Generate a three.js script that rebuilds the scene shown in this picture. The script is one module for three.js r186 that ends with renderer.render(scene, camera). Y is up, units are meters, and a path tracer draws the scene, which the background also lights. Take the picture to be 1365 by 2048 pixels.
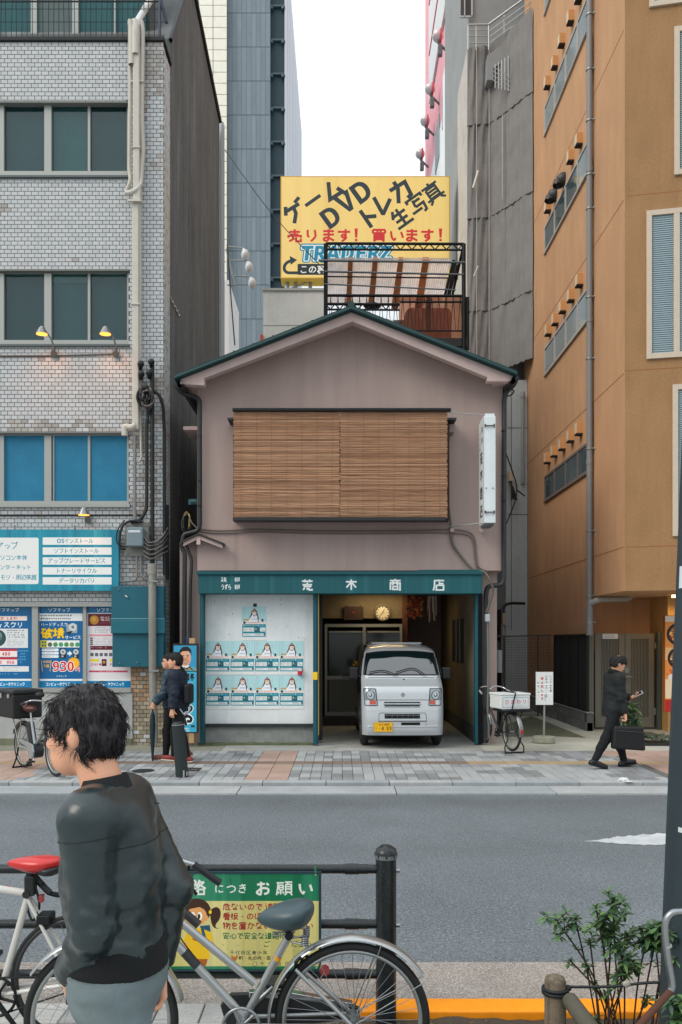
import * as THREE from 'three';
import { mergeGeometries, mergeVertices } from 'three/addons/utils/BufferGeometryUtils.js';
import { RoundedBoxGeometry } from 'three/addons/geometries/RoundedBoxGeometry.js';
import { ImprovedNoise } from 'three/addons/math/ImprovedNoise.js';
import { RectAreaLightUniformsLib } from 'three/addons/lights/RectAreaLightUniformsLib.js';

// ---------- camera, sky, sun, exposure ----------
const scene = new THREE.Scene();
const F = 1650, CX = 682.5, HY = 1279, CY = 1.97;          // lens: focal length and principal point of a shifted lens, eye height
const camera = new THREE.PerspectiveCamera(2 * Math.atan(HY / F) * 180 / Math.PI, 1365 / (2 * HY), 0.1, 900);
camera.setViewOffset(1365, 2 * HY, 0, 0, 1365, 2048);
camera.position.set(0, CY, 0);
camera.lookAt(0, CY, -1);

const EXPOSURE = 1.07;
{ // overcast sky after the CIE model: three times as bright overhead as at the horizon
  const w = 64, h = 32, d = new Float32Array(w * h * 4);
  for (let j = 0; j < h; j++) for (let i = 0; i < w; i++) {
    const el = ((j + 0.5) / h - 0.5) * Math.PI, s = Math.max(0, Math.sin(el)), o = (j * w + i) * 4;
    const L = 1.45 * (1 + 1.5 * s) / 2.5;
    d[o] = L * 0.94; d[o + 1] = L * 1.0; d[o + 2] = L * 1.045; d[o + 3] = 1;
  }
  const t = new THREE.DataTexture(d, w, h, THREE.RGBAFormat, THREE.FloatType);
  t.mapping = THREE.EquirectangularReflectionMapping; t.magFilter = t.minFilter = THREE.LinearFilter; t.needsUpdate = true;
  scene.background = t; scene.environment = t;
}
const sun = new THREE.DirectionalLight(0xfff4e6, 1.5);
sun.position.set(-38, 42, 10); sun.castShadow = true; sun.shadow.radius = 60;
sun.shadow.camera.left = -30; sun.shadow.camera.right = 30; sun.shadow.camera.top = 40; sun.shadow.camera.bottom = -30; sun.shadow.camera.far = 150;
scene.add(sun, sun.target); sun.target.position.set(0, 4, -14);
const renderer = new THREE.WebGLRenderer({ antialias: true });
renderer.toneMapping = THREE.LinearToneMapping;
renderer.toneMappingExposure = EXPOSURE;
renderer.shadowMap.enabled = true;
RectAreaLightUniformsLib.init();

// ---------- helpers ----------
let seed = 7;
const rnd = () => { seed = (seed + 0x6d2b79f5) | 0; let t = Math.imul(seed ^ (seed >>> 15), 1 | seed); t = (t + Math.imul(t ^ (t >>> 7), 61 | t)) ^ t; return ((t ^ (t >>> 14)) >>> 0) / 4294967296; };
const rr = (a, b) => a + (b - a) * rnd();
const noise = new ImprovedNoise();
const fbm = (x, y, z, o = 4) => { let s = 0, a = 0.5; for (let i = 0; i < o; i++) { s += a * noise.noise(x, y, z); x *= 2.03; y *= 2.03; z *= 2.03; a *= 0.5; } return s; };
const V = (x, y, z) => new THREE.Vector3(x, y, z);
// a point seen at (px, py) that stands D metres into the scene
const WX = (px, D) => (px - CX) * D / F, WY = (py, D) => CY - (py - HY) * D / F;
const U = (px, py, D) => V(WX(px, D), WY(py, D), -D);
const SW = 0.05;                                            // height of the pavements above the road

function plain(g) {                                         // position, normal, uv only, no index
  if (g.index) g = g.toNonIndexed();
  if (!g.attributes.normal) g.computeVertexNormals();
  for (const k of Object.keys(g.attributes)) if (!['position', 'normal', 'uv', 'color'].includes(k)) g.deleteAttribute(k);
  if (!g.attributes.uv) g.setAttribute('uv', new THREE.Float32BufferAttribute(new Float32Array(g.attributes.position.count * 2), 2));
  g.morphAttributes = {};
  return g;
}
function join(list) {
  list = [].concat(list).filter(Boolean).map(plain);
  const col = list.some((g) => g.attributes.color);
  if (col) for (const g of list) if (!g.attributes.color) g.setAttribute('color', new THREE.Float32BufferAttribute(new Float32Array(g.attributes.position.count * 3).fill(1), 3));
  return list.length === 1 ? list[0] : mergeGeometries(list);
}
function metric(g) {                                        // uv in metres, by the main direction of each face
  g = plain(g); const p = g.attributes.position, n = g.attributes.normal, uv = g.attributes.uv;
  for (let i = 0; i < p.count; i++) {
    const ax = Math.abs(n.getX(i)), ay = Math.abs(n.getY(i)), az = Math.abs(n.getZ(i));
    if (ay > ax && ay > az) uv.setXY(i, p.getX(i), p.getZ(i)); else if (ax > az) uv.setXY(i, p.getZ(i), p.getY(i)); else uv.setXY(i, p.getX(i), p.getY(i));
  }
  return g;
}
const box = (x0, x1, y0, y1, z0, z1) => { const g = new THREE.BoxGeometry(Math.abs(x1 - x0), Math.abs(y1 - y0), Math.abs(z1 - z0)); g.translate((x0 + x1) / 2, (y0 + y1) / 2, (z0 + z1) / 2); return metric(g); };
const rbox = (x0, x1, y0, y1, z0, z1, r = 0.01, s = 2) => { const g = new RoundedBoxGeometry(Math.abs(x1 - x0), Math.abs(y1 - y0), Math.abs(z1 - z0), s, r); g.translate((x0 + x1) / 2, (y0 + y1) / 2, (z0 + z1) / 2); return metric(g); };
// a box whose front face fills those pixels at distance D and that is t deep
const R = (a, b, c, d, D, t = 0.05) => box(WX(a, D), WX(c, D), WY(d, D), WY(b, D), -D - t, -D);
const RR = (a, b, c, d, D, t = 0.05, r = 0.008) => rbox(WX(a, D), WX(c, D), WY(d, D), WY(b, D), -D - t, -D, r);
function printed(a, b, c, d, D) { const w = WX(c, D) - WX(a, D), h = WY(b, D) - WY(d, D); const g = new THREE.PlaneGeometry(w, h); g.translate((WX(a, D) + WX(c, D)) / 2, (WY(b, D) + WY(d, D)) / 2, -D); return g; }
const cyl = (a, b, ra, rb = ra, seg = 10, cap = false) => {
  const d = b.clone().sub(a), L = d.length(), g = new THREE.CylinderGeometry(rb, ra, L, seg, 1, !cap);
  g.applyQuaternion(new THREE.Quaternion().setFromUnitVectors(V(0, 1, 0), d.normalize())); g.translate((a.x + b.x) / 2, (a.y + b.y) / 2, (a.z + b.z) / 2); return g;
};
const rod = (a, b, r, seg = 8) => cyl(a, b, r, r, seg, true);
const tube = (pts, r, n = 0, seg = 7, closed = false, ten = 0.5) => new THREE.TubeGeometry(new THREE.CatmullRomCurve3(pts, closed, 'catmullrom', ten), n || pts.length * 6, r, seg, closed);
function pipe(pts, r, bend = r * 2.2, seg = 8) {             // straight runs with rounded elbows
  const path = new THREE.CurvePath(); let at = pts[0].clone();
  for (let i = 1; i < pts.length - 1; i++) {
    const p = pts[i], a = p.clone().sub(pts[i - 1]), b = pts[i + 1].clone().sub(p), k = Math.min(bend, a.length() * 0.45, b.length() * 0.45);
    const p0 = p.clone().addScaledVector(a.normalize(), -k), p1 = p.clone().addScaledVector(b.normalize(), k);
    path.add(new THREE.LineCurve3(at, p0)); path.add(new THREE.QuadraticBezierCurve3(p0, p, p1)); at = p1;
  }
  path.add(new THREE.LineCurve3(at, pts[pts.length - 1]));
  const out = [], add = (q) => { if (!out.length || out[out.length - 1].distanceTo(q) > 1e-4) out.push(q); };
  for (const c of path.curves) for (const q of c.getPoints(c.isLineCurve3 ? 1 : 5)) add(q);
  const gs = [];
  const poly = new THREE.CatmullRomCurve3(out, false, 'catmullrom', 0.0);
  gs.push(new THREE.TubeGeometry(poly, Math.max(2, out.length * 3), r, seg, false));
  return gs[0];
}
const sphere = (c, r, sx = 1, sy = 1, sz = 1, seg = 14) => { const g = new THREE.SphereGeometry(r, seg, Math.max(6, seg * 0.7 | 0)); g.scale(sx, sy, sz); g.translate(c.x, c.y, c.z); return g; };
function extrude(pts, depth, bevel = 0, holes = []) {
  const s = new THREE.Shape(pts.map((p) => new THREE.Vector2(p[0], p[1])));
  for (const h of holes) s.holes.push(new THREE.Path(h.map((p) => new THREE.Vector2(p[0], p[1]))));
  return new THREE.ExtrudeGeometry(s, { depth, bevelEnabled: bevel > 0, bevelSize: bevel, bevelThickness: bevel, bevelSegments: 2, curveSegments: 6, steps: 1 });
}
const names = {};
function numbered(n) { const k = names[n] = (names[n] ?? -1) + 1; return k ? n + '_' + String(k).padStart(3, '0') : n; }
function thing(name, label, category, pos = [0, 0, 0], turn = 0, group) {
  const o = new THREE.Group(); o.name = numbered(name); o.position.set(...pos); o.rotation.y = turn;
  o.userData = { label, category }; if (group) o.userData.group = group; scene.add(o); return o;
}
const SPLIT = new Set('post pane sash rail conduit bumper_grille grille wiper eave_box pipe clamp downpipe gutter insulator bolt hinge stay fender fender_stay bracket baluster stake slot lashing bar wire cable fork'.split(' '));
function part(name, geos, mat, parent, label) { if (SPLIT.has(name) && Array.isArray(geos) && geos.length > 1) return geos.flat().map((g) => part(name, [g], mat, parent, label))[0]; const m = new THREE.Mesh(join(geos), mat); m.name = name; m.castShadow = m.receiveShadow = true; parent.add(m); if (/^(flower|saddle_spring|rope_turn)$/.test(name)) m.userData.kind = 'stuff'; if (label) m.userData.label = label; return m; }
function solo(name, label, category, geos, mat, group) { const m = new THREE.Mesh(join(geos), mat); m.name = numbered(name); m.castShadow = m.receiveShadow = true; m.userData = { label, category }; if (group) m.userData.group = group; scene.add(m); return m; }
function struct(name, label, geos, mat) { const m = new THREE.Mesh(join(geos), mat); m.name = numbered(name); m.castShadow = m.receiveShadow = true; m.userData = { label, kind: 'structure' }; scene.add(m); return m; }
function structGroup(name, label) { const o = new THREE.Group(); o.name = numbered(name); o.userData = { label, kind: 'structure' }; scene.add(o); return o; }
function copy(o, label, pos, turn) { const c = o.clone(); c.name = numbered(o.name.replace(/_\d{3}$/, '')); c.userData = { ...o.userData, label }; if (pos) c.position.set(...pos); if (turn !== undefined) c.rotation.y = turn; scene.add(c); return c; }

// ---------- textures and materials ----------
const C = (h) => new THREE.Color(h);
function dataTex(w, h, f, srgb = true, rep = 1) {
  const d = new Uint8Array(w * h * 4);
  for (let y = 0; y < h; y++) for (let x = 0; x < w; x++) { const c = f(x / w, y / h, x, y), o = (y * w + x) * 4; for (let k = 0; k < 3; k++) d[o + k] = Math.max(0, Math.min(255, c[k])); d[o + 3] = 255; }
  const t = new THREE.DataTexture(d, w, h); t.wrapS = t.wrapT = THREE.RepeatWrapping; t.magFilter = THREE.LinearFilter; if (srgb) t.colorSpace = THREE.SRGBColorSpace;
  t.repeat.set(rep, rep); t.needsUpdate = true; return t;
}
// tileable noise on a torus-like lattice
function tnoise(u, v, fx, fy, s) { const n = (a, b) => noise.noise(a, b, s); const x = u * fx, y = v * fy; const a = n(x, y), b = n(x - fx, y), c = n(x, y - fy), d = n(x - fx, y - fy); return (a * (1 - u) + b * u) * (1 - v) + (c * (1 - u) + d * u) * v; }
const grey = (f, w = 256, h = 256, rep = 1) => dataTex(w, h, (u, v, x, y) => { const k = f(u, v, x, y); return [k, k, k]; }, false, rep);
// a mottled surface: base colour, with noise of several sizes, grain and vertical streaks; size in metres
function mottled(hex, { size = 2, amp = 14, grain = 8, streak = 0, spots = 0, spotCol = [40, 40, 40], px = 256, tint = [1, 1, 1], fine = 24 } = {}) {
  const b = C(hex).convertLinearToSRGB(), s0 = rnd() * 50; const B = [b.r * 255, b.g * 255, b.b * 255];
  return dataTex(px, px, (u, v) => {
    let k = amp * (tnoise(u, v, 3, 3, s0) + 0.7 * tnoise(u, v, 8, 8, s0 + 3) + 0.5 * tnoise(u, v, fine, fine, s0 + 7)) * 1.3 + grain * (rnd() - 0.5) * 2;
    if (streak) k += streak * (tnoise(u, v, 26, 2, s0 + 11) + 0.6 * tnoise(u, v, 60, 3, s0 + 12));
    if (spots && rnd() < spots) return [spotCol[0], spotCol[1], spotCol[2]];
    return [B[0] + k * tint[0], B[1] + k * tint[1], B[2] + k * tint[2]];
  }, true, 1 / size);
}
const bumpNoise = (size, fq = 40, px = 256) => grey((u, v) => 128 + 90 * tnoise(u, v, fq, fq, 3) + 60 * tnoise(u, v, fq / 4, fq / 4, 9) + 25 * (rnd() - 0.5), px, px, 1 / size);
const std = (o) => { const m = new THREE.MeshStandardMaterial(o), c = m.color; if (!o.emissive && !o.metalness) c.setRGB(...c.toArray().map((v) => o.map ? v * 1.25 : v > 0.6 ? v + (0.9 - v) * 0.3 : v * 1.25)); return m; };
const M = (hex, rough = 0.8, o = {}) => std({ color: C(hex), roughness: rough, ...o });
// neutral mottling shared by many materials: the colour is the material's own
const pool = {};
function neutral({ size = 2, amp = 14, grain = 8, streak = 0, spots = 0 }) {
  const a = amp <= 6 ? 6 : amp <= 12 ? 11 : 20, s = streak ? (streak < 7 ? 6 : 14) : 0, g = grain > 12 ? 22 : 7, k = [a, s, g, spots].join();
  pool[k] ??= mottled(0xd8d8d8, { amp: a, streak: s, grain: g, spots, px: 512 });
  const t = pool[k].clone(); t.source = pool[k].source; t.repeat.set(1 / size, 1 / size); t.offset.set(rnd(), rnd()); t.needsUpdate = true; return t;
}
const surf = (hex, rough, opt = {}, o = {}) => { const c = C(hex).convertLinearToSRGB(); const k = 255 / 216; const m = std({ map: neutral(opt), roughness: rough, ...o }); m.color.copy(C(hex)).multiplyScalar((o.metalness ? 1 : 1.25) / 0.686); return m; };
function canvasTex(w, h, draw) { const c = document.createElement('canvas'); c.width = w; c.height = h; draw(c.getContext('2d'), w, h); const t = new THREE.CanvasTexture(c); t.colorSpace = THREE.SRGBColorSpace; t.magFilter = THREE.LinearFilter; return t; }
const printMat = (t, rough = 0.55) => std({ map: t, roughness: rough });
const bumpA = bumpNoise(1.2, 48), bumpB = bumpNoise(0.5, 30);

const MAT = {
  darkMetal: M(0x171c1e, 0.5, { metalness: 0.4 }), blackPaint: surf(0x12181a, 0.42, { size: 0.4, amp: 5, grain: 3, px: 128 }), steel: M(0x9a9fa2, 0.32, { metalness: 0.9 }), chrome: M(0xc4c8ca, 0.14, { metalness: 1 }),
  alu: M(0x9aa09f, 0.45, { metalness: 0.6 }), aluPale: M(0xa6aaa6, 0.5, { metalness: 0.3 }), rubber: M(0x17191a, 0.75), black: M(0x131618, 0.6), plasticBlack: M(0x1a1d20, 0.45),
  white: M(0xd2d4d2, 0.5), wire: M(0x15191b, 0.6), wireGrey: M(0x6d6863, 0.7), pvcPale: surf(0xb6b2a8, 0.55, { size: 0.8, amp: 9, streak: 6 }), pvcDark: M(0x24292b, 0.45), pvcGrey: surf(0x77787a, 0.5, { size: 0.6, amp: 6, px: 128 }),
};
// ---------- lettering: strokes on a grid of 21 by 21, one digit or letter (0-9, a-k) per coordinate; ~ marks a curved stroke ----------
const DK = ' g1h4 j0k3', HAN = ' h0j0 j0j2 j2h2 h2h0';
const GL = {
  ケ: '6229 56i6 c6bc5j', ー: '2aia', ム: '923ghf daij', ト: '717j 78gd', レ: '515ih9', カ: '26h6gicj 91983j', ア: '23i3c9 a69d4j', ッ: '486c a7bb g8fe9j', フ: '23h3fb6j',
  ソ: '3369 h2ec6j', コ: '34h4hh 3hhh', ン: '3488 3iagi5', タ: '812a 74h4de4j 69ed', ネ: '91b3 35g52f aaaj caie', モ: '43g3 2aia 939hhh', リ: '525c f2fb8j', イ: 'g13b b7bj', ス: '33f32i abii',
  ク: '8129 74h4de5j', サ: '27i7 626d e1ed8j', ヒ: '424hhh g64a', ナ: '27i7 a1ac4j', ル: '626b1j b2biia', テ: '43g3 28i8 a8ad4j', ハ: '742h c4ih', ュ: '59e9dh 3hhh', ニ: '44g4 2gig', マ: '24i49d 6adi', ィ: 'f87e bcbj',
  う: '71e3 ~38d6h9gd9j', す: '25i5 ~c1c9bd8d7b99cbcf7j', ら: '71d3 ~655cb8gbfg7j', り: '~525a6c7b ~e2fbcg9j', ま: '34h4 39h9 ~a1ae8i4h5eaehi', い: '~344d7h9e ~g5icie', こ: '54g4 ~4d4g8igh', の: '~b49d6h3d57b4h7hdbi',
  に: '~423b4i a5h5 ~9dahhg', つ: '~28c5i9gf8i', き: '45g3 4ag8 91fe ~4d5heii', お: '35d4 ~818h5i3faahbhgci f3i6', な: '24b4 ~712b f4i8 ~d8dfai6gaehi', て: '24i4 ~h3999gfi', ほ: '~423b4i 93h3 98h8 ~d3dfbi8h9eeeih', を: '34f4 ~913a88b9bd ~h76e7igi',
  か: '~26c5e8bi8g ~812j g5jb', た: '25c5 ~713i c9i8 ~bebhji', さ: '37h5 92ee ~4e5hfi', く: 'e15aej', わ: '616j 26a5 ~1f78e7iccj', ひ: '~25944b6icifce4ja', し: '~616fajhe', や: '~2bd6i9hdcd 62bj c1a5',
  生: '6128 46h6 3cgc 1iji a1ai', 写: '2522i2i5 847b 86f6 7bgbficj 1fcf', 真: 'a0a5 23i3 55f5fe5e55 58f8 5bfb 1fjf 6g2j egij', 売: '35h5 a1a9 59f9 2e2bibie 8d8g3j cdcjijif', 買: '2227 22i2 i2i7 27i7 8287 c2c7 49g9gg4g49 4bgb 4dgd 7g3j dghj',
  裏: '23j3 a0a3 55f5fa5a55 58f8 a5ac 3dhd 1fjf 9f3i 6g6k9i bfij', 鶏: '8122 2436 5456 8475 3899 1c9c 5a5c 5c1j 5c9j d1c3 c3i3 i3i9 c3ce c6i6 c9j9 ccic cejejjhj bgbi dgdi fgfi', 卵: '82343f8d 848c5j 575b c3i3ieee c3cj f7fb',
  荒: '14j4 6166 e1e6 a6a9 2aia 5a5dhd 6f3j afaj dfdjijih', 木: '15j5 a1aj a52f a5if', 商: 'a0a2 13j3 6476 e4c6 2j27i7ijgj 875b c8fb 6dedei6i6d', 店: 'a1a3 23j3 333c1k b5bb b8i8 6bibij6j6b', 本: '15j5 a1aj a52e a5ie 6ede',
  体: '712a 555j 76j6 d1dj d67f d6jf bfff', 周: '323c1k 32i2iigi 66e6 a4a9 59f9 7cdcdh7h7c', 辺: '83i3hdfd c3ba7e 2144 18584f1j 4f8iji', 機: '1575 414j 451d 929575a9 c1cciikg f2d6h6 7bjb 9b7j 9dcg', 器: '2282 2226 2686 8286 c2i2 c2c6 c6i6 i2i6 2e8e 2e2j 2j8j 8e8j ceie cecj cjij ieij 19j9 a6a9 a93d a9hd',
  破: '1383 531b 4a8a8h4h4a a5j5i8 a5ac7j e1eb bbhbeg9j cbjj', 壊: '1686 515f 1f8d a3j3 f0f5 a6j6 a6a9 a9j9 j6j9 d6d9 g6g9 9cjc fafc ec9j cfcj gcjj', 円: '333j 33h3hjfj 3bhb a3ab', 個: '612a 454j 93j3jj9j93 c7h7 f5fb ccgcgg cgcc', 電: '42g2 1815j5j8 a2a9 5777 d7f7 4bgbgg4g4b 4ege abajijih',
  話: '1474 2262 2777 2a7a 2d7d7i2i2d i1a3 98j8 e2ed bdidijbjbd', 路: '2282 8288 2888 2228 585g 5c9c 2b2h 1iaf d19a c4i49c b6kc bdidijbjbd', 願: '13a3 332c1j 4696 969c 4c9c 464c 4999 6c6i 4e3h 8eah b2k2 f2e5 c5j5jfcfc5 c8j8 cbjb efbj hfkj', 危: '7128 63e3b6 26j6 363d1j 8agagedf 8a8ijijg',
  看: 'g133 25i5 18j8 a21e 6agagj6j6a 6dgd 6ggg', 板: '1676 414j 461d 477a a3j3 a3ad8j a8i8eg9j bbjj', 物: '3116 1676 414j 1d8b b187 a5j5ijgi d69d g69i', 置: '22i2 2226 26i6 i2i6 8286 c2c6 39h9 a7ab 6bgbgh6h6b 6dgd 6fgf 2a2jij', 安: 'a0a2 2623i3i6 1aja 965fhj eabf3j', 心: '391f 757hahghge a4d7 g8jd',
  全: 'a128 a1i8 5afa 4ege 2iii aaai', 道: '2144 18584f1j 4f8iji b1c3 h1f3 84k4 d4c7 a7i7ifafa7 aaia adid', 千: 'f133 19j9 a2aj', 代: '712b 565j 98j6 c1dcgjjg g2i4', 田: '33h3hh3h33 3aha a3ah', 区: '22i2 222i 2iji 65fg f56g', 青: '44g4 a1a8 36h6 19j9 5bfbfjdj 5b5j 5dfd 5gfg', 少: 'a1ab 552b e5ib g93j',
  年: '6118 54i4 59h9 595e 1eje b4bj', 町: '1494 949f 1f9f 141f 1999 545f b4k4 g4gjej', 丸: '26e6eijijg 91892j 3ace', 内: '353j 35h5hjfj a1a8 a85e a8ff', 止: 'b1bi b9h9 575i 1iji', 禁: '1383 414a 431a 4489 b3j3 f1fa f3ba f3ka 5bfb 2eie aeaj 6g2j egij', 致: '1393 5328 2878 6588 595h 2d8d 1i9h c1a8 b5k5 h5ec9j cakj',
  立: 'a1a4 24i4 667g e6cg 1hjh', 入: '61b32j b3ij', 外: '7119 64a49c1j 487b d1dj d7jd', 以: '333g9c a4c9 h3gb9j fdjj', 者: '33f3 a1a8 18j8 h29c 6bgbgj6j6b 6fgf', 林: '1494 515j 541e 548a b4k4 f1fj f4ae f4ke', 持: '1575 515j3j 1d7b b4j4 f1f8 98k8 9ckc hahjfj cedg', 足: '43g3 g3g8 48g8 4348 a8ai adgd 5b5g 5f1j 5gji',
  係: '712a 555j i294 d48777 gb7b dddj 8f6i gfji', 関: '323j 3282 8287 3787 c2c7 c2i2 i2ij c7i7 6aea 5dfd a8ad ad5j adfj', 協: '15a5 515j', '・': 'a9abbbb9', '、': '5g8j',
};
Object.assign(GL, { ゲ: GL.ケ + DK, プ: GL.フ + HAN, グ: GL.ク + DK, ド: GL.ト + DK, ビ: GL.ヒ + DK, ピ: GL.ヒ + HAN, デ: GL.テ + DK, バ: GL.ハ + DK, ず: GL.す + DK, で: GL.て + ' e8fb h7ia', ぼ: GL.ほ + DK, だ: GL.た + DK, ご: GL.こ + DK, ブ: GL.フ + DK });
const G20 = (c) => parseInt(c, 36) / 20;
function glyph(ctx, s, x, y, w, h) {
  for (let k of s.split(' ')) {
    const curve = k[0] === '~'; if (curve) k = k.slice(1); const p = [];
    for (let i = 0; i + 1 < k.length; i += 2) p.push([x + G20(k[i]) * w, y + G20(k[i + 1]) * h]);
    ctx.beginPath(); ctx.moveTo(...p[0]);
    if (!curve) for (const q of p.slice(1)) ctx.lineTo(...q);
    else for (let i = 0; i < p.length - 1; i++) { const a = p[Math.max(0, i - 1)], b = p[i], c = p[i + 1], d = p[Math.min(p.length - 1, i + 2)]; ctx.bezierCurveTo(b[0] + (c[0] - a[0]) / 6, b[1] + (c[1] - a[1]) / 6, c[0] - (d[0] - b[0]) / 6, c[1] - (d[1] - b[1]) / 6, c[0], c[1]); }
    ctx.stroke();
  }
}
// one line of lettering; s = height, w = width of a letter, gap = space between, lw = stroke width as a share of s, down = written downwards
function write(ctx, text, x, y, s, { w = s, gap = s * 0.06, lw = 0.1, color = '#000', down = false, cap = 'butt', font = 'sans-serif', outline = null, ow = 0.1 } = {}) {
  ctx.lineJoin = 'miter'; ctx.miterLimit = 2; ctx.lineCap = cap;
  for (const pass of outline ? [1, 0] : [0]) {
    let px = x, py = y; ctx.strokeStyle = pass ? outline : color; ctx.fillStyle = pass ? outline : color; ctx.lineWidth = lw * s + (pass ? ow * s * 2 : 0); ctx.lineJoin = pass ? 'round' : 'miter';
    for (const ch of text) {
      let adv = w;
      if (GL[ch]) glyph(ctx, GL[ch], px, py, w, s);
      else if (ch !== ' ') { ctx.font = `bold ${s * 1.18}px ${font}`; ctx.textBaseline = 'alphabetic'; const m = ctx.measureText(ch).width; adv = down ? w : Math.min(m, w * 1.2); if (pass) { ctx.lineWidth = ow * s * 2; ctx.strokeText(ch, px, py + s * 0.93); } else ctx.fillText(ch, px, py + s * 0.93); }
      if (down) py += s + gap; else px += adv + gap;
    }
  }
}
const fillR = (ctx, c, x, y, w, h) => { ctx.fillStyle = c; ctx.fillRect(x, y, w, h); };
function rounded(ctx, c, x, y, w, h, r) { ctx.fillStyle = c; ctx.beginPath(); ctx.roundRect(x, y, w, h, r); ctx.fill(); }
function dot(ctx, c, x, y, r, ry = r) { ctx.fillStyle = c; ctx.beginPath(); ctx.ellipse(x, y, r, ry, 0, 0, 7); ctx.fill(); }
function poly(ctx, c, ...p) { ctx.fillStyle = c; ctx.beginPath(); for (let i = 0; i < p.length; i += 2) ctx.lineTo(p[i], p[i + 1]); ctx.closePath(); ctx.fill(); }
function worn(ctx, w, h, n, cols, max = 3) { for (let i = 0; i < n; i++) { ctx.globalAlpha = 0.15 + 0.5 * rnd(); fillR(ctx, cols[rnd() * cols.length | 0], rnd() * w, rnd() * h, 1 + rnd() * max, 1 + rnd() * max * 0.7); } ctx.globalAlpha = 1; }
// fine print too small to read: thin rules of broken lines
function fineprint(ctx, c, x, y, w, h, rows, dens = 0.75) { ctx.fillStyle = c; const rh = h / rows; for (let r = 0; r < rows; r++) { let px = x; while (px < x + w * (0.7 + 0.3 * rnd())) { const l = rh * (0.3 + 0.4 * rnd()); if (rnd() < dens) { ctx.fillRect(px, y + r * rh + rh * 0.2, Math.min(l, x + w - px), rh * 0.18); ctx.fillRect(px + l * 0.2, y + r * rh + rh * 0.45, Math.min(l * 0.6, x + w - px), rh * 0.2); } px += l * 1.3; } } }
// ---------- ground, road, pavements ----------
const asphaltTex = dataTex(1024, 1024, (u, v) => {
  const r = rnd(); let k = 103 + 9 * tnoise(u, v, 3, 3, 4) + 7 * tnoise(u, v, 11, 11, 8) + 44 * (rnd() - 0.5) + 26 * tnoise(u, v, 300, 300, 5) - 9 * Math.exp(-(((v - 0.21) / 0.07) ** 2)) - 4 * Math.exp(-(((v - 0.62) / 0.1) ** 2)) + 5 * tnoise(u, v, 2, 9, 41);
  if (r < 0.012) k += 80 * rnd(); else if (r > 0.985) k -= 50;
  return [k * 0.92, k * 0.985, k * 1.03];
}, true, 1 / 5.6);
const asphaltBump = grey((u, v) => 128 + 120 * (rnd() - 0.5) + 30 * tnoise(u, v, 60, 60, 1), 512, 512, 1 / 1.6);
const asphalt = std({ map: asphaltTex, roughness: 0.82, bumpMap: asphaltBump, bumpScale: 0.003 });
const stoneTex = mottled(0xa9a9a7, { size: 0.7, amp: 9, grain: 20, px: 512 }), concrete = std({ map: mottled(0x9d9f9d, { size: 2.2, amp: 16, grain: 9, px: 512 }), roughness: 0.85, bumpMap: bumpA, bumpScale: 0.002 });
struct('ground', 'grey ground under the whole street', box(-250, 250, -0.3, -0.02, -420, 120), M(0x6a6c6b, 0.95));
struct('road', 'dark grey asphalt road running across the photo', box(-60, 60, -0.02, 0, -10.45, -5.03), asphalt);
const gutterNear = std({ map: mottled(0x857e78, { size: 2.2, amp: 12, grain: 40, px: 512 }), roughness: 0.9, bumpMap: asphaltBump, bumpScale: 0.002 });
struct('gutter', 'brownish speckled concrete gutter along the near edge of the road', box(-60, 60, -0.02, 0.003, -5.03, -4.37), gutterNear);

{ // white arrow tip painted on the road, ragged along its far edge
  const s = [], D0 = 7.98, yb = (px, py) => { const D = F * CY / (py - HY); return [WX(px, D), -D]; };
  const low = [[1168, 1683], [1225, 1687], [1290, 1691], [1345, 1690], [1420, 1689]], up = [[1420, 1664], [1345, 1667], [1330, 1669], [1315, 1667], [1300, 1671], [1285, 1669], [1272, 1673], [1258, 1672], [1245, 1675], [1235, 1674], [1222, 1678], [1205, 1679], [1190, 1682]];
  const pts = [...low, ...up].map(([a, b]) => yb(a, b)); const ragged = [];
  for (let i = 0; i < pts.length; i++) { const a = pts[i], b = pts[(i + 1) % pts.length]; for (let k = 0; k < 8; k++) { const t = k / 8; ragged.push([a[0] + (b[0] - a[0]) * t + rr(-0.012, 0.012), -(a[1] + (b[1] - a[1]) * t + rr(-0.02, 0.02))]); } }
  const g = extrude(ragged, 0.004); g.rotateX(-Math.PI / 2); g.translate(0, 0.003, 0);
  struct('road_marking', 'worn white arrow tip painted on the asphalt', metric(g), std({ map: mottled(0xaeb3b6, { size: 0.6, amp: 14, grain: 12, spots: 0.02, spotCol: [120, 124, 126] }), roughness: 0.7 }));
}
// far gutter of precast slabs and the kerb behind it
{
  const g = structGroup('gutter', 'pale concrete gutter slabs between the far kerb and the asphalt');
  const mats = [0x92979a, 0x8b9194, 0x989b9c].map((c) => std({ map: mottled(c, { size: 1.4, amp: 10, grain: 8, streak: 4 }), roughness: 0.85, bumpMap: bumpA, bumpScale: 0.001 }));
  const x0 = WX(458, 11) - 2 * 6; for (let i = 0; i < 12; i++) part('slab', rbox(x0 + i * 2.03, x0 + i * 2.03 + 2.018, -0.02, 0.022 + (i % 3) * 0.001, -10.97, -10.455, 0.004), mats[i % 3], g);
  const k = structGroup('kerb', 'low grey kerb stones along the far pavement');
  for (let i = 0; i < 36; i++) part('kerb_stone', rbox(x0 - 2 + i * 0.85, x0 - 2 + i * 0.85 + 0.843, -0.02, SW + 0.012, -11.22, -11.05, 0.012), mats[(i + 1) % 3], k);
  struct('kerb_joint', 'dark groove between the gutter slabs and the kerb', box(-40, 40, -0.02, 0.003, -11.06, -10.965), M(0x3a3f40, 0.95));
}
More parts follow.
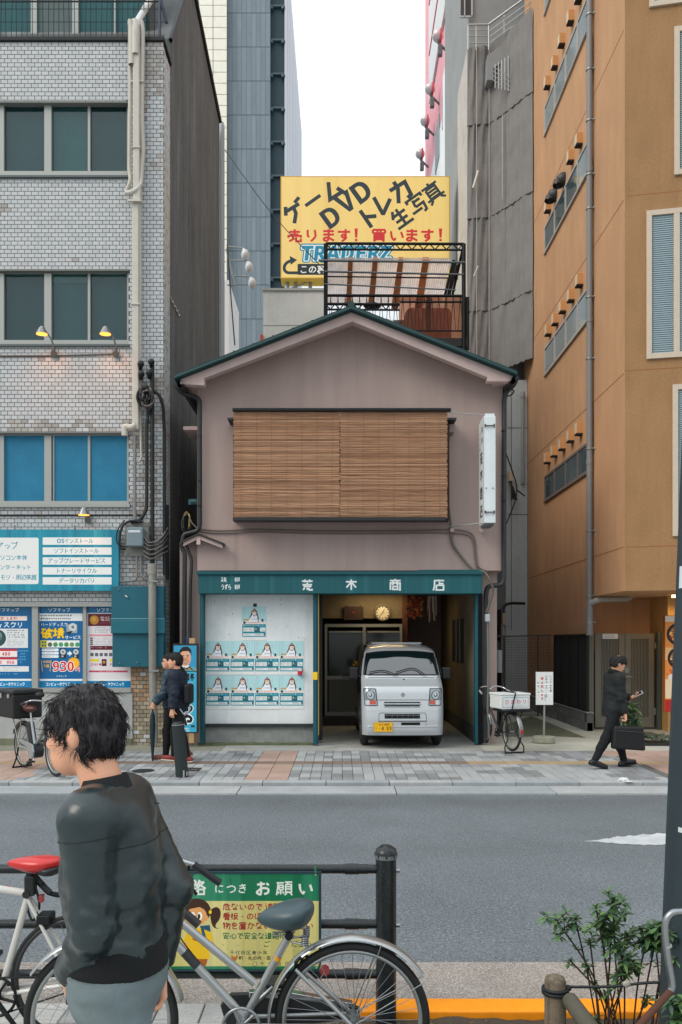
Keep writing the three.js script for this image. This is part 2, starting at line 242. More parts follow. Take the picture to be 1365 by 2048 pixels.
// far pavement: every paver a block of its own
{
  const g = structGroup('pavement', 'block paving in light and dark grey in front of the shop');
  part('bedding', box(-30, 30, -0.02, SW - 0.012, -16.2, -11.2), M(0x5c5e5c, 0.95), g);
  const tex = [0, 1].map(() => mottled(0xffffff, { size: 0.55, amp: 12, grain: 16 }));
  const tone = (h, i) => std({ map: tex[i % 2], color: C(h), roughness: 0.86 });
  const pal = { light: [0x969a9b, 0x929697, 0x9b9e9f].map(tone), mid: [0x82858a, 0x878a8b, 0x7e8182].map(tone), dark: [0x747779, 0x797b7c].map(tone), pink: [0xa48c80, 0x9e867a, 0x9b8378].map(tone), brown: [0x76665b, 0x7c6b5f, 0x716259].map(tone), yellow: [0xa08a6c, 0xa68f6f, 0x9b8468].map(tone) };
  const geos = [0, 1, 2, 3].map((v) => { const b = rbox(-0.0715, 0.0715, -0.03, 0.0, -0.1465, 0.1465, 0.004, 1); b.rotateZ((v - 1.5) * 0.004); return b; });
  const sq = [0, 1, 2].map((v) => { const b = rbox(-0.1465, 0.1465, -0.03, 0.0, -0.1465, 0.1465, 0.004, 1); b.rotateX((v - 1) * 0.004); return b; });
  const list = [];
  const pick = (a) => a[rnd() * a.length | 0];
  for (let r = 0; r < 10; r++) {
    const D = 11.37 + r * 0.3 + (r >= 6 ? 0.0 : 0), tact = r === 5;
    let run = 0, cur = 'light';
    for (let i = -60; i < 60; i++) {
      const x = i * 0.15 - 0.74 - 0.59 + (r % 2 ? 0.0 : 0.0), half = x + 0.075;
      if (x > -1.34 && x < -0.75) { if (!(i % 2)) list.push([x + 0.15, D, pick(tact ? pal.brown : pal.pink), true]); continue; }
      if (x > 4.35 + 0.32 * (14 - D) * 0.2 || x < -4.55) { if (tact) { if (!(i % 2)) list.push([x + 0.15, D, pick(pal.yellow), true]); } else if (!(i % 2)) list.push([x + 0.15, D, pick(pal.pink), true]); continue; }
      if (tact) { if (!(i % 2)) list.push([x + 0.15, D, pick(x > 1.7 ? pal.yellow : pal.brown), true]); continue; }
      if (run-- <= 0) { const q = rnd(); cur = q < 0.44 ? 'light' : q < 0.78 ? 'mid' : 'dark'; run = (rnd() * 2.2) | 0; }
      list.push([half, D, pick(pal[cur]), false]);
    }
  }
  const inView = list.filter((t) => Math.abs(t[0]) < t[1] * 0.43);
  inView.sort((a, b) => a[1] - b[1]);
  const rest = new Map();
  [...inView, ...list.filter((t) => !inView.includes(t))].forEach(([x, D, m, big], i) => {
    const geo = (big ? sq : geos)[(rnd() * (big ? 3 : 4)) | 0], y = SW + rr(-0.002, 0.0025);
    if (i < 290) { const p = new THREE.Mesh(geo, m); p.name = 'paver'; p.position.set(x, y, -D); p.receiveShadow = true; g.add(p); }
    else { if (!rest.has(m)) rest.set(m, []); rest.get(m).push(geo.clone().translate(x, y, -D)); }
  });
  const mats = [], gs = []; for (const [m, l] of rest) { mats.push(m); gs.push(join(l)); }
  const merged = mergeGeometries(gs, true); const mm = new THREE.Mesh(merged, mats); mm.name = 'pavers_beyond'; mm.userData.kind = 'stuff'; mm.receiveShadow = true; g.add(mm);
  // cover, drain and grate let into the paving
  const lid = new THREE.CylinderGeometry(0.16, 0.16, 0.012, 28); lid.translate(WX(287, 12.05), SW + 0.002, -12.05); solo('drain_cover', 'small round iron cover in the pavement behind the walking man in leather', 'drain cover', lid, M(0x33393a, 0.6, { metalness: 0.5 }));
  const gr = thing('drain_grate', 'small rusty iron grate beside the foot of the leaning bollard', 'drain grate', [WX(383, 12.15), SW + 0.004, -12.15]);
  part('frame', [box(-0.13, 0.13, 0, 0.01, 0.1, 0.13), box(-0.13, 0.13, 0, 0.01, -0.13, -0.1), box(-0.13, -0.1, 0, 0.01, -0.1, 0.1), box(0.1, 0.13, 0, 0.01, -0.1, 0.1)], M(0x3b3532, 0.7), gr);
  for (let i = 0; i < 5; i++) part('bar', box(-0.08 + i * 0.038, -0.066 + i * 0.038, -0.002, 0.006, -0.1, 0.1), M(0x47403b, 0.7), gr);
}
// concrete apron in front of the shop, mossy ground by the wall, alley floor
const apron = std({ map: mottled(0x92938f, { size: 3, amp: 20, grain: 9, px: 512 }), roughness: 0.9, bumpMap: bumpA, bumpScale: 0.002 });
struct('apron', 'pale worn concrete strip between the shop and the block paving', [box(WX(446, 14.4), WX(968, 14.4), -0.02, SW + 0.004, -22.5, -14.22)], apron);
struct('apron', 'mossy dirt strip at the foot of the tiled building', [box(-12, WX(446, 14.4) - 0.003, -0.02, SW - 0.002, -15.2, -14.22)], surf(0x76776a, 0.95, { size: 1.1, amp: 26, grain: 16, tint: [0.8, 1, 0.6], px: 512 }, { bumpMap: bumpB, bumpScale: 0.006 }));
struct('alley_floor', 'pale mossy concrete floor of the alley beside the shop', [box(WX(968, 14.4) + 0.003, 12, -0.02, SW + 0.003, -23.5, -14.22)], surf(0xa2a297, 0.9, { size: 2.4, amp: 24, grain: 8, tint: [1, 1.02, 0.8], px: 512 }, { bumpMap: bumpA, bumpScale: 0.003 }));
{ const s = [[1005, 1452], [1063, 1432], [1172, 1476], [1110, 1473], [1005, 1474]].map(([a, b]) => { const D = F * (CY - SW) / (b - HY); return [WX(a, D), D]; }); const g = extrude(s, 0.004); g.rotateX(-Math.PI / 2); g.translate(0, SW + 0.003, 0); struct('moss_patch', 'dark green mossy patch on the alley floor behind the shop bicycle', metric(g), surf(0x585d4a, 0.95, { size: 0.9, amp: 14, grain: 10 })); }

// near pavement: speckled granite setts in front, orange kerb, planting bed
{
  const g = structGroup('pavement', 'speckled grey stone setts of the near pavement under the parked bicycles');
  part('bedding', box(-14, -0.24, -0.02, SW - 0.012, -4.365, 4), M(0x55534f, 0.95), g);
  const st = [0xb0b0ac, 0xa5a5a2, 0x9a9a98].map((c) => std({ map: mottled(c, { size: 0.6, amp: 10, grain: 44, px: 512 }), roughness: 0.85, bumpMap: asphaltBump, bumpScale: 0.002 }));
  for (let r = 0; r < 7; r++) for (let i = 0; i < 26; i++) { const x = -0.25 - i * 0.235 - (r % 2) * 0.11, z = -4.36 + r * 0.235; if (x > -3.4 - r) part('sett', rbox(x - 0.228, x - (i || !(r % 2) ? 0 : 0.0), -0.02, SW + rr(-0.002, 0.003), z, z + 0.228, 0.006, 1), st[rnd() * 3 | 0], g); }
  struct('pavement', 'plain grey near pavement behind the viewer', [box(-14, 14, -0.02, SW - 0.006, -2.4, 8)], concrete);
  const k = solo('kerb', 'bright orange painted kerb along the near side of the road', 'kerb', [rbox(-0.24, 14, 0, 0.072, -4.37, -4.215, 0.012)], surf(0xe88c06, 0.6, { size: 0.5, amp: 10, grain: 7, spots: 0.004, spotCol: [150, 120, 90] }));
  k.userData = { label: k.userData.label, kind: 'structure' };
  struct('planting_bed', 'dark bare soil of the planting bed behind the orange kerb', metric((() => { const q = new THREE.PlaneGeometry(14, 1.95, 220, 40); q.rotateX(-Math.PI / 2); const p = q.attributes.position; for (let i = 0; i < p.count; i++) p.setY(i, 0.035 + 0.03 * fbm(p.getX(i) * 4, p.getZ(i) * 4, 2) + 0.02 * noise.noise(p.getX(i) * 20, p.getZ(i) * 20, 1)); q.translate(6.77, 0, -3.23); q.computeVertexNormals(); return q; })()), surf(0x40382e, 0.98, { size: 0.5, amp: 22, grain: 22 }, { bumpMap: bumpB, bumpScale: 0.012 }));
}
// ---------- tiled building on the left ----------
const DB = 15.05, XB = WX(327, DB);                           // facade distance and its right-hand corner
const bx = (px) => WX(px, DB), by = (py) => WY(py, DB);
const glassDark = new THREE.MeshPhysicalMaterial({ color: C(0xdcebeb), roughness: 0.03, transmission: 1, thickness: 0 });
const paneTones = [0x2f585c, 0x284c51, 0x376465, 0x23444a, 0x527572].map((c) => surf(c, 0.9, { size: 0.9, amp: 11, streak: 14 }));  // teal cloth tones added behind the glass, standing in for pane reflections
{
  const b = thing('tiled_building', 'office building clad in small pale tiles with blue window panels, left of the shop', 'building');
  const mortar = surf(0x525a5b, 0.9, { size: 0.5, amp: 8, grain: 10, px: 128 }), L = -7.35;
  const wallDark = std({ map: dataTex(512, 512, (u, v) => { let k = 98 + 14 * tnoise(u, v, 5, 3, 2) + 22 * tnoise(u, v, 26, 2, 5) + 13 * tnoise(u, v, 60, 4, 6) + 10 * tnoise(u, v, 30, 30, 8) + 7 * (rnd() - 0.5); const s = tnoise(u, v, 14, 1, 17); if (s > 0.22) k += 26 * (s - 0.22) * 4; return [k * 0.96, k * 0.99, k * 1.0]; }, true, 1 / 6), roughness: 0.92, bumpMap: bumpA, bumpScale: 0.003 });
  // body: side wall with a sloping front at the top
  const body = extrude([[15.62, 0], [22, 0], [22, 15.75], [18.2, 16.15], [17.6, 15.98], [15.62, 13.35]], 4.11); body.rotateY(Math.PI / 2); body.translate(XB - 4.11, 0, 0);
  part('side_wall', metric(body), wallDark, b, 'dark streaked plaster side wall');
  const coping = [cyl(V(XB + 0.02, 13.3, -15.6), V(XB + 0.02, 16.05, -17.6), 0.04), cyl(V(XB + 0.02, 16.17, -18.2), V(XB + 0.02, 15.78, -22), 0.05)]; part('coping', coping, MAT.darkMetal, b);
  { // strip of repaired render, pale scratch
    const pts = []; for (let i = 0; i < 9; i++) pts.push(V(XB + 0.012, WY(598 + (i % 2 ? 4 : -3), 15.7), -15.65 - i * 0.11)); part('crack', tube(pts, 0.012, 40, 4), M(0xb9b4ac, 0.9), b);
  }
  // openings: [x0, x1, top, bottom] in metres
  const op = [[bx(-120), bx(257.5), by(205), by(351)], [bx(-120), bx(257.5), by(541), by(689)], [bx(-120), bx(258), by(866), by(1011)], [bx(-120), bx(262), by(1207), by(1385)]];
  const top = by(84), bot = 0.02;
  // mortar body in bands round the openings
  const bands = []; let yTop = top; for (const o of op) { bands.push(box(L, XB - 0.006, o[2], yTop, -15.25, -DB - 0.006)); bands.push(box(o[1], XB - 0.006, o[3], o[2], -15.25, -DB - 0.006)); yTop = o[3]; }
  bands.push(box(L, bx(100), bot, yTop, -15.25, -DB - 0.006), box(bx(100), XB - 0.006, bot, yTop, -15.25, -DB - 0.006));
  bands.push(box(XB - 0.3, XB - 0.006, bot, top - 0.1, -15.62, -15.25));
  part('wall', bands, mortar, b);
  part('inner_wall', box(L, XB - 0.31, bot, 12.95, -15.6, -15.26), M(0x222a2b, 0.9), b);
  // tiles
  const PX = 0.1236, PY = 0.0756, J = 0.0115, tiles = [];
  const shopFront = by(1385);
  for (let r = 0; r * PY < top; r++) {
    const y0 = bot + r * PY, y1 = Math.min(y0 + PY - J, top); if (y1 - y0 < 0.02) continue;
    for (let c = 0; c < 46; c++) {
      let x1 = XB - c * PX - (r % 2 ? PX / 2 : 0) + (r % 2 ? PX / 2 * 0 : 0), x0 = x1 - PX + J; if (r % 2 && c === 0) { tiles.push([XB - PX / 2 + J, XB, y0, y1]); }
      let ya = y0, yb = y1, ok = true;
      for (const o of op) {
        if (yb <= o[3] + 0.002 || ya >= o[2] - 0.002 || x0 >= o[1]) continue;
        const inY = Math.min(yb, o[2]) - Math.max(ya, o[3]);
        if (x1 <= o[1] + 0.002) { if (inY > PY * 0.6) { ok = false; } else if (yb > o[2]) ya = Math.max(ya, o[2] + 0.002); else yb = Math.min(yb, o[3] - 0.002); if (yb - ya < 0.018) ok = false; }
        else if (inY > 0.01) { x0 = o[1] + 0.003; if (x1 - x0 < 0.02) ok = false; }
      }
      if (ok && y0 < shopFront && x1 < bx(266)) ok = false;                // rendered plinth below the shop windows
      if (ok && x0 > -7.36) tiles.push([x0, x1, ya, yb]);
    }
  }
  const base = [0xb3b6b7, 0xb0b3b4, 0xb6b8b9, 0xacafb0, 0xb5b5b6];
  const tileMat = (c) => std({ color: C(c), roughness: 0.38, bumpMap: bumpB, bumpScale: 0.0006 });
  const clean = base.map(tileMat), grimy = [0x9a8f78, 0xa59a83, 0x8d8470, 0x85796a].map(tileMat), sooty = [0x9d9893, 0x938e8a, 0xa6a29d].map(tileMat), rusty = [0xa3876a, 0x97795a].map(tileMat);
  const matOf = (x, y) => {
    const px = CX + x * F / DB, py = HY - (y - CY) * F / DB, n = noise.noise(x * 3, y * 2.2, 4) + rr(-0.25, 0.25);
    const q = (a) => a[rnd() * a.length | 0];
    if (px > 262 && py > 1325) { if (py < 1400 && px < 300 && n > -0.1) return q(rusty); return n > -0.35 ? q(grimy) : q(clean); }
    if (px > 284 && py < 400 && n > -0.25 + (py - 85) / 400) return q(sooty);
    if (px > 262 && py > 720 && n > 0.02) return q(sooty);
    if (py > 842 && py < 866 && n > 0) return q(sooty);
    return n > 0.8 ? q(sooty) : q(clean);
  };
  const near = tiles.filter((t) => t[0] > bx(-8)).sort((a, c) => Math.abs(a[2] - 1.9) - Math.abs(c[2] - 1.9));
  const isNear = new Set(near.slice(0, 290)); const rest = new Map(); const unit = new Map();
  for (const t of tiles) {
    const m = matOf((t[0] + t[1]) / 2, (t[2] + t[3]) / 2), w = t[1] - t[0], h = t[3] - t[2], k = w.toFixed(3) + h.toFixed(3);
    if (!unit.has(k)) { const g = new THREE.BoxGeometry(w, h, 0.014); unit.set(k, metric(g)); }
    const g = unit.get(k), x = (t[0] + t[1]) / 2, y = (t[2] + t[3]) / 2, z = -DB - 0.003 + rr(-0.001, 0.0012), ry = rr(-0.006, 0.006);
    if (isNear.has(t)) { const p = new THREE.Mesh(g, m); p.name = 'tile'; p.position.set(x, y, z); p.rotation.y = ry; p.castShadow = p.receiveShadow = true; b.add(p); }
    else { if (!rest.has(m)) rest.set(m, []); rest.get(m).push(g.clone().rotateY(ry).rotateX(rr(-0.01, 0.01)).translate(x, y, z)); }
  }
  // tiles returning round the corner
  for (let r = 0; r * PY < top - 0.12; r++) for (let c = 0; c < 5; c++) { const z1 = -DB - 0.01 - c * PX - (r % 2 ? PX / 2 : 0), z0 = Math.max(z1 - PX + J, -15.62); if (z1 - z0 < 0.02) continue; const m = rnd() < 0.2 ? sooty[0] : clean[rnd() * 5 | 0]; if (!rest.has(m)) rest.set(m, []); rest.get(m).push(box(XB - 0.008, XB + 0.005, bot + r * PY, bot + r * PY + PY - J, z0, z1)); }
  const ms = [], gs = []; for (const [m, l] of rest) { ms.push(m); gs.push(join(l)); }
  const tm = new THREE.Mesh(mergeGeometries(gs, true), ms); tm.name = 'tiles_beyond'; tm.userData.kind = 'stuff'; tm.castShadow = tm.receiveShadow = true; b.add(tm);
  // windows: three storeys, each of sliding sashes in an aluminium frame
  const bars = [[-70, -58], [-2, 8], [89, 103], [176, 181]], blue = std({ map: mottled(0x056a8c, { size: 1.4, amp: 7, grain: 3 }), roughness: 0.55 }), frame = MAT.aluPale;
  const curtain = surf(0x3f5352, 0.4, { size: 1.2, amp: 10, streak: 12 });
  op.slice(0, 3).forEach((o, k) => {
    const y0 = [205, 541, 866][k], y1 = [351, 689, 1011][k], win = part('window', [R(-120, y0, 258, y0 + 5, 15.12, 0.1), R(-120, y1 - 9, 258, y1 - 1, 15.07, 0.16), R(254.5, y0 + 5, 258, y1 - 9, 15.12, 0.1)], frame, b, k === 2 ? 'window closed with bright blue panels' : undefined);
    for (const [a, c] of bars) part('mullion', R(a, y0 + 5, c, y1 - 9, 15.1 + (c - a < 8 ? 0.03 : 0), 0.07), frame, win);
    const spans = [[-57, -2], [8, 89], [103, 176], [181, 254.5]];
    spans.forEach(([a, c], i) => {
      if (k === 2) { part('panel', R(i === 2 ? 109.5 : a + 1.5, y0 + 5, c, y1 - 9, 15.15, 0.02), blue, win); if (i === 2) part('sash', R(106, y0 + 5, 109, y1 - 9, 15.13, 0.03), frame, win); }
      else { part('pane', R(a, y0 + 5, c, y1 - 9, 15.16, 0.006), glassDark, win); part('curtain', [R(a, y0 + 5, c, y1 - 9, 15.205, 0.01)], paneTones[(i + k * 2) % 4], win); if (k || i === 2) part('blind', R(a, y0 + 5, c, y0 + 5 + [9, 14, 7, 20][(i + k) % 4], 15.19, 0.01), paneTones[4], win); part('sash', [R(a, y0 + 5, a + 1.6, y1 - 9, 15.145, 0.02), R(c - 1.6, y0 + 5, c, y1 - 9, 15.145, 0.02)], M(0x3a4345, 0.5), win); }  // curtains and blinds are added sheets; their tones carry the pane reflections
    });
  });
  // top storey set back behind a wire mesh
  const up = part('window', [R(-120, 76, 330, 84, 15.75, 0.05), R(62, -60, 74, 76, 15.78, 0.08), R(145, -60, 157, 76, 15.78, 0.08), R(228.5, -60, 231.5, 76, 15.78, 0.08)], frame, b);
  part('pane', [R(-120, -90, 62, 76, 15.83, 0.02), R(157, -90, 229, 76, 15.83, 0.02), R(231, -90, 292, 76, 15.83, 0.02)], paneTones[0], up); part('pane', R(74, -90, 145, 76, 15.83, 0.02), curtain, up, 'pale greenish pane');
  part('inner_wall', box(L, XB - 0.35, 12.9, 17, -15.95, -15.87), M(0x3f4644, 0.9), b);
  part('ledge', [rbox(L, XB + 0.03, top, top + 0.075, -15.7, -DB + 0.05, 0.01)], M(0x2b2e2e, 0.8), b);
  const net = part('safety_net', [R(-120, 1, 318, 3.2, 15.1, 0.02)], MAT.darkMetal, b); for (let i = 0; i < 34; i++) part('wire', rod(U(-30 + i * 10.6, 78, 15.1), U(-30 + i * 10.6 + rr(-3, 3), -40, 15.1), 0.007, 5), MAT.darkMetal, net); for (let i = 0; i < 4; i++) part('wire', rod(U(-120, 70 - i * 26, 15.1), U(330, 70 - i * 26, 15.1), 0.005, 5), MAT.darkMetal, net);
  part('post', [rod(U(320, 78, 15.1), U(320, -30, 15.1), 0.025), rod(U(322, 0, 15.1), U(334, 46, 15.15), 0.03)], M(0x29364a, 0.5), b);
  part('lintel', [0, 1, 2].map((k) => R(-120, [202, 538, 863][k], 258, [205.4, 541.4, 866.4][k], 15.03, 0.12)), M(0x6d6f6c, 0.8), b);
  part('sill', [0, 1].map((k) => R(-120, [350, 688][k], 258, [354, 692][k], 15.0, 0.15)), M(0x50595a, 0.6), b); part('sill', R(-120, 1008, 260, 1014, 14.98, 0.18), MAT.aluPale, b);
  // shop window with posters, plinth below
  const shop = part('shop_window', [R(-120, 1205, 262, 1213, 15.02, 0.14), R(64, 1213, 76, 1383, 15.05, 0.12), R(166, 1213, 173, 1383, 15.08, 0.08), R(-120, 1376, 262, 1385, 15.0, 0.18)], frame, b);
  part('backing', R(-120, 1213, 262, 1376, 15.17, 0.02), paneTones[1], shop);
  part('plinth', [box(L, bx(266), bot, by(1386), -15.25, -15.02)], std({ map: mottled(0x9b9e9d, { size: 2.4, amp: 12, grain: 5, streak: 8 }), roughness: 0.85 }), b);
  part('plinth', [box(L, bx(266) - 0.01, bot, 0.17, -15.02, -14.97)], surf(0x6d6f5e, 0.95, { size: 0.8, amp: 18, grain: 10, tint: [0.8, 1, 0.6] }), b, 'mossy foot of the plinth');
}
{ // shop posters behind the glass of the tiled building
  const poster = (w, h, kind) => canvasTex(w, h, (x) => {
    const s = w / 100, Bl = '#0b5f94';
    const head = (t) => { fillR(x, '#0a6a9c', 0, 0, w, 14 * s); write(x, 'ソフマップ', 22 * s, 3.2 * s, 8.2 * s, { w: 9.6 * s, color: '#e8f0f2', lw: 0.15 }); };
    const foot = () => { fillR(x, '#dfe3e3', 0, h - 20 * s, w, 5 * s); fillR(x, '#0878ab', 0, h - 15.5 * s, w, 15.5 * s); write(x, 'コンピュータクリニック', 16 * s, h - 12 * s, 8 * s, { w: 6 * s, gap: 0.3 * s, color: '#e6eef0', lw: 0.15 }); };
    if (kind === 0) {
      fillR(x, Bl, 0, 0, w, h); head(); fillR(x, '#e9d9d2', 0, 21 * s, 90 * s, 10 * s); write(x, 'ついたCD', 4 * s, 22.5 * s, 7 * s, { w: 7 * s, color: '#a22', lw: 0.13 }); write(x, '直します!'.replace('直', ''), 44 * s, 22.5 * s, 7 * s, { w: 7 * s, color: '#a22', lw: 0.13 });
      write(x, 'ディスクリ', 8 * s, 34 * s, 13 * s, { w: 14 * s, color: '#dfe9ec', lw: 0.14 });
      fillR(x, '#d3d8da', 0, 49 * s, 92 * s, 43 * s); dot(x, '#2b4b4d', 24 * s, 70 * s, 19 * s); dot(x, '#6f8d86', 22 * s, 66 * s, 12 * s); poly(x, '#9db3a8', 24 * s, 70 * s, 12 * s, 56 * s, 20 * s, 52 * s); dot(x, '#1c3940', 24 * s, 70 * s, 7 * s); dot(x, '#d9dfdf', 24 * s, 70 * s, 4 * s); fineprint(x, '#39434a', 46 * s, 51 * s, 42 * s, 20 * s, 4); fineprint(x, '#8a9296', 46 * s, 73 * s, 42 * s, 16 * s, 5);
      fillR(x, '#b8303c', 0, 94 * s, 68 * s, 5 * s); fillR(x, '#e6dcdb', 0, 99 * s, 68 * s, 13 * s); write(x, '380', -2 * s, 101 * s, 9 * s, { w: 8 * s, color: '#b8303c' }); write(x, '480', 34 * s, 101 * s, 9 * s, { w: 8 * s, color: '#b8303c' }); fillR(x, '#b8303c', 0, 113 * s, 68 * s, 5 * s); fillR(x, '#e6dcdb', 0, 118 * s, 68 * s, 12 * s); write(x, '380', 16 * s, 120 * s, 8.5 * s, { w: 7 * s, color: '#b8303c' }); write(x, '950', 44 * s, 120 * s, 8.5 * s, { w: 7 * s, color: '#b8303c' }); fineprint(x, '#5fb0cf', 70 * s, 96 * s, 24 * s, 32 * s, 5);
      fillR(x, '#d9dcdc', 0, 133 * s, 94 * s, 12 * s); fineprint(x, '#8b9094', 3 * s, 135 * s, 86 * s, 9 * s, 3); fineprint(x, '#7fb2cc', 2 * s, 148 * s, 80 * s, 5 * s, 1); foot();
    } else if (kind === 1) {
      fillR(x, Bl, 0, 0, w, h); head(); fillR(x, '#dfe4e4', 0, 15 * s, w, 17 * s); fineprint(x, '#2b3c50', 5 * s, 17 * s, 88 * s, 14 * s, 2, 0.95); write(x, 'データ', 5 * s, 24.5 * s, 6 * s, { w: 5.6 * s, color: '#22344a' });
      write(x, 'ハードディスク', 6 * s, 36 * s, 8.4 * s, { w: 8.2 * s, color: '#e6eef2', lw: 0.12 }); write(x, '破壊', 6 * s, 47 * s, 25 * s, { w: 26 * s, gap: 0, color: '#f0c51c', lw: 0.15, outline: '#7a5a00', ow: 0.03 }); fillR(x, '#9aa4a8', 64 * s, 40 * s, 24 * s, 19 * s); poly(x, '#24292c', 62 * s, 58 * s, 84 * s, 52 * s, 92 * s, 40 * s, 70 * s, 64 * s); dot(x, '#c3cccd', 78 * s, 46 * s, 9 * s); dot(x, '#6b7578', 78 * s, 46 * s, 3.4 * s);
      write(x, 'サービス', 60 * s, 65 * s, 8.6 * s, { w: 8.8 * s, color: '#eef2f2', lw: 0.13 });
      fillR(x, '#e4e8e4', 5 * s, 76 * s, 88 * s, 16 * s); fillR(x, '#e8d838', 5 * s, 76 * s, 15 * s, 16 * s); fillR(x, '#2c6550', 7.5 * s, 78 * s, 4.6 * s, 5 * s); fillR(x, '#2c6550', 13.4 * s, 78 * s, 4.6 * s, 5 * s); fillR(x, '#2c6550', 7.5 * s, 85 * s, 4.6 * s, 5 * s); fillR(x, '#2c6550', 13.4 * s, 85 * s, 4.6 * s, 5 * s); ['#5a6250', '#4a8a50', '#45956d', '#4a8a50', '#6a8f5a', '#45956d'].forEach((c, i) => dot(x, c, (26.5 + i * 12.4) * s, 85.5 * s, 5.2 * s));
      for (let i = 0; i < 3; i++) { rounded(x, '#e3e8ea', 8 * s, (94.5 + i * 7.4) * s, 38 * s, 6 * s, 2 * s); fineprint(x, '#667', 11 * s, (95.5 + i * 7.4) * s, 32 * s, 4 * s, 1); } for (const q of [56, 85]) { rounded(x, '#23282c', (q - 7) * s, 94.5 * s, 14 * s, 22 * s, 2 * s); dot(x, '#b9c1c1', q * s, 102 * s, 6.4 * s); dot(x, '#5f6a6c', q * s, 102 * s, 2.2 * s); fillR(x, '#a9b2b4', (q - 4) * s, 110 * s, 5 * s, 4 * s); } poly(x, '#dfe9ee', 66 * s, 103 * s, 70 * s, 103 * s, 70 * s, 99 * s, 77 * s, 105.5 * s, 70 * s, 112 * s, 70 * s, 108 * s, 66 * s, 108 * s);
      x.save(); x.translate(80 * s, 128 * s); x.beginPath(); for (let i = 0; i < 40; i++) { const r = (i % 2 ? 15 : 11.5) * s, a = i / 40 * 6.283; x.lineTo(Math.cos(a) * r, Math.sin(a) * r); } x.fillStyle = '#f2b41e'; x.fill(); x.restore();
      write(x, 'HDD', 11 * s, 121 * s, 6.5 * s, { w: 6 * s, color: '#f5b428', lw: 0.15 }); write(x, '1個', 12 * s, 130 * s, 7 * s, { w: 7 * s, color: '#f5b428', lw: 0.15 }); for (const q of [7, 29]) { x.strokeStyle = '#f5b428'; x.lineWidth = 1.3 * s; x.beginPath(); x.moveTo(q * s, 121 * s); x.lineTo((q + (q < 10 ? 2.5 : -2.5)) * s, 146 * s); x.stroke(); }
      write(x, '930', 32 * s, 122 * s, 25 * s, { w: 16.5 * s, gap: 0.3 * s, color: '#cc2230', outline: '#f2f0ec', ow: 0.055 }); write(x, '円', 84 * s, 136 * s, 10.5 * s, { w: 10 * s, color: '#cc2230', lw: 0.14, outline: '#f2f0ec', ow: 0.07 }); write(x, 'ソフマップ', 40 * s, 155 * s, 4 * s, { w: 4.6 * s, color: '#d6e6ee', lw: 0.16 }); foot();
    } else {
      fillR(x, '#dcd8dc', 0, 0, w, h); head(); fillR(x, '#5b1626', 3 * s, 16 * s, 90 * s, 28 * s); dot(x, '#b07a2c', 17 * s, 30 * s, 10.5 * s); dot(x, '#c8963c', 15 * s, 28 * s, 6 * s); write(x, '電話', 30 * s, 22 * s, 10.5 * s, { w: 11 * s, color: '#c9aeb2', lw: 0.1 }); fineprint(x, '#8a3848', 30 * s, 35 * s, 50 * s, 5 * s, 1);
      fineprint(x, '#777', 18 * s, 46 * s, 60 * s, 14 * s, 4); fillR(x, '#d59096', 6 * s, 63 * s, 84 * s, 4 * s); for (let i = 0; i < 4; i++) { fillR(x, '#30343c', 8 * s, (70 + i * 4.6) * s, 6 * s, 3 * s); } fineprint(x, '#999', 17 * s, 70 * s, 66 * s, 18 * s, 5); fillR(x, '#5b1626', 8 * s, 89 * s, 84 * s, 9 * s); fineprint(x, '#c79aa2', 10 * s, 91 * s, 50 * s, 5 * s, 1); for (let i = 0; i < 8; i++) rounded(x, '#5b6268', (8 + i * 10.6) * s, 105 * s, 7.6 * s, 7.6 * s, 1.5 * s);
      for (const q of [8, 52]) { fillR(x, '#e2cf26', q * s, 119 * s, 20 * s, 6 * s); fillR(x, '#4a1a22', (q + 26) * s, 119 * s, 11 * s, 16 * s); dot(x, '#b8863c', (q + 31) * s, 126 * s, 3.4 * s); write(x, q < 20 ? '2980' : '8980', q * s, 128 * s, 6.5 * s, { w: 4.2 * s, color: '#b06a8e' }); dot(x, '#c03040', (q + 22.5) * s, 131 * s, 2.6 * s); } fillR(x, '#b8485c', 5 * s, 145 * s, 88 * s, 4 * s); fineprint(x, '#efdfe2', 26 * s, 146 * s, 50 * s, 2.4 * s, 1); foot();
    }
  });
  const put = (px0, px1, kind, label) => { const w = px1 - px0; const t = thing('poster', label, 'poster'); part('sheet', printed(px0, 1213.5, px1, 1375.5, 15.145), printMat(poster(512, Math.round(512 * 162 / w), kind), 0.22), t); };
  put(-26, 63.5, 0, 'blue poster with a compact disc and red prices, leftmost in the shop window'); put(77, 165.5, 1, 'blue poster with yellow characters and a big red 930 price in the shop window'); put(174, 262, 2, 'pale poster with a dark red heading and gold disc, beside the blue shop poster');
}
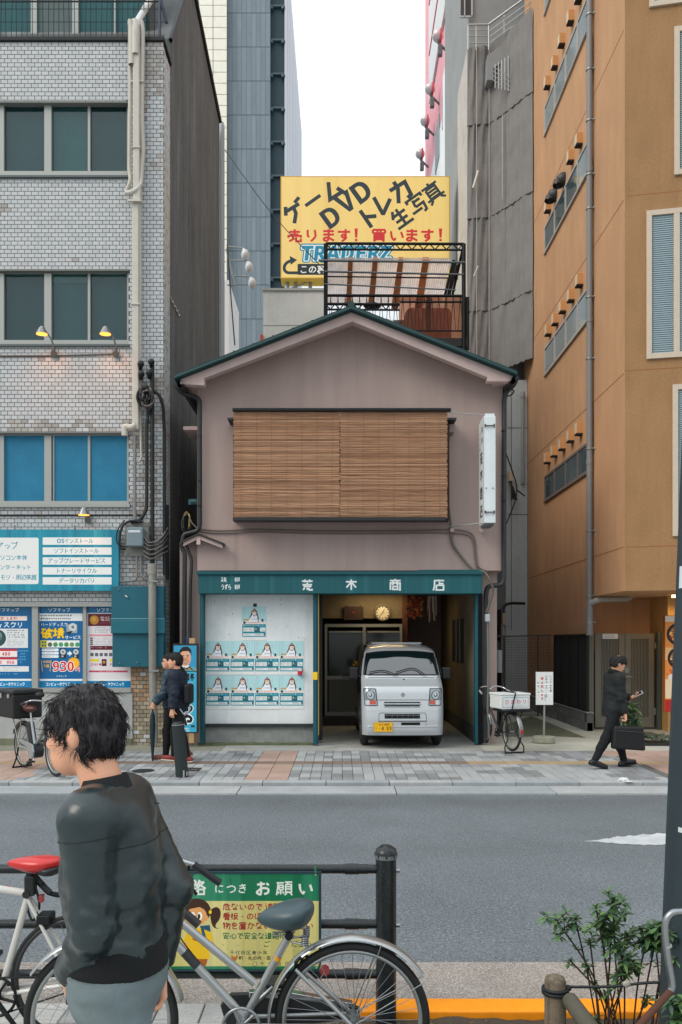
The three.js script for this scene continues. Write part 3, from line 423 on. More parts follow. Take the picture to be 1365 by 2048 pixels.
{ // teal banner above the shop window
  const t = thing('banner', 'teal banner listing computer services in white boxes on the tiled wall', 'banner');
  part('frame', [R(-160, 1059, 238, 1182, 14.9, 0.06)], M(0x0b7787, 0.6), t);
  const tex = canvasTex(1024, 512, (x) => { const k = 1024 / 248, X = (p) => (p + 10) * k, Y = (p) => (p - 1059) * 512 / 123.5; fillR(x, '#0d8098', 0, 0, 1024, 512);
    for (let i = 0; i < 40; i++) { x.globalAlpha = 0.04; fillR(x, rnd() < 0.5 ? '#fff' : '#003', rnd() * 1024, 0, 20 + rnd() * 60, 512); } x.globalAlpha = 1;
    rounded(x, '#d9dcda', X(-40), Y(1075), X(78) - X(-40), Y(1169) - Y(1075), 18);
    const L = (s, px, py, h, w) => write(x, s, X(px), Y(py), h * k, { w: w * k, gap: 0, color: '#1c7f95', lw: 0.1 });
    L('アップ', -6, 1084, 14.5, 14); L('ソコン本体', 0, 1110, 11, 11); L('ンターネット', 0, 1129.5, 10.5, 10.6); L('モリ・周辺機器', 1, 1149.5, 11, 10.4);
    [['OSインストール', 114, 9.6], ['ソフトインストール', 108, 10.1], ['アップグレードサービス', 96, 10.6], ['トナーリサイクル', 112, 10.4], ['データリカバリ', 118, 10.4]].forEach(([s, px, w], i) => { fillR(x, '#dcdfdd', X(86), Y(1074.5 + i * 20.1), X(224) - X(86), Y(15) - Y(0)); L(s, px, 1076.5 + i * 20.1, 10.4, w); });
  });
  part('print', printed(-10, 1059.4, 237.6, 1181.6, 14.895), std({ map: tex, roughness: 0.45, bumpMap: bumpNoise(1, 6, 128), bumpScale: 0.004 }), t);
  for (const p of [[30, 1058], [150, 1058], [28, 1183], [141, 1183]]) part('eyelet', rod(U(p[0], p[1], 14.92), U(p[0], p[1] + (p[1] < 1100 ? -7 : 7), 15.0), 0.012), MAT.steel, t);
  part('bracket', rod(U(237, 1180, 14.93), U(256, 1195, 14.8), 0.016), MAT.alu, t);
}
{ // teal metal shutter box right of the shop window
  const t = thing('shutter_box', 'teal metal box bolted to the tiled wall right of the shop window', 'metal box'); const m = surf(0x0d5565, 0.5, { size: 0.9, amp: 9, grain: 4, streak: 6 });
  part('body', [RR(223, 1172, 328, 1236, 14.82, 0.2, 0.01), RR(225, 1239, 328, 1334, 14.84, 0.18, 0.01)], m, t); part('trim', [R(222, 1235, 329, 1240, 14.8, 0.21), RR(222, 1240, 330, 1267, 14.77, 0.1, 0.01)], surf(0x0f5c6b, 0.5, { size: 0.9, amp: 6 }), t); part('seam', R(222, 1236.6, 329, 1238, 14.793, 0.01), M(0x6b9aa0, 0.5), t);
  for (const p of [[238, 1178], [300, 1179], [240, 1326], [275, 1325]]) part('bolt', rod(U(p[0], p[1], 14.83), U(p[0], p[1], 14.79), 0.012), MAT.steel, t);
}
{ // drain pipes and conduits on the tiled wall
  const t = thing('downpipe', 'wide pale square downpipe running down the tiled facade', 'downpipe'); const m = MAT.pvcPale;
  part('pipe', [RR(266, 100, 279, 370, 14.82, 0.16, 0.02), RR(264.5, 398, 277.5, 858, 14.84, 0.15, 0.02), RR(266, 368, 281, 400, 14.81, 0.17, 0.02)], m, t);
  part('hopper', [pipe([U(262, 44, 14.85), U(264, 60, 14.85), U(264, 130, 14.85)], 0.06), pipe([U(270, 44, 14.9), U(272, 60, 14.85), U(272, 110, 14.85)], 0.075)], m, t);
  part('pipe', pipe([U(272, 60, 14.86), U(274, 46, 14.9), U(318, -28, 15.9), U(330, -60, 16.2)], 0.06), MAT.white, t, 'white pipe climbing the sloping roof');
  part('pipe', pipe([U(260, 40, 14.93), U(261, 160, 14.93), U(259, 340, 14.93), U(262, 362, 14.9), U(252, 384, 14.93)], 0.035), m, t); part('pipe', pipe([U(283, 42, 14.93), U(286, 60, 14.93), U(284, 240, 14.93), U(287, 300, 14.93), U(283, 352, 14.9), U(282, 372, 14.86), U(268, 384, 14.8), U(253, 386, 14.9)], 0.042), m, t);
  part('clamp', [R(255, 398, 282, 402, 14.78, 0.05), R(262, 160, 287, 163, 14.86, 0.06), R(263, 292, 281, 294.5, 14.8, 0.05), R(262, 606, 280, 608.5, 14.82, 0.05)], MAT.pvcPale, t);
  part('elbow', [pipe([U(272, 850, 14.86), U(262, 856, 14.86), U(250, 852, 14.88), U(250, 872, 14.88)], 0.06)], m, t); part('pipe', pipe([U(250, 868, 14.92), U(270, 868, 14.92), U(270, 1030, 14.92), U(270, 1048, 14.92)], 0.03), MAT.pvcGrey, t);
  part('pipe', pipe([U(280, 405, 14.95), U(281, 560, 14.95), U(280, 800, 14.95), U(283, 920, 14.95), U(272, 925, 14.95)], 0.022), m, t);
  const c = thing('cable_bundle', 'tangled black cables looped on the corner of the tiled building', 'cables');
  part('conduit', [pipe([U(305, 722, 14.9), U(305.5, 1130, 14.9)], 0.038), pipe([U(294, 840, 14.9), U(294, 1000, 14.9), U(293, 1022, 14.9), U(280, 1042, 14.9), U(262, 1044, 14.9)], 0.032), pipe([U(308, 782, 14.92), U(320, 790, 14.92), U(327, 815, 14.95), U(329, 860, 15.02), U(329.5, 1150, 15.02)], 0.03), pipe([U(334, 1010, 15.25), U(334, 1160, 15.25)], 0.04)], MAT.wire, c);
  for (let i = 0; i < 13; i++) { const a = rr(0, 6), w = rr(6, 15), h = rr(14, 24), cx = 290 + rr(-5, 6), cy = 792 + rr(-4, 6); const pts = []; for (let k = 0; k < 8; k++) { const q = a + k / 8 * 6.283; pts.push(U(cx + Math.cos(q) * w + (k > 3 ? 2 : 0), cy + Math.sin(q) * h, 14.78 + rr(-0.06, 0.08))); } part('cable', tube(pts, rr(0.012, 0.022), 40, 6, true), i % 4 ? MAT.wire : M(0x5a5350, 0.6), c); }
  for (let i = 0; i < 5; i++) part('cable', tube([U(296 + i * 2, 800, 14.8), U(299 - i, 824, 14.85), U(294 + i, 846, 14.9)], 0.018), MAT.wire, c);
  for (const p of [[303, 724], [299, 746], [283, 748], [282, 728]]) part('insulator', [sphere(U(p[0], p[1], 14.82), 0.06, 1, 1, 1.2), cyl(U(p[0], p[1], 14.8), U(p[0], p[1] + 10, 14.9), 0.035)], MAT.plasticBlack, c);
  for (let i = 0; i < 9; i++) part('cable', tube([U(288, 1074 + i * 4.6, 14.8), U(303 + rr(-3, 3), 1083 + i * 4 + rr(0, 6), 14.78), U(322, 1076 + i * 4, 14.86), U(336, 1058 + i * 5 + rr(-3, 6), 15.1)], 0.012), i % 2 ? MAT.wire : MAT.wireGrey, c);
  part('cable', [tube([U(286, 1044, 14.86), U(262, 1042, 14.82), U(246, 1052, 14.8), U(240, 1075, 14.8), U(241, 1096, 14.82), U(252, 1098, 14.84)], 0.022), tube([U(250, 1040, 14.85), U(235, 1062, 14.82), U(236, 1088, 14.82), U(256, 1094, 14.83)], 0.012)], MAT.wire, c);
  const j = thing('junction_box', 'grey junction box on a metal plate above the teal box', 'junction box'); part('back_plate', R(250, 1046, 298, 1112, 14.93, 0.04), surf(0x777873, 0.7, { size: 0.4, amp: 14 }), j); part('box', RR(253, 1054, 286, 1093, 14.72, 0.2, 0.03), surf(0x6b7b82, 0.5, { size: 0.5, amp: 4 }), j); part('name_plate', printed(257, 1060, 281, 1065, 14.715), M(0xb9c2c6, 0.5), j); for (const p of [[254, 1050], [293, 1050], [254, 1107], [293, 1107]]) part('bolt', rod(U(p[0], p[1], 14.94), U(p[0], p[1], 14.9), 0.014), MAT.steel, j);
  const g = thing('conduit', 'pale steel conduit running down to the pavement over the teal box', 'conduit'); part('pipe', [pipe([U(305, 1130, 14.75), U(305, 1240, 14.7), U(306, 1350, 14.8), U(308, 1430, 14.8), U(309, 1486, 14.8)], 0.07), cyl(U(305, 1128, 14.76), U(305, 1150, 14.75), 0.085)], surf(0x7e7d76, 0.5, { size: 0.5, amp: 14, streak: 10 }), g); part('clamp', [R(297, 1161, 316, 1164, 14.66, 0.12), R(298, 1340, 318, 1343.5, 14.72, 0.12)], MAT.alu, g);
  part('pipe', [pipe([U(240, 1163, 14.95), U(272, 1161, 14.95), U(275, 1150, 14.95), U(274, 1112, 14.95)], 0.02), pipe([U(282, 1112, 14.95), U(283, 1148, 14.95), U(294, 1160, 14.95), U(330, 1156, 14.95)], 0.024)], MAT.pvcGrey, g);
}
{ // floodlights
  const lampGlow = std({ color: C(0x30200f), emissive: C(0xff9a3c), emissiveIntensity: 3, roughness: 0.5 });
  function flood(label, hx, hy, bx2, by2, D, group) {
    const t = thing('floodlight', label, 'floodlight', [0, 0, 0], 0, group); const w = 11;
    const h = U(hx, hy, D); const hood = new THREE.CylinderGeometry(0.05, 0.105, 0.1, 18); hood.rotateX(0.06); hood.translate(h.x, h.y + 0.02, h.z);
    part('hood', [hood, sphere(V(h.x, h.y + 0.065, h.z - 0.02), 0.052)], M(0x8b8d8c, 0.35, { metalness: 0.7 }), t);
    const lens = new THREE.CylinderGeometry(0.094, 0.094, 0.016, 18); lens.rotateX(0.06); lens.translate(h.x, h.y - 0.034, h.z - 0.003); part('lens', lens, lampGlow, t);
    part('arm', [tube([V(h.x + 0.03, h.y + 0.06, h.z), U((hx + bx2) / 2 + 6, hy + (by2 - hy) * 0.3, (D + 15) / 2), U(bx2, by2 - 14, 14.95), U(bx2, by2, 15.0)], 0.016)], MAT.alu, t);
    part('mount', [rod(U(bx2, by2, 15.05), U(bx2, by2, 14.94), 0.06), cyl(U(bx2, by2 - 12, 14.97), U(bx2, by2, 14.97), 0.03)], M(0x50514f, 0.5), t);
    const s = new THREE.SpotLight(0xffa868, D > 14.57 ? 0.25 : 0.9, 0, 1.15, 0.9); s.position.set(h.x, h.y - 0.06, h.z - 0.03); s.target.position.set(h.x + 0.05, h.y - 1.2, -DB); s.shadow.radius = 3; s.castShadow = true; t.add(s, s.target);
  }
  flood('left one of the paired lit floodlights under the second row of dark windows', 84, 664, 108, 708, 14.55); flood('right one of the paired lit floodlights, beside the pale square downpipe', 211, 664, 232, 708, 14.55);
  flood('small lit floodlight just above the teal banner', 168, 1026, 176, 1040, 14.6);
  const w = thing('cable', 'thin grey cable run along the tiles between the two floodlights', 'cable'); part('cable', [rod(U(-40, 712, 15.03), U(104, 711, 15.03), 0.016), rod(U(112, 711, 15.03), U(228, 708, 15.03), 0.014)], MAT.wireGrey, w);
  const w2 = thing('cable', 'dark cable run along the tiles just above the teal banner', 'cable'); part('cable', [rod(U(-40, 1031, 15.03), U(282, 1030, 15.03), 0.014)], MAT.wire, w2);
}
// ---------- the two-storey shop with the pinkish gable ----------
const DH = 15.0, pinkTex = dataTex(512, 512, (u, v) => { const k = 5 * tnoise(u, v, 2, 2, 31) + 6 * tnoise(u, v, 6, 3, 33) + 7 * tnoise(u, v, 24, 1, 35) + 3 * tnoise(u, v, 70, 5, 37) + 5 * (rnd() - 0.5) - 22 * Math.max(0, tnoise(u, v, 34, 1, 61) - 0.22) * (1.2 + tnoise(u, v, 5, 3, 63) * 2) - 9 * Math.max(0, tnoise(u, v, 4, 4, 65) - 0.15); return [163 + k, 144 + k, 138 + k * 0.95]; }, true, 1 / 5.2);
const pink = std({ map: pinkTex, roughness: 0.92, bumpMap: bumpNoise(0.35, 60, 512), bumpScale: 0.0016 });
const greenRoof = surf(0x0f3436, 0.6, { size: 1, amp: 5, grain: 3, streak: 3 }), signGreen = surf(0x084a51, 0.7, { size: 1.6, amp: 5, grain: 2 }), postGreen = surf(0x0c4a54, 0.7, { size: 0.6, amp: 6, grain: 4 });
const house = thing('shop_house', 'two-storey pinkish gabled shop with a green signboard and an open garage', 'house');
{
  const w0 = WX(395, DH), w1 = WX(1006, DH), yb = WY(1141, DH);
  const ap = [WX(705, 14.9), WY(638, 14.9)], el = [w0, WY(762, 14.9)], er = [w1, WY(762, 14.9)];
  const wallG = extrude([[w0, yb], [w1, yb], er, ap, el], 5.2); wallG.translate(0, 0, -20.2);
  part('wall', metric(wallG), pink, house, 'pinkish plastered gable wall of the upper storey');
  // ground floor: left return wall, ceiling slab, garage walls
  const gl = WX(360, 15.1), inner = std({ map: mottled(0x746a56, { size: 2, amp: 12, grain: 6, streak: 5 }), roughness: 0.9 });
  part('wall', [box(gl, WX(408, 15.2), 0, WY(1084, 15.1), -20, -15.1), box(WX(408, 15.2), WX(627, 15.2), 0, yb, -20, -15.3)], pink, house);
  const gw = WX(951, 15.2);
  part('wall', [box(gw + 0.03, w1 - 0.06, 0, yb, -22, -15.25)], pink, house);
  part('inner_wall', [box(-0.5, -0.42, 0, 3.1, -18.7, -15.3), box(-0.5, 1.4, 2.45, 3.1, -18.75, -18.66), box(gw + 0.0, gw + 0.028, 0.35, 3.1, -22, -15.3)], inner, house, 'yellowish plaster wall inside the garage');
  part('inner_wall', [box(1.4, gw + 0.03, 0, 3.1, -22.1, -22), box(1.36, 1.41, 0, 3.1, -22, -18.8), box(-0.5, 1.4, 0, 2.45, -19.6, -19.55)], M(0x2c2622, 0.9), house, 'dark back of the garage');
  part('skirting', box(gw - 0.004, gw + 0.0, 0, 0.36, -22, -15.3), M(0x4e504d, 0.8), house);
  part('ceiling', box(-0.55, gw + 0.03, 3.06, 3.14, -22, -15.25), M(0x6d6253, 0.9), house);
  part('column', box(WX(806, 18.5), WX(816, 18.5), 0, 3.05, -18.75, -18.6), M(0x5a3826, 0.7), house);
  part('doorstep', box(-0.42, 1.38, SW, 0.24, -18.9, -18.3), M(0x3c3b38, 0.9), house);
  // roof: two sloping slabs, barge boards, boxed eaves
  const A = [WX(703, 14.4), WY(610, 14.4)], Lf = [WX(350, 14.4), WY(749, 14.4)], Rt = [WX(1034, 14.4), WY(741, 14.4)], th = 0.1;
  const slab = (a, c, t) => { const g = extrude([a, c, [c[0], c[1] - t], [a[0], a[1] - t]], 6); g.translate(0, 0, -20.4); return metric(g); };
  const roof = part('roof', [slab(Lf, A, th), slab(A, Rt, th)], greenRoof, house);
  part('ridge_cap', [cyl(V(A[0], A[1] + 0.005, -14.38), V(A[0], A[1] + 0.005, -20.4), 0.06, 0.06, 10, true)], greenRoof, roof);
  for (const [p, q] of [[Lf, A], [A, Rt]]) { part('edge_trim', cyl(V(p[0], p[1] - th * 0.7, -14.375), V(q[0], q[1] - th * 0.7, -14.375), 0.03, 0.03, 8, true), greenRoof, roof); for (let i = 1; i < 9; i++) { const t = i / 9, x = p[0] + (q[0] - p[0]) * t, y = p[1] + (q[1] - p[1]) * t; part('seam', box(x - 0.015, x + 0.015, y - 0.01, y + 0.03, -20.3, -14.45), greenRoof, roof); } }
  const P = (x, y) => [WX(x, 14.5), WY(y, 14.5)];
  const barge = (pts) => { const g = extrude(pts.map((p) => P(...p)), 0.14, 0.006); g.translate(0, 0, -14.62); return metric(g); };
  const bargeMat = std({ map: mottled(0xb4a09b, { size: 2, amp: 8, grain: 4, streak: 4 }), roughness: 0.85 });
  part('barge_board', [barge([[362, 758], [705, 623], [705, 643], [409, 757], [409, 771], [362, 768]])], bargeMat, house);
  part('barge_board', [barge([[705.4, 623], [1026, 752], [1020, 763], [975, 763], [975, 755], [705.4, 643]])], bargeMat, house);
  part('eave_box', [box(WX(364, 14.7), w0 + 0.01, WY(770, 14.7), WY(758, 14.7), -20, -14.63), box(w1 - 0.22, WX(1018, 14.7), WY(764, 14.7), WY(754, 14.7), -20, -14.63)], bargeMat, house);
  { const so = [[WX(366, 14.6), WY(757, 14.6)], [ap[0], WY(631, 14.6)], [WX(1018, 14.6), WY(753, 14.6)]]; const g = extrude([so[0], so[1], so[2], [so[2][0], so[2][1] - 0.05], [so[1][0], so[1][1] - 0.05], [so[0][0], so[0][1] - 0.05]], 0.36); g.translate(0, 0, -14.99); part('soffit', metric(g), bargeMat, house); }
  part('gutter', [cyl(V(Lf[0] + 0.09, Lf[1] - 0.15, -14.45), V(Lf[0] + 0.09, Lf[1] - 0.15, -20), 0.06), cyl(V(Rt[0] - 0.06, Rt[1] - 0.16, -14.45), V(Rt[0] - 0.06, Rt[1] - 0.16, -20), 0.06)], MAT.pvcDark, house);
  part('downpipe', [pipe([U(351, 766, 14.75), U(356, 776, 14.75), U(364, 786, 14.8), U(400, 797, 14.9), U(400, 1050, 14.93), U(396, 1062, 14.93), U(367, 1069, 14.95), U(365, 1086, 14.95), U(364.5, 1096, 14.97), U(370, 1105, 14.97), U(369, 1290, 14.98), U(369, 1486, 14.98)], 0.042)], MAT.pvcDark, house);
  part('downpipe', [pipe([U(370, 1084, 14.97), U(384, 1118, 14.98), U(381, 1180, 14.98), U(380, 1290, 14.98)], 0.03)], MAT.pvcDark, house);
  part('downpipe', [pipe([U(1034, 752, 14.8), U(1030, 768, 14.82), U(1012, 784, 14.9), U(1009, 800, 14.92), U(1008, 1160, 14.95), U(1004, 1170, 14.95), U(975, 1172, 14.97), U(972, 1190, 14.97), U(971, 1486, 14.97)], 0.045), tube([U(1022, 776, 14.85), U(1028, 783, 14.85), U(1021, 791, 14.87), U(1010, 792, 14.9)], 0.014)], MAT.pvcDark, house);
  for (const y of [870, 960, 1010]) part('clamp', [R(396, y, 404, y + 2, 14.87, 0.06), R(1004, y - 10, 1012, y - 8, 14.87, 0.06)], MAT.darkMetal, house);
  // ledges on the left flank, seen edge on
  part('hood', [box(WX(371, 15.4), w0, WY(865, 15.4), WY(858, 15.4), -15.9, -15.2)], bargeMat, house);
  // little gabled canopy low on the left
  const cg = (x0, y0, x1, y1) => { const a = [WX(x0, 14.8), WY(y0, 14.8)], c = [WX(x1, 14.8), WY(y1, 14.8)]; const g = extrude([a, c, [c[0], c[1] - 0.035], [a[0], a[1] - 0.035]], 0.3); g.translate(0, 0, -15.09); return metric(g); };
  const cb = (x0, y0, x1, y1) => { const a = [WX(x0, 14.83), WY(y0, 14.83)], c = [WX(x1, 14.83), WY(y1, 14.83)]; const g = extrude([a, c, [c[0], c[1] - 0.065], [a[0], a[1] - 0.065]], 0.06); g.translate(0, 0, -14.89); return metric(g); };
  const can = part('canopy', [cg(363, 1082, 397, 1066), cg(397.3, 1066, 448, 1086)], M(0x2b2422, 0.6), house); part('barge_board', [cb(367, 1085, 397, 1070.5), cb(397.3, 1070.5, 445, 1089), R(393.5, 1073, 401, 1089, 14.82, 0.05)], bargeMat, can);
  // signboard
  const sb = part('signboard', [RR(397, 1147, 965, 1187, 14.72, 0.45, 0.008)], signGreen, house, 'long green signboard with white characters');
  part('cap', [RR(392.5, 1142.5, 967.5, 1149, 14.68, 0.5, 0.01), R(840, 1139.4, 960, 1142.4, 14.7, 0.3)], signGreen, sb);
  const sh = F / 14.715;
  const st = canvasTex(2048, 146, (x) => { fillR(x, '#094d54', 0, 0, 2048, 146); const k = 2048 / 564; for (let i = 0; i < 60; i++) { x.globalAlpha = 0.03; fillR(x, rnd() < 0.5 ? '#fff' : '#000', rnd() * 2048, 0, 3 + rnd() * 40, 146); } x.globalAlpha = 1;
    const t = (s, px, py, h, w, lw = 0.14) => write(x, s, (px - 399) * k, (py - 1147.5) * k, h * k, { w: w * k, gap: 0, color: '#c9cfce', lw });
    [['荒', 603], ['木', 691], ['商', 779], ['店', 866]].forEach(([c, px]) => t(c, px, 1158, 24, 24)); t('鶏', 442, 1154, 11, 11.5, 0.11); t('卵', 469, 1154, 11, 11.5, 0.13); t('うずら', 442, 1169, 11.5, 7, 0.14); t('卵', 469, 1169, 11.5, 11.5, 0.13); });
  part('lettering', printed(399, 1147.5, 963, 1187 - 0.4, 14.715), std({ map: st, roughness: 0.7 }), sb);
  // posts, panel, plinth
  part('post', [RR(400, 1187, 408, 1488, 14.86, 0.2, 0.01)], postGreen, house); part('post', [RR(626.5, 1187, 634, 1489, 14.84, 0.16, 0.01)], postGreen, house); part('post', [R(634.2, 1187, 637, 1489, 14.86, 0.1)], postGreen, house); part('edge_strip', [R(637.1, 1187, 638.4, 1470, 14.86, 0.03)], M(0xa98b3a, 0.6), house); part('post', [RR(951, 1187, 957, 1488, 14.9, 0.2, 0.01)], postGreen, house); part('jamb', [R(957.2, 1187, 966, 1488, 15.0, 0.2)], M(0x15181a, 0.8), house);
  part('jamb', [R(638.6, 1187, 645, 1480, 15.22, 0.1)], M(0x1b1a19, 0.8), house);
  part('panel', R(408, 1186, 627, 1449, 15.1, 0.06), std({ map: mottled(0xd2d7d8, { size: 2.4, amp: 9, grain: 3, streak: 6, px: 512 }), roughness: 0.6 }), house, 'white painted panel covered with pasted posters');
  part('rail', R(408, 1448, 627, 1454.5, 15.02, 0.12), M(0x20282b, 0.6), house); part('plinth', box(WX(408, 15.08), WX(627, 15.08), 0, WY(1454, 15.08), -15.3, -15.08), surf(0x7f8280, 0.9, { size: 1, amp: 18, grain: 10, streak: 6 }, { bumpMap: bumpB, bumpScale: 0.003 }), house);
  part('moss', metric((() => { const g = new THREE.BoxGeometry(WX(627, 15) - WX(395, 15), 0.05, 0.14, 60, 2, 4); const p = g.attributes.position; for (let i = 0; i < p.count; i++) { p.setY(i, p.getY(i) + 0.025 * fbm(p.getX(i) * 9, p.getZ(i) * 9, 1)); p.setZ(i, p.getZ(i) + 0.03 * noise.noise(p.getX(i) * 7, 0, 3)); } g.translate((WX(627, 15) + WX(395, 15)) / 2, SW + 0.015, -15.0); g.computeVertexNormals(); return g; })()), surf(0x555c42, 0.95, { size: 0.5, amp: 26, grain: 20, tint: [0.9, 1, 0.6] }), house);
  // stains and tape marks on the panel
  const scraps = []; for (let i = 0; i < 70; i++) { const px = rr(412, 622), py = rr(1190, 1300) + (rnd() < 0.3 ? 100 : 0), s = rr(0.4, 1.6); if (px > 482 && px < 536 && py > 1210) continue; scraps.push(R(px, py, px + s, py + s * rr(0.5, 1.6), 15.098, 0.004)); } part('paint_chip', scraps, M(0x6f7674, 0.9), house);
  const tape = thing('tape', 'piece of black tape above the topmost girl poster', 'tape'); part('strip', R(507, 1207, 514, 1213.5, 15.088, 0.004), M(0x26292a, 0.6), tape);
  // sliding doors at the back of the garage
  const d = part('sliding_door', [R(650, 1248, 805, 1254, 18.5, 0.08), R(650, 1254, 655, 1432, 18.5, 0.08), R(726, 1254, 732, 1350, 18.46, 0.05), R(658, 1262, 731, 1265, 18.52, 0.04), R(655, 1352, 735, 1359, 18.5, 0.05), R(655, 1424, 735, 1432, 18.5, 0.06), R(800, 1254, 805, 1350, 18.5, 0.06), R(735, 1262, 800, 1265, 18.5, 0.05)], MAT.aluPale, house);
  const gl2 = std({ color: C(0x2a3636), roughness: 0.08 }); part('pane', [R(658, 1265, 726, 1352, 18.54, 0.01), R(732, 1265, 800, 1352, 18.54, 0.01)], gl2, d); part('door_panel', [R(658, 1359, 735, 1424, 18.53, 0.02), R(735, 1352, 800, 1424, 18.53, 0.02)], surf(0x686c67, 0.6, { size: 1, amp: 6, streak: 4 }), d);
  part('window', [box(gw - 0.02, gw, 1.5, 2.4, -18.2, -16.6)], M(0x2a2724, 0.7), house); part('window', [box(gw - 0.03, gw - 0.02, 1.5, 2.4, -17.6, -17.54), box(gw - 0.03, gw - 0.02, 1.5, 2.4, -17.06, -17.0)], MAT.alu, house);
  // things fixed to the gable
  part('bracket', rod(U(905, 1060, 14.9), U(905, 1060, 15.0), 0.04), bargeMat, house);
}
{ // bamboo blinds in front of the upper window
  const t = thing('window_bay', 'shallow dark window bay behind the bamboo blinds of the shop', 'window'); part('hood', [box(WX(459, 14.85), WX(910, 14.85), WY(846, 14.85), WY(842, 14.85), -15, -14.62)], M(0x2d2f30, 0.6), t); part('bay', box(WX(467, 14.7), WX(899, 14.7), WY(1040, 14.7), WY(850, 14.7), -15.0, -14.68), M(0x3a2c23, 0.9), t); part('support', [box(WX(899, 14.8), WX(908, 14.8), WY(866, 14.8), WY(850, 14.8), -15, -14.75)], M(0x8a7876, 0.9), t);
  part('rail', [RR(465, 815.5, 903, 822, 14.44, 0.08, 0.015)], MAT.darkMetal, t); part('rail', [RR(466, 1034, 893, 1041.5, 14.44, 0.2, 0.01)], M(0x1f1f20, 0.5), t);
  const tones = [0xc99d7c, 0xbd8f6c, 0xd0a988, 0xab8062, 0xc39674, 0xa27a5e].map((c) => C(c));
  const reedMat = std({ color: 0xffffff, vertexColors: true, roughness: 0.75 });
  function blind(px0, px1, label, s) {
    const b = thing('bamboo_blind', label, 'bamboo blind', [0, 0, 0], 0, 'bamboo blinds of the upper window'); const x0 = WX(px0, 14.5), x1 = WX(px1, 14.5), y1 = WY(822, 14.5), y0 = WY(1036, 14.5), N = 290, gs = [];
    const g0 = (x, y) => 0.022 * fbm(x * 0.9, y * 7, s, 2) + 0.010 * noise.noise(x * 2.4, y * 30, s + 3);
    for (let i = 0; i < N; i++) {
      const v = i / (N - 1), y = y0 + (y1 - y0) * v, n = 14, pts = []; const r = rr(0.0032, 0.0062), ph = rr(0, 50), z0 = rr(-0.006, 0.006);
      for (let k = 0; k <= n; k++) { const x = x0 + (x1 - x0) * k / n + (k === 0 || k === n ? rr(-0.014, 0.014) : 0); const low = 1 - v; pts.push(V(x, y + g0(x, y) * (0.35 + low) + 0.004 * noise.noise(x * 3, ph, 1), -14.5 + z0 + 0.012 * noise.noise(x * 1.3, y * 3, s + 9) - 0.02 * Math.sin(v * 3.14))); }
      const g = new THREE.TubeGeometry(new THREE.CatmullRomCurve3(pts), 18, r, 5, false); const c0 = tones[rnd() * tones.length | 0], col = []; const P = g.attributes.position, fade = 0.75 + 0.25 * Math.min(1, v * 3 + 0.4);
      for (let q = 0; q < P.count; q++) { const m = fade * (0.9 + 0.35 * noise.noise(P.getX(q) * 4, ph, 2)) ; col.push(c0.r * m, c0.g * m, c0.b * m); } g.setAttribute('color', new THREE.Float32BufferAttribute(col, 3)); gs.push(g);
    }
    const m = part('reeds', gs, reedMat, b); m.userData.kind = 'stuff'; part('backing', box(x0 + 0.01, x1 - 0.01, y0 + 0.02, y1, -14.545, -14.54), M(0x4a3322, 0.95), b);
    for (let k = 0; k < 7; k++) { const x = x0 + (x1 - x0) * (k + 0.5) / 7; part('string', rod(V(x, y0, -14.492), V(x + 0.006, y1, -14.492), 0.0022, 4), M(0x7a5c40, 0.9), b); }
  }
  blind(467.5, 679.5, 'left one of the two bamboo blinds over the upper shop window', 3); blind(681, 895, 'right one of the two bamboo blinds, beside the white projecting sign', 17);
}
{ // projecting white sign
  const t = thing('projecting_sign', 'tall narrow white sign box projecting from the gable right of the blinds', 'sign'); const x0 = WX(969, 14.3), x1 = WX(992, 14.3), y0 = WY(1046, 14.3), y1 = WY(832, 14.3); const m = surf(0xc8d0d2, 0.45, { size: 0.9, amp: 6, streak: 6 });
  part('box', [rbox(x0, x1, y0, y1, -14.86, -14.3, 0.012), rbox(x0 + 0.02, x1 - 0.015, y1, y1 + 0.05, -14.84, -14.32, 0.006)], m, t); part('base', box(x0 + 0.02, x1 - 0.02, y0 - 0.03, y0, -14.8, -14.34), M(0x5b6264, 0.6), t);
  const tx = canvasTex(160, 640, (x) => { fillR(x, '#c3cbcd', 0, 0, 160, 640); write(x, '荒木商店', 42, 190, 78, { gap: 32, down: true, lw: 0.16, color: '#20282c' }); write(x, '鶏卵', 84, 40, 40, { gap: 26, down: true, lw: 0.15, color: '#20282c' }); write(x, 'うずら卵', 24, 60, 27, { gap: 5, down: true, lw: 0.13, color: '#20282c' }); });
  const face = new THREE.PlaneGeometry(0.52, y1 - y0 - 0.04); face.rotateY(-Math.PI / 2); face.translate(x0 - 0.004, (y0 + y1) / 2, -14.58); part('lettering', face, printMat(tx), t);
  for (const y of [851, 1024]) part('clip', [rod(U(971, y, 14.28), U(989, y, 14.28), 0.01), rod(U(971, y - 3, 14.28), U(971, y + 3, 14.28), 0.014), rod(U(989, y - 3, 14.28), U(989, y + 3, 14.28), 0.014)], M(0x4e4a46, 0.6), t);
  part('rivet', [rod(U(973, 976, 14.3), U(973, 976, 14.285), 0.01), rod(U(986, 976, 14.3), U(986, 976, 14.285), 0.01)], MAT.darkMetal, t);
  part('stay', [rod(U(896, 824.5, 14.5), U(969, 830, 14.4), 0.009), rod(U(893, 1054, 14.95), U(966, 1046, 14.5), 0.012)], MAT.aluPale, t); part('insulator', rod(U(964, 1059, 14.95), U(964, 1059, 14.75), 0.05), M(0xa89a94, 0.6), t);
}
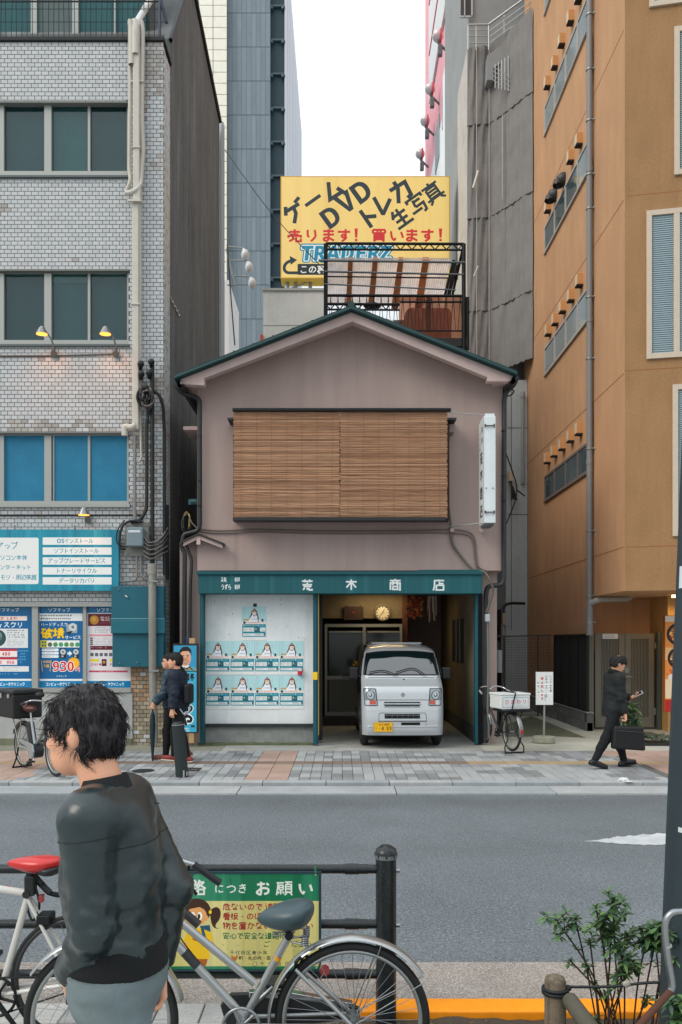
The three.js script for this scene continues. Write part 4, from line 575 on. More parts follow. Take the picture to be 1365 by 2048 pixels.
{ // cables on the gable
  const t = thing('cable', 'pair of grey cables clipped across the pink wall below the blinds', 'cable'); const at = (p) => p.map(([a, b]) => U(a, b, 14.975));
  part('cable', [tube(at([[398, 1058], [440, 1061], [500, 1059], [560, 1060], [640, 1062], [760, 1062], [850, 1061], [900, 1059], [925, 1061], [944, 1068], [951, 1085], [953, 1110], [958, 1134], [975, 1142]]), 0.013, 120), tube(at([[398, 1062], [440, 1066], [520, 1064], [640, 1067], [780, 1067], [880, 1066], [935, 1070], [948, 1088], [950, 1112], [956, 1138], [972, 1146]]), 0.013, 120)], M(0x71655f, 0.7), t);
  const t2 = thing('cable', 'thick grey hose hanging from the right end of the blinds down to the signboard', 'cable'); part('cable', [tube([U(896, 900, 14.8), U(896, 960, 14.85), U(897, 1010, 14.9), U(902, 1050, 14.93), U(905, 1085, 14.95), U(922, 1112, 14.95), U(945, 1138, 14.9), U(968, 1144, 14.75), U(980, 1160, 14.7), U(986, 1180, 14.75), U(980, 1205, 14.8), U(974, 1225, 14.85)], 0.024, 90)], M(0x5f5a53, 0.7), t2);
  const t3 = thing('cable_coil', 'coil of black cables hanging in the gap left of the shop', 'cables'); for (let i = 0; i < 9; i++) { const pts = []; for (let k = 0; k < 8; k++) { const q = k / 8 * 6.283; pts.push(U(374 + rr(-2, 2) + Math.cos(q) * rr(5, 9), 1046 + rr(-2, 2) + Math.sin(q) * rr(14, 22), 15.0 + rr(-0.05, 0.1))); } part('cable', tube(pts, 0.014, 40, 6, true), i === 0 ? M(0xa08a30, 0.6) : i % 3 ? MAT.wire : M(0x77706c, 0.6), t3); } part('cable', tube([U(378, 1032, 14.95), U(384, 1045, 14.95), U(394, 1056, 14.95)], 0.01), M(0x6d6462, 0.7), t3);
  const t4 = thing('insulator', 'teal insulator in the dark gap beside the shop downpipe', 'insulator'); part('body', [rod(U(382, 1004, 15.1), U(394, 1004, 15.1), 0.06), rod(U(382, 999, 15.1), U(382, 1010, 15.1), 0.05)], M(0x1f464c, 0.3), t4);
}
{ // posters on the white panel: an invented girl with long brown hair
  const tex = canvasTex(392, 540, (x, w, h) => {
    fillR(x, '#d8dcda', 0, 0, w, h); fillR(x, '#a9d0d4', 0, 0, w, 240); for (let i = 0; i < 60; i++) { x.globalAlpha = 0.35; fillR(x, rnd() < 0.5 ? '#5ea3ab' : '#d5e9e8', rnd() * w, rnd() * 60, 1 + rnd() * 4, 60 + rnd() * 170); } x.globalAlpha = 1;
    for (let i = 0; i < 5; i++) dot(x, '#d58fa0', 30 + (i % 2) * 8, 20 + i * 9, 4);
    poly(x, '#5c4236', 156, 76, 200, 30, 246, 72, 258, 130, 284, 226, 258, 232, 232, 130, 200, 60, 172, 120, 140, 176, 112, 206, 126, 170, 146, 124); poly(x, '#7d4c38', 154, 78, 200, 26, 246, 74, 240, 96, 200, 74, 160, 98);
    dot(x, '#e6cfc2', 200, 96, 34, 40); poly(x, '#5a3428', 164, 92, 178, 58, 200, 66, 224, 56, 238, 92, 222, 78, 200, 86, 180, 76); dot(x, '#3a2622', 186, 100, 5, 6); dot(x, '#3a2622', 214, 100, 5, 6); fillR(x, '#b5685e', 195, 120, 10, 3);
    poly(x, '#e6e9ef', 160, 146, 240, 146, 258, 180, 300, 240, 100, 240, 142, 180); poly(x, '#b9c6d6', 160, 190, 240, 190, 250, 214, 150, 214); poly(x, '#b02a38', 180, 140, 200, 148, 222, 140, 218, 162, 200, 152, 184, 162); poly(x, '#5c4236', 238, 112, 262, 170, 274, 240, 258, 240, 248, 170);
    fillR(x, '#c59b45', 22, 200, 92, 24); fineprint(x, '#6b5120', 26, 203, 84, 18, 2); dot(x, '#22333a', 330, 212, 18, 14); poly(x, '#22333a', 322, 214, 344, 214, 350, 244, 316, 244); fillR(x, '#e2cfc8', 60, 244, 320, 28); fineprint(x, '#c05a4a', 66, 247, 306, 24, 1, 0.95); dot(x, '#1c2a2f', 42, 258, 20);
    rounded(x, '#0b7f95', 8, 282, w - 16, 204, 8); dot(x, '#cfd4c4', 34, 302, 10); dot(x, '#cfd4c4', 262, 302, 10); fineprint(x, '#d8c878', 50, 292, 190, 24, 1, 1); fineprint(x, '#c2e0e4', 282, 292, 92, 30, 3); fillR(x, '#cfd6d4', 22, 336, 176, 66); fineprint(x, '#7b6f66', 26, 342, 80, 54, 3); fineprint(x, '#a27a66', 112, 342, 80, 54, 3); rounded(x, '#23505a', 206, 330, 76, 80, 10); dot(x, '#8fb2b0', 226, 360, 12, 18); dot(x, '#3a6a72', 258, 370, 14, 24); rounded(x, '#d3dcda', 292, 336, 84, 64, 8); x.strokeStyle = '#23333a'; x.lineWidth = 4; x.beginPath(); x.moveTo(304, 350); x.lineTo(330, 362); x.moveTo(320, 378); x.bezierCurveTo(335, 368, 350, 392, 364, 376); x.stroke();
    fillR(x, '#d6dcda', 20, 430, w - 40, 40); fineprint(x, '#55656a', 30, 438, 150, 22, 2); fineprint(x, '#22343c', 210, 434, 140, 30, 2, 1); fillR(x, '#1c2a2f', 350, 430, 20, 32); fineprint(x, '#9aa', 20, 496, 250, 30, 3);
  });
  const m = printMat(tex, 0.6), put = (px, py, label, i) => { const t = thing('poster', label, 'poster', [0, 0, 0], 0, 'girl posters on the white panel'); const D = 15.094 - (i % 3) * 0.002, w = WX(px + 49, D) - WX(px, D), h = WY(py, D) - WY(py + 67.5, D); const g = new THREE.PlaneGeometry(w, h, 6, 8), p = g.attributes.position; for (let k = 0; k < p.count; k++) p.setZ(k, 0.0012 * noise.noise(p.getX(k) * 9, p.getY(k) * 9, i)); g.computeVertexNormals(); g.translate((WX(px, D) + WX(px + 49, D)) / 2, (WY(py, D) + WY(py + 67.5, D)) / 2, -D); part('sheet', g, m, t); };
  put(484, 1213, 'poster of a long-haired girl pasted alone at the top of the white panel', 0);
  ['leftmost', 'second from the left', 'third from the left', 'rightmost'].forEach((n, i) => put(411.3 + i * 49.2, 1282, `${n} girl poster in the upper row of four on the white panel`, i + 1));
  ['leftmost', 'second from the left', 'third from the left', 'rightmost'].forEach((n, i) => put(411.5 + i * 49.2, 1350.5, `${n} girl poster in the bottom row of four on the white panel`, i + 6));
  const b = thing('leaflet_box', 'tiny red and white leaflet box stuck over the rightmost upper girl poster', 'leaflet box'); part('box', RR(596, 1342, 605, 1350, 15.02, 0.07, 0.006), M(0xb5243c, 0.5), b); part('leaflets', R(597.5, 1336, 604, 1342, 15.04, 0.03), MAT.white, b);
  const s = thing('sticker', 'round-cornered yellow sticker on the green post beside the garage', 'sticker'); part('sheet', [R(625.4, 1344, 635.4, 1359.5, 14.834, 0.004)], printMat(canvasTex(64, 100, (x) => { fillR(x, '#e0b818', 0, 0, 64, 100); dot(x, '#c0522a', 34, 50, 16, 22); dot(x, '#7a2a18', 30, 44, 6, 8); fillR(x, '#3a3424', 14, 8, 34, 10); fillR(x, '#d8c23a', 8, 78, 48, 14); })), s);
}
{ // things inside the garage
  const c = thing('wall_clock', 'round white wall clock high on the lit garage wall', 'clock', [WX(766, 18.58), WY(1225, 18.58), -18.62]);
  const ring = new THREE.TorusGeometry(0.17, 0.026, 10, 40); part('rim', ring, M(0x6e6a5c, 0.4), c);
  const ft = canvasTex(256, 256, (x) => { fillR(x, '#d9d3bd', 0, 0, 256, 256); for (let i = 0; i < 12; i++) { x.save(); x.translate(128, 128); x.rotate(i / 12 * 6.283); fillR(x, '#1d1c1a', -6, -112, 12, 26); x.restore(); } fillR(x, '#f0ecdc', 70, 60, 116, 12); });
  const disc = new THREE.CircleGeometry(0.165, 40); part('dial', disc, printMat(ft), c); part('hand', [box(-0.004, 0.006, -0.02, 0.09, 0.01, 0.013)].map((g) => g.rotateZ(-0.45)), MAT.black, c); part('hand', [box(-0.003, 0.004, -0.03, 0.13, 0.014, 0.016)].map((g) => g.rotateZ(2.4)), MAT.black, c); part('back', rod(V(0, 0, -0.05), V(0, 0, -0.004), 0.17, 32), M(0x56524a, 0.6), c);
  const p = thing('plaque', 'dark wooden plaque hung on the lit garage wall beside the clock', 'plaque'); part('board', RR(688, 1213, 727, 1240, 18.58, 0.05, 0.01), surf(0x3a2a22, 0.6, { size: 0.3, amp: 8 }), p); part('emblem', [sphere(U(707, 1226, 18.575), 0.035, 1, 1, 0.15)], M(0x6a2a24, 0.6), p); part('hook', [rod(U(695, 1210, 18.6), U(695, 1214, 18.6), 0.01), rod(U(721, 1210, 18.6), U(721, 1214, 18.6), 0.01)], MAT.darkMetal, p);
  const l = thing('ceiling_lamp', 'fluorescent tube lamp under the garage ceiling by the back wall', 'lamp', [0.85, 3.035, -18.2]); part('housing', box(-0.6, 0.6, 0.0, 0.03, -0.06, 0.06), MAT.white, l); part('tube', cyl(V(-0.55, -0.02, 0), V(0.55, -0.02, 0), 0.016), std({ color: 0x201a10, emissive: C(0xffd9a0), emissiveIntensity: 5 }), l);
  const ra = new THREE.RectAreaLight(0xffdca6, 36, 1.1, 0.06); ra.position.set(0, -0.045, 0); ra.lookAt(0, -1, 0.0001); l.add(ra); ra.rotation.set(-Math.PI / 2, 0, 0);
  const f = thing('flower_garland', 'garland of red and orange artificial flowers hanging in the garage', 'garland'); const fm = [0xb8482c, 0xd87038, 0x93303e, 0xe09050, 0x7a5438].map((h) => M(h, 0.7)); for (let i = 0; i < 5; i++) { const gs = []; for (let k = 0; k < 26; k++) { const q = U(830 + rr(-17, 17), 1216 + rr(-22, 20), 17.6 + rr(-0.15, 0.15)); const g = new THREE.ConeGeometry(rr(0.02, 0.045), rr(0.02, 0.05), 6, 1, true); g.rotateX(rr(0, 3)); g.rotateZ(rr(0, 3)); g.translate(q.x, q.y, q.z); gs.push(g); } part('flower', gs, fm[i], f); } part('stem', tube([U(820, 1190, 17.6), U(828, 1212, 17.6), U(838, 1230, 17.6)], 0.012), M(0x3a3a24, 0.8), f);
  const s = thing('paper_streamers', 'pale paper streamers hanging beside the flowers in the garage', 'streamers'); for (let i = 0; i < 8; i++) { const x = 856 + i * 2.3; part('strip', tube([U(x, 1192, 17.2), U(x + rr(-2, 2), 1208, 17.2), U(x + rr(-2, 2), 1215 + rr(0, 32), 17.2)], 0.011, 14, 4), i % 3 ? M(0xd0c4b0, 0.8) : M(0xa86a58, 0.8), s); }
  const v = thing('flower_vase', 'small vase of yellow flowers behind the garage door glass', 'vase', [WX(713, 18.45), WY(1348, 18.45), -18.44]); part('vase', new THREE.LatheGeometry([[0.03, 0], [0.045, 0.05], [0.03, 0.11], [0.04, 0.13]].map((q) => new THREE.Vector2(...q)), 14), M(0x8a8478, 0.4), v); const fl = []; for (let i = 0; i < 22; i++) fl.push(sphere(V(rr(-0.07, 0.07), 0.16 + rr(0, 0.13), rr(-0.05, 0.05)), rr(0.012, 0.022), 1, 1, 1, 6)); part('flower', fl, M(0xb5952e, 0.7), v); part('shelf', box(-0.3, 0.2, -0.03, 0, -0.08, 0.08), M(0x4a4038, 0.7), v);
}
{ // election poster board left of the white panel
  const t = thing('poster_board', 'blue poster board with a smiling man in the corner beside the white panel', 'poster board'); const D = 14.66;
  part('frame', [R(346, 1287, 397, 1291, D, 0.05), R(393.5, 1291, 397, 1466, D, 0.05), R(346, 1291, 348, 1466, D, 0.05)], M(0x1c1f20, 0.6), t); part('backing', R(348, 1291, 393.5, 1466, D + 0.02, 0.02), M(0x3a3a38, 0.8), t); part('stake', [R(378, 1466, 388, 1486, D + 0.02, 0.06), R(379, 1276, 390, 1287, D + 0.02, 0.06)], M(0xa98d63, 0.8), t); part('stake', R(372, 1275, 379, 1287, D + 0.02, 0.05), M(0x1d3252, 0.7), t);
  const tx = canvasTex(280, 1040, (x, w, h) => { fillR(x, '#3aa5c4', 0, 0, w, h); fillR(x, '#2f8fb4', 0, 0, w, 260);
    poly(x, '#dfe3e6', 70, 262, 110, 236, 180, 236, 230, 270); poly(x, '#20262c', 40, 290, 90, 246, 140, 280, 200, 246, 240, 290); dot(x, '#d7a184', 140, 150, 72, 98); dot(x, '#c28a70', 140, 190, 46, 46); poly(x, '#191614', 62, 130, 70, 60, 110, 18, 170, 12, 214, 50, 220, 130, 208, 92, 180, 66, 110, 70, 76, 96); fillR(x, '#2a1c16', 98, 116, 32, 7); fillR(x, '#2a1c16', 156, 116, 32, 7); dot(x, '#211712', 114, 136, 9, 6); dot(x, '#211712', 172, 136, 9, 6); poly(x, '#b67860', 138, 140, 130, 178, 152, 178); poly(x, '#8a3c34', 110, 200, 142, 196, 174, 200, 158, 214, 126, 214); fillR(x, '#e9e2d8', 118, 201, 48, 5);
    for (let i = 0; i < 40; i++) dot(x, ['#6f8a34', '#a8943a', '#b06a5a', '#44662c'][i % 4], 120 + rnd() * 150, 262 + rnd() * 40, 7); fillR(x, '#15191b', 0, 306, w, 10);
    write(x, '林', 150, 330, 100, { lw: 0.16, color: '#14181a' }); fillR(x, '#8ad', 165, 445, 70, 10); write(x, 'こ', 120, 520, 150, { lw: 0.2, color: '#101416', outline: '#e8f0f2', ow: 0.07 }); write(x, 'う', 110, 690, 130, { lw: 0.2, color: '#101416', outline: '#e8f0f2', ow: 0.07 }); write(x, 'や', 60, 800, 170, { lw: 0.2, color: '#101416', outline: '#e8f0f2', ow: 0.07 });
    fillR(x, '#1c3a4a', 210, 958, 50, 26); write(x, '54-9227', 90, 990, 22, { w: 24, color: '#dfeef4' }); write(x, 'e-k.com', 100, 1014, 20, { w: 24, color: '#dfeef4' }); });
  part('print', printed(348, 1291, 393.5, 1464, D - 0.001), printMat(tx, 0.5), t);
}
// ---------- brown building on the right ----------
const XR = 5.25;                                              // plane of the flank that faces the alley
const dR = (px) => XR * F / (px - CX);                        // distance of a point of that flank seen at px
const stucco = (hex, s) => std({ map: dataTex(512, 512, (u, v) => { const k = 13 * tnoise(u, v, 3, 2, s) + 10 * tnoise(u, v, 9, 5, s + 2) - 26 * Math.max(0, tnoise(u, v, 22, 2, s + 9) - 0.2) + 7 * tnoise(u, v, 40, 4, s + 4) + 9 * tnoise(u, v, 80, 80, s + 6) + 8 * (rnd() - 0.5); const b = C(hex).convertLinearToSRGB(); return [b.r * 255 + k, b.g * 255 + k * 0.85, b.b * 255 + k * 0.65]; }, true, 1 / 3.5), roughness: 0.93, bumpMap: bumpNoise(0.4, 60, 512), bumpScale: 0.003 });
const brown = stucco(0xb58c68, 3), brownFront = stucco(0x93714e, 23);  // street front repeats the flank stucco in a darker brown
{
  const b = thing('brown_building', 'tall orange-brown stucco building on the right with strip windows', 'building');
  const zf = -dR(1250), H = 30, yb = 2.87, x1 = 12, sl = 0.20;  // front face slightly turned towards the viewer
  const body = extrude([[XR, -zf], [XR, 23.6], [x1, 23.6], [x1, -zf - sl * (x1 - XR)]], H - yb); body.rotateX(Math.PI / 2); body.translate(0, H, 0); body.scale(1, 1, -1); body.index = null;
  { const p = body.attributes.position; const a = p.array; for (let i = 0; i < a.length; i += 9) for (let k = 0; k < 3; k++) { const t = a[i + 3 + k]; a[i + 3 + k] = a[i + 6 + k]; a[i + 6 + k] = t; } body.deleteAttribute('normal'); body.computeVertexNormals(); }
  part('wall', metric(body), brown, b);
  // ground floor: flank wall and back wall of the recess under the overhang
  part('wall', [box(XR + 0.002, XR + 0.06, 0, yb, -23.6, -17.68), box(XR + 0.06, x1, 0, yb, -18.4, -18.2)], brown, b);
  part('wall', [box(WX(1336, 17.2), x1, 0, yb, -18.2, -17.2)], surf(0xb8925a, 0.8, { size: 1.5, amp: 10 }), b, 'yellow wall of the restaurant corner');
  // fine joint lines in the stucco
  const joint = (px0, py0, px1, py1) => { const y = WY(py1, dR(px1)); return box(XR - 0.004, XR + 0.004, y - 0.008, y + 0.008, -dR(px0), -dR(px1)); };
  part('joint', [joint(1052, 1157, 1248, 1094), joint(1052, 931, 1248, 747), joint(1052, 700, 1248, 400), joint(1052, 500, 1248, 60)], M(0x9c6a44, 0.9), b);
  const fz = (x) => -( -zf - sl * (x - XR));
  const frontBox = (px0, py0, px1, py1, out, dep) => { const D = -zf; const xa = WX(px0, D), xb = WX(px1, D); const g = box(0, xb - xa, WY(py1, D), WY(py0, D), -dep, out); g.rotateY(-Math.atan(sl)); g.translate(xa, 0, -(D - sl * (xa - XR))); return g; };
  part('joint', [frontBox(1252, 741, 1480, 743, 0.004, 0.01), frontBox(1252, 1093, 1480, 1095, 0.004, 0.01), frontBox(1252, 392, 1480, 394, 0.004, 0.01)], M(0x8a5c3a, 0.9), b);
  // street windows with venetian blinds
  const fr = surf(0xbcae9c, 0.7, { size: 1, amp: 6 }), slatM = M(0x97a4a8, 0.5), curtM = surf(0x64808a, 0.7, { size: 0.5, amp: 8, streak: 26 });
  const win = (x0, y0, x2, y1, mull) => { const w = part('window', [frontBox(x0, y0, x0 + 10, y1, 0.05, 0.05), frontBox(x0 + 10, y0, x2, y0 + 10, 0.05, 0.05), frontBox(x0 + 10, y1 - 10, x2, y1, 0.05, 0.05), ...mull.map((m) => frontBox(m, y0 + 10, m + 11, y1 - 10, 0.048, 0.05))], fr, b);
    part('pane', frontBox(x0 + 10, y0 + 10, x2, y1 - 10, -0.02 + 0.028, 0.0), curtM, w, 'bluish curtain behind the glass'); const gs = []; for (let y = y0 + 13; y < y1 - 12; y += 4.2) gs.push(frontBox(x0 + 12, y, x2, y + 1.7, 0.018, 0.0)); const s = part('slats', gs, slatM, w); s.userData.kind = 'stuff'; };
  win(1290, 428, 1480, 722, [1340, 1400]); win(1341, 70, 1480, 362, [1400]); win(1338, 776, 1480, 1075, [1400]); win(1295, -300, 1480, 24, [1350, 1400]);
  // strip windows of the flank and the little vent hoods over them
  const frameD = surf(0x6f6661, 0.6, { size: 0.5, amp: 6 }), fp = surf(0xa39e98, 0.6, { size: 0.5, amp: 5 }), pane = std({ color: C(0x56666a), roughness: 0.05, metalness: 0.25 }), paneL = std({ color: C(0xa3aeb0), roughness: 0.08, metalness: 0.3 });
  part('wall', (() => { const g = new THREE.PlaneGeometry(Math.hypot(x1 - XR, sl * (x1 - XR)), H - yb); g.rotateY(-Math.atan(sl)); g.translate((XR + x1) / 2, (H + yb) / 2, zf + sl * (x1 - XR) / 2 + 0.003); return metric(g); })(), brownFront, b, 'street front in a darker brown');
  const D0 = dR(1091), D1 = dR(1183.5), D2 = dR(1185); const levels = [[WY(1003, D0), WY(953, D0), 0], [WY(752, D0), WY(697, D0), 1], [WY(508, D0), WY(455, D0), 1], [WY(272, D0), WY(215, D0), 1], [WY(30, D0), WY(-30, D0), 1]];
  const n = 4, len = D0 - D2;
  levels.forEach(([y0, y1, pale], k) => { const fm = pale ? fp : frameD; const zA = -D0, zB = -D2, X0 = XR - 0.03, t = 0.055;
    const w = part('window', [box(X0, XR, y0, y0 + t, zA, zB), box(X0, XR, y1 - t, y1, zA, zB), box(X0, XR, y0 + t, y1 - t, zA, zA + t), box(X0, XR, y0 + t, y1 - t, zB - t, zB), box(XR - 0.05, XR - 0.002, y0 - 0.03, y0, zA - 0.02, zB + 0.02)], fm, b);
    for (let i = 1; i < n; i++) part('mullion', box(X0, XR, y0 + t, y1 - t, zA + len * i / n - 0.035, zA + len * i / n + 0.035), fm, w);
    for (let i = 0; i < n; i++) part('pane', box(XR - 0.012, XR - 0.006, y0 + t, y1 - t, zA + len * i / n + (i ? 0.036 : t), zA + len * (i + 1) / n - 0.036), pale ? (k === 2 && i < 3 ? pane : paneL) : pane, w); });
  const hoods = [[[1093, 906], [1107, 892], [1123, 878], [1140, 861], [1157, 846]], [[1095, 650], [1109, 628], [1124, 603], [1141, 580], [1158, 549]], [[1094, 403], [-1, 0], [-2, 0], [1140, 302], [1157, 268]], [[1093, 155], [1108, 115], [1122, 70], [1140, 24], [1156, -20]]];
  const hc = M(0xcdb89e, 0.7), hm = surf(0xc08a58, 0.8, { size: 0.4, amp: 6 }), under = M(0x2c2522, 0.9);
  for (const row of hoods) for (const [px, py] of row) { if (px < 0) continue; const D = dR(px + 7), y1 = WY(py, D), h = 0.24, w = 0.17; const v = part('vent_hood', rbox(XR - 0.13, XR + 0.01, y1 - h, y1, -D - w / 2, -D + w / 2, 0.008, 1), hm, b); part('cover', box(XR - 0.136, XR - 0.131, y1 - h + 0.01, y1 - 0.01, -D - w / 2 + 0.01, -D + w / 2 - 0.012), hc, v); part('louvre', box(XR - 0.14, XR, y1 - h - 0.03, y1 - h, -D - w / 2, -D + w / 2), under, v); }  // each hood gets a thin paler plate on its outer face
  for (const [px, py] of [[1105, 376], [1122, 345]]) { const D = dR(px + 7), y = WY(py + 14, D); const g = new THREE.SphereGeometry(0.15, 16, 12, 0, 6.3, 0, 1.57); g.rotateZ(1.57); g.scale(1.3, 1.1, 1); g.translate(XR, y, -D); part('vent_cowl', [g, cyl(V(XR - 0.14, y - 0.03, -D), V(XR - 0.16, y - 0.16, -D + 0.02), 0.1, 0.12, 14)], M(0x3d4041, 0.45, { metalness: 0.5 }), b); }
  const sp = []; for (let k = 0; k < 4; k++) { const y = WY([905, 660, 420, 180][k], dR(1180)); sp.push(rod(V(XR - 0.03, y, -dR(1186)), V(XR - 0.03, y + 1.0, -dR(1186)), 0.02)); } part('conduit', sp, frameD, b);
}
{ // big downpipe on the flank
  const t = thing('downpipe', 'grey round downpipe on the brown flank with an elbow at the bottom', 'downpipe'); const D = 17.13, x = XR - 0.09; const m = MAT.pvcGrey; part('pipe', [cyl(V(x, 2.06, -D), V(x, 2.62, -D), 0.075, 0.075, 14), cyl(V(x, 2.6, -D), V(x, 28, -D), 0.062, 0.062, 14)], m, t); for (const y of [30, 140, 242, 350, 418, 595, 718, 898, 1062, 1191, 1245]) { const yy = WY(y, D); part('clamp', [rod(V(x, yy - 0.012, -D), V(x, yy + 0.012, -D), 0.078, 14), rod(V(x, yy, -D), V(XR + 0.02, yy, -D + 0.1), 0.014)], MAT.alu, t); } for (const y of [924, 340, 640]) { const yy = WY(y, D); part('collar', rod(V(x, yy - 0.05, -D), V(x, yy + 0.05, -D), 0.07, 14), m, t); }
  part('elbow', pipe([V(x, 2.72, -D), V(x + 0.16, 2.8, -D + 0.15), V(x + 0.85, 2.82, -D - 0.2), V(x + 1.05, 2.95, -D - 0.3)], 0.06, 0.1, 10), M(0x8d8e8c, 0.5), t);
}
const DG = 17.6;
{ // gate and screens
  const gm = surf(0x68675f, 0.55, { size: 1, amp: 4, grain: 3 });
  const t = thing('double_gate', 'brown-grey metal double gate with vertical louvres under the overhang', 'gate');
  part('post', RR(1177, 1266, 1188, 1460, DG - 0.05, 0.12, 0.006), gm, t); part('post', RR(1316, 1265, 1324, 1459, DG - 0.1, 0.12, 0.006), surf(0x4b5350, 0.5, { size: 1, amp: 4 }), t);
  const leaf = (a, c) => { const l = part('leaf', [R(a, 1267, a + 11, 1454, DG, 0.05), R(c - 11, 1267, c, 1454, DG, 0.05), R(a + 11, 1267, c - 11, 1278, DG, 0.05), R(a + 11, 1434, c - 11, 1454, DG, 0.05), R(a + 11, 1278, c - 11, 1434, DG + 0.04, 0.01)], gm, t); const N = 13; for (let i = 0; i < N; i++) { const x = a + 11.5 + (c - a - 23) * i / (N - 1); part('slat', R(x - 0.75, 1278, x + 0.75, 1434, DG + 0.012, 0.026), gm, l); } return l; };
  leaf(1191, 1250); const r = leaf(1251, 1309); part('handle', [rod(U(1252, 1354, DG - 0.05), U(1266, 1354, DG - 0.05), 0.012), rod(U(1253, 1354, DG), U(1253, 1354, DG - 0.05), 0.014), RR(1250.5, 1336, 1258.5, 1346, DG - 0.03, 0.03, 0.005)], MAT.alu, r); part('hinge', [R(1310, 1285, 1312.5, 1297, DG - 0.02, 0.03), R(1309, 1416, 1312, 1430, DG - 0.02, 0.03)], MAT.alu, r);
  part('notice', printed(1206, 1267.6, 1236, 1277.5, DG - 0.004), printMat(canvasTex(150, 50, (x) => { fillR(x, '#cfd2d2', 0, 0, 150, 50); fineprint(x, '#4a565c', 10, 6, 130, 40, 3, 1); })), t);
  part('threshold', R(1186, 1454, 1316, 1460, DG, 0.2), M(0x3b3a36, 0.8), t);
  // dark mesh screen on a block wall along the alley
  const s = thing('screen_fence', 'dark mesh screen standing on the low block wall of the alley', 'fence'); const xa = 5.2, zA = -F * xa / (1110 - CX), zB = -F * xa / (1176 - CX); const h1 = WY(1268, 17.4), yW = WY(1424, 17.4);
  const mesh = std({ map: dataTex(64, 64, (u, v, x, y) => (x % 8 < 2 || y % 8 < 2 ? [52, 56, 56] : [30, 34, 35]), true, 1 / 0.2), roughness: 0.7 });
  part('frame', [box(xa - 0.03, xa + 0.03, h1 - 0.05, h1, zA, zB), box(xa - 0.03, xa + 0.03, 0.42, 0.47, zA, zB), box(xa - 0.03, xa + 0.03, 0.47, h1 - 0.05, zA, zA + 0.05), box(xa - 0.03, xa + 0.03, 0.47, h1 - 0.05, zB - 0.05, zB)], MAT.darkMetal, s); part('mesh', box(xa - 0.005, xa + 0.005, 0.47, h1 - 0.05, zA + 0.05, zB - 0.05), mesh, s); for (let i = 1; i < 4; i++) { const z = zA + (zB - zA) * i / 4; part('stile', box(xa - 0.02, xa + 0.02, 0.47, h1 - 0.05, z - 0.012, z + 0.012), MAT.darkMetal, s); }
  const w = thing('block_wall', 'low grey concrete block wall along the right of the alley', 'wall'); const bm = [0x767a78, 0x6d716f, 0x7c807d].map((c) => surf(c, 0.92, { size: 0.6, amp: 12, grain: 14 }, { bumpMap: bumpB, bumpScale: 0.004 })); part('footing', box(xa - 0.05, xa + 0.07, 0.0, 0.41, -23.4, zB + 0.12), M(0x55585a, 0.95), w); for (let r = 0; r < 2; r++) for (let i = 0; i < 15; i++) { const z1 = zB + 0.12 - i * 0.4 - (r ? 0.2 : 0), z0 = Math.max(z1 - 0.39, -23.4); if (z1 - z0 > 0.05) part('block', rbox(xa - 0.06, xa + 0.08, SW + r * 0.19, SW + r * 0.19 + 0.18, z0, z1, 0.006, 1), bm[rnd() * 3 | 0], w); } part('cap', box(xa - 0.07, xa + 0.09, 0.425, 0.445, -23.4, zB + 0.13), M(0x8b8e8a, 0.9), w);
  // thin wire fence at the back of the alley
  const f = thing('wire_fence', 'rusty thin wire fence across the back of the alley', 'fence'); const D = 20.6; const mm = M(0x4a443f, 0.7); part('post', [rod(U(1076, 1270, D), U(1076, 1440, D), 0.02), rod(U(1010, 1272, D), U(1010, 1425, D), 0.02)], mm, f); part('rail', [rod(U(985, 1273, D), U(1112, 1270, D), 0.014), rod(U(985, 1430, D), U(1110, 1430, D), 0.01)], mm, f); const ws = []; for (let i = 0; i < 40; i++) { ws.push(rod(U(985 + i * 3.2, 1272, D), U(985 + i * 3.2, 1430, D), 0.003, 4)); } for (let i = 0; i < 30; i++) ws.push(rod(U(985, 1274 + i * 5.2, D), U(1112, 1274 + i * 5.2, D), 0.003, 4)); part('wires', ws, mm, f).userData.kind = 'stuff';
}
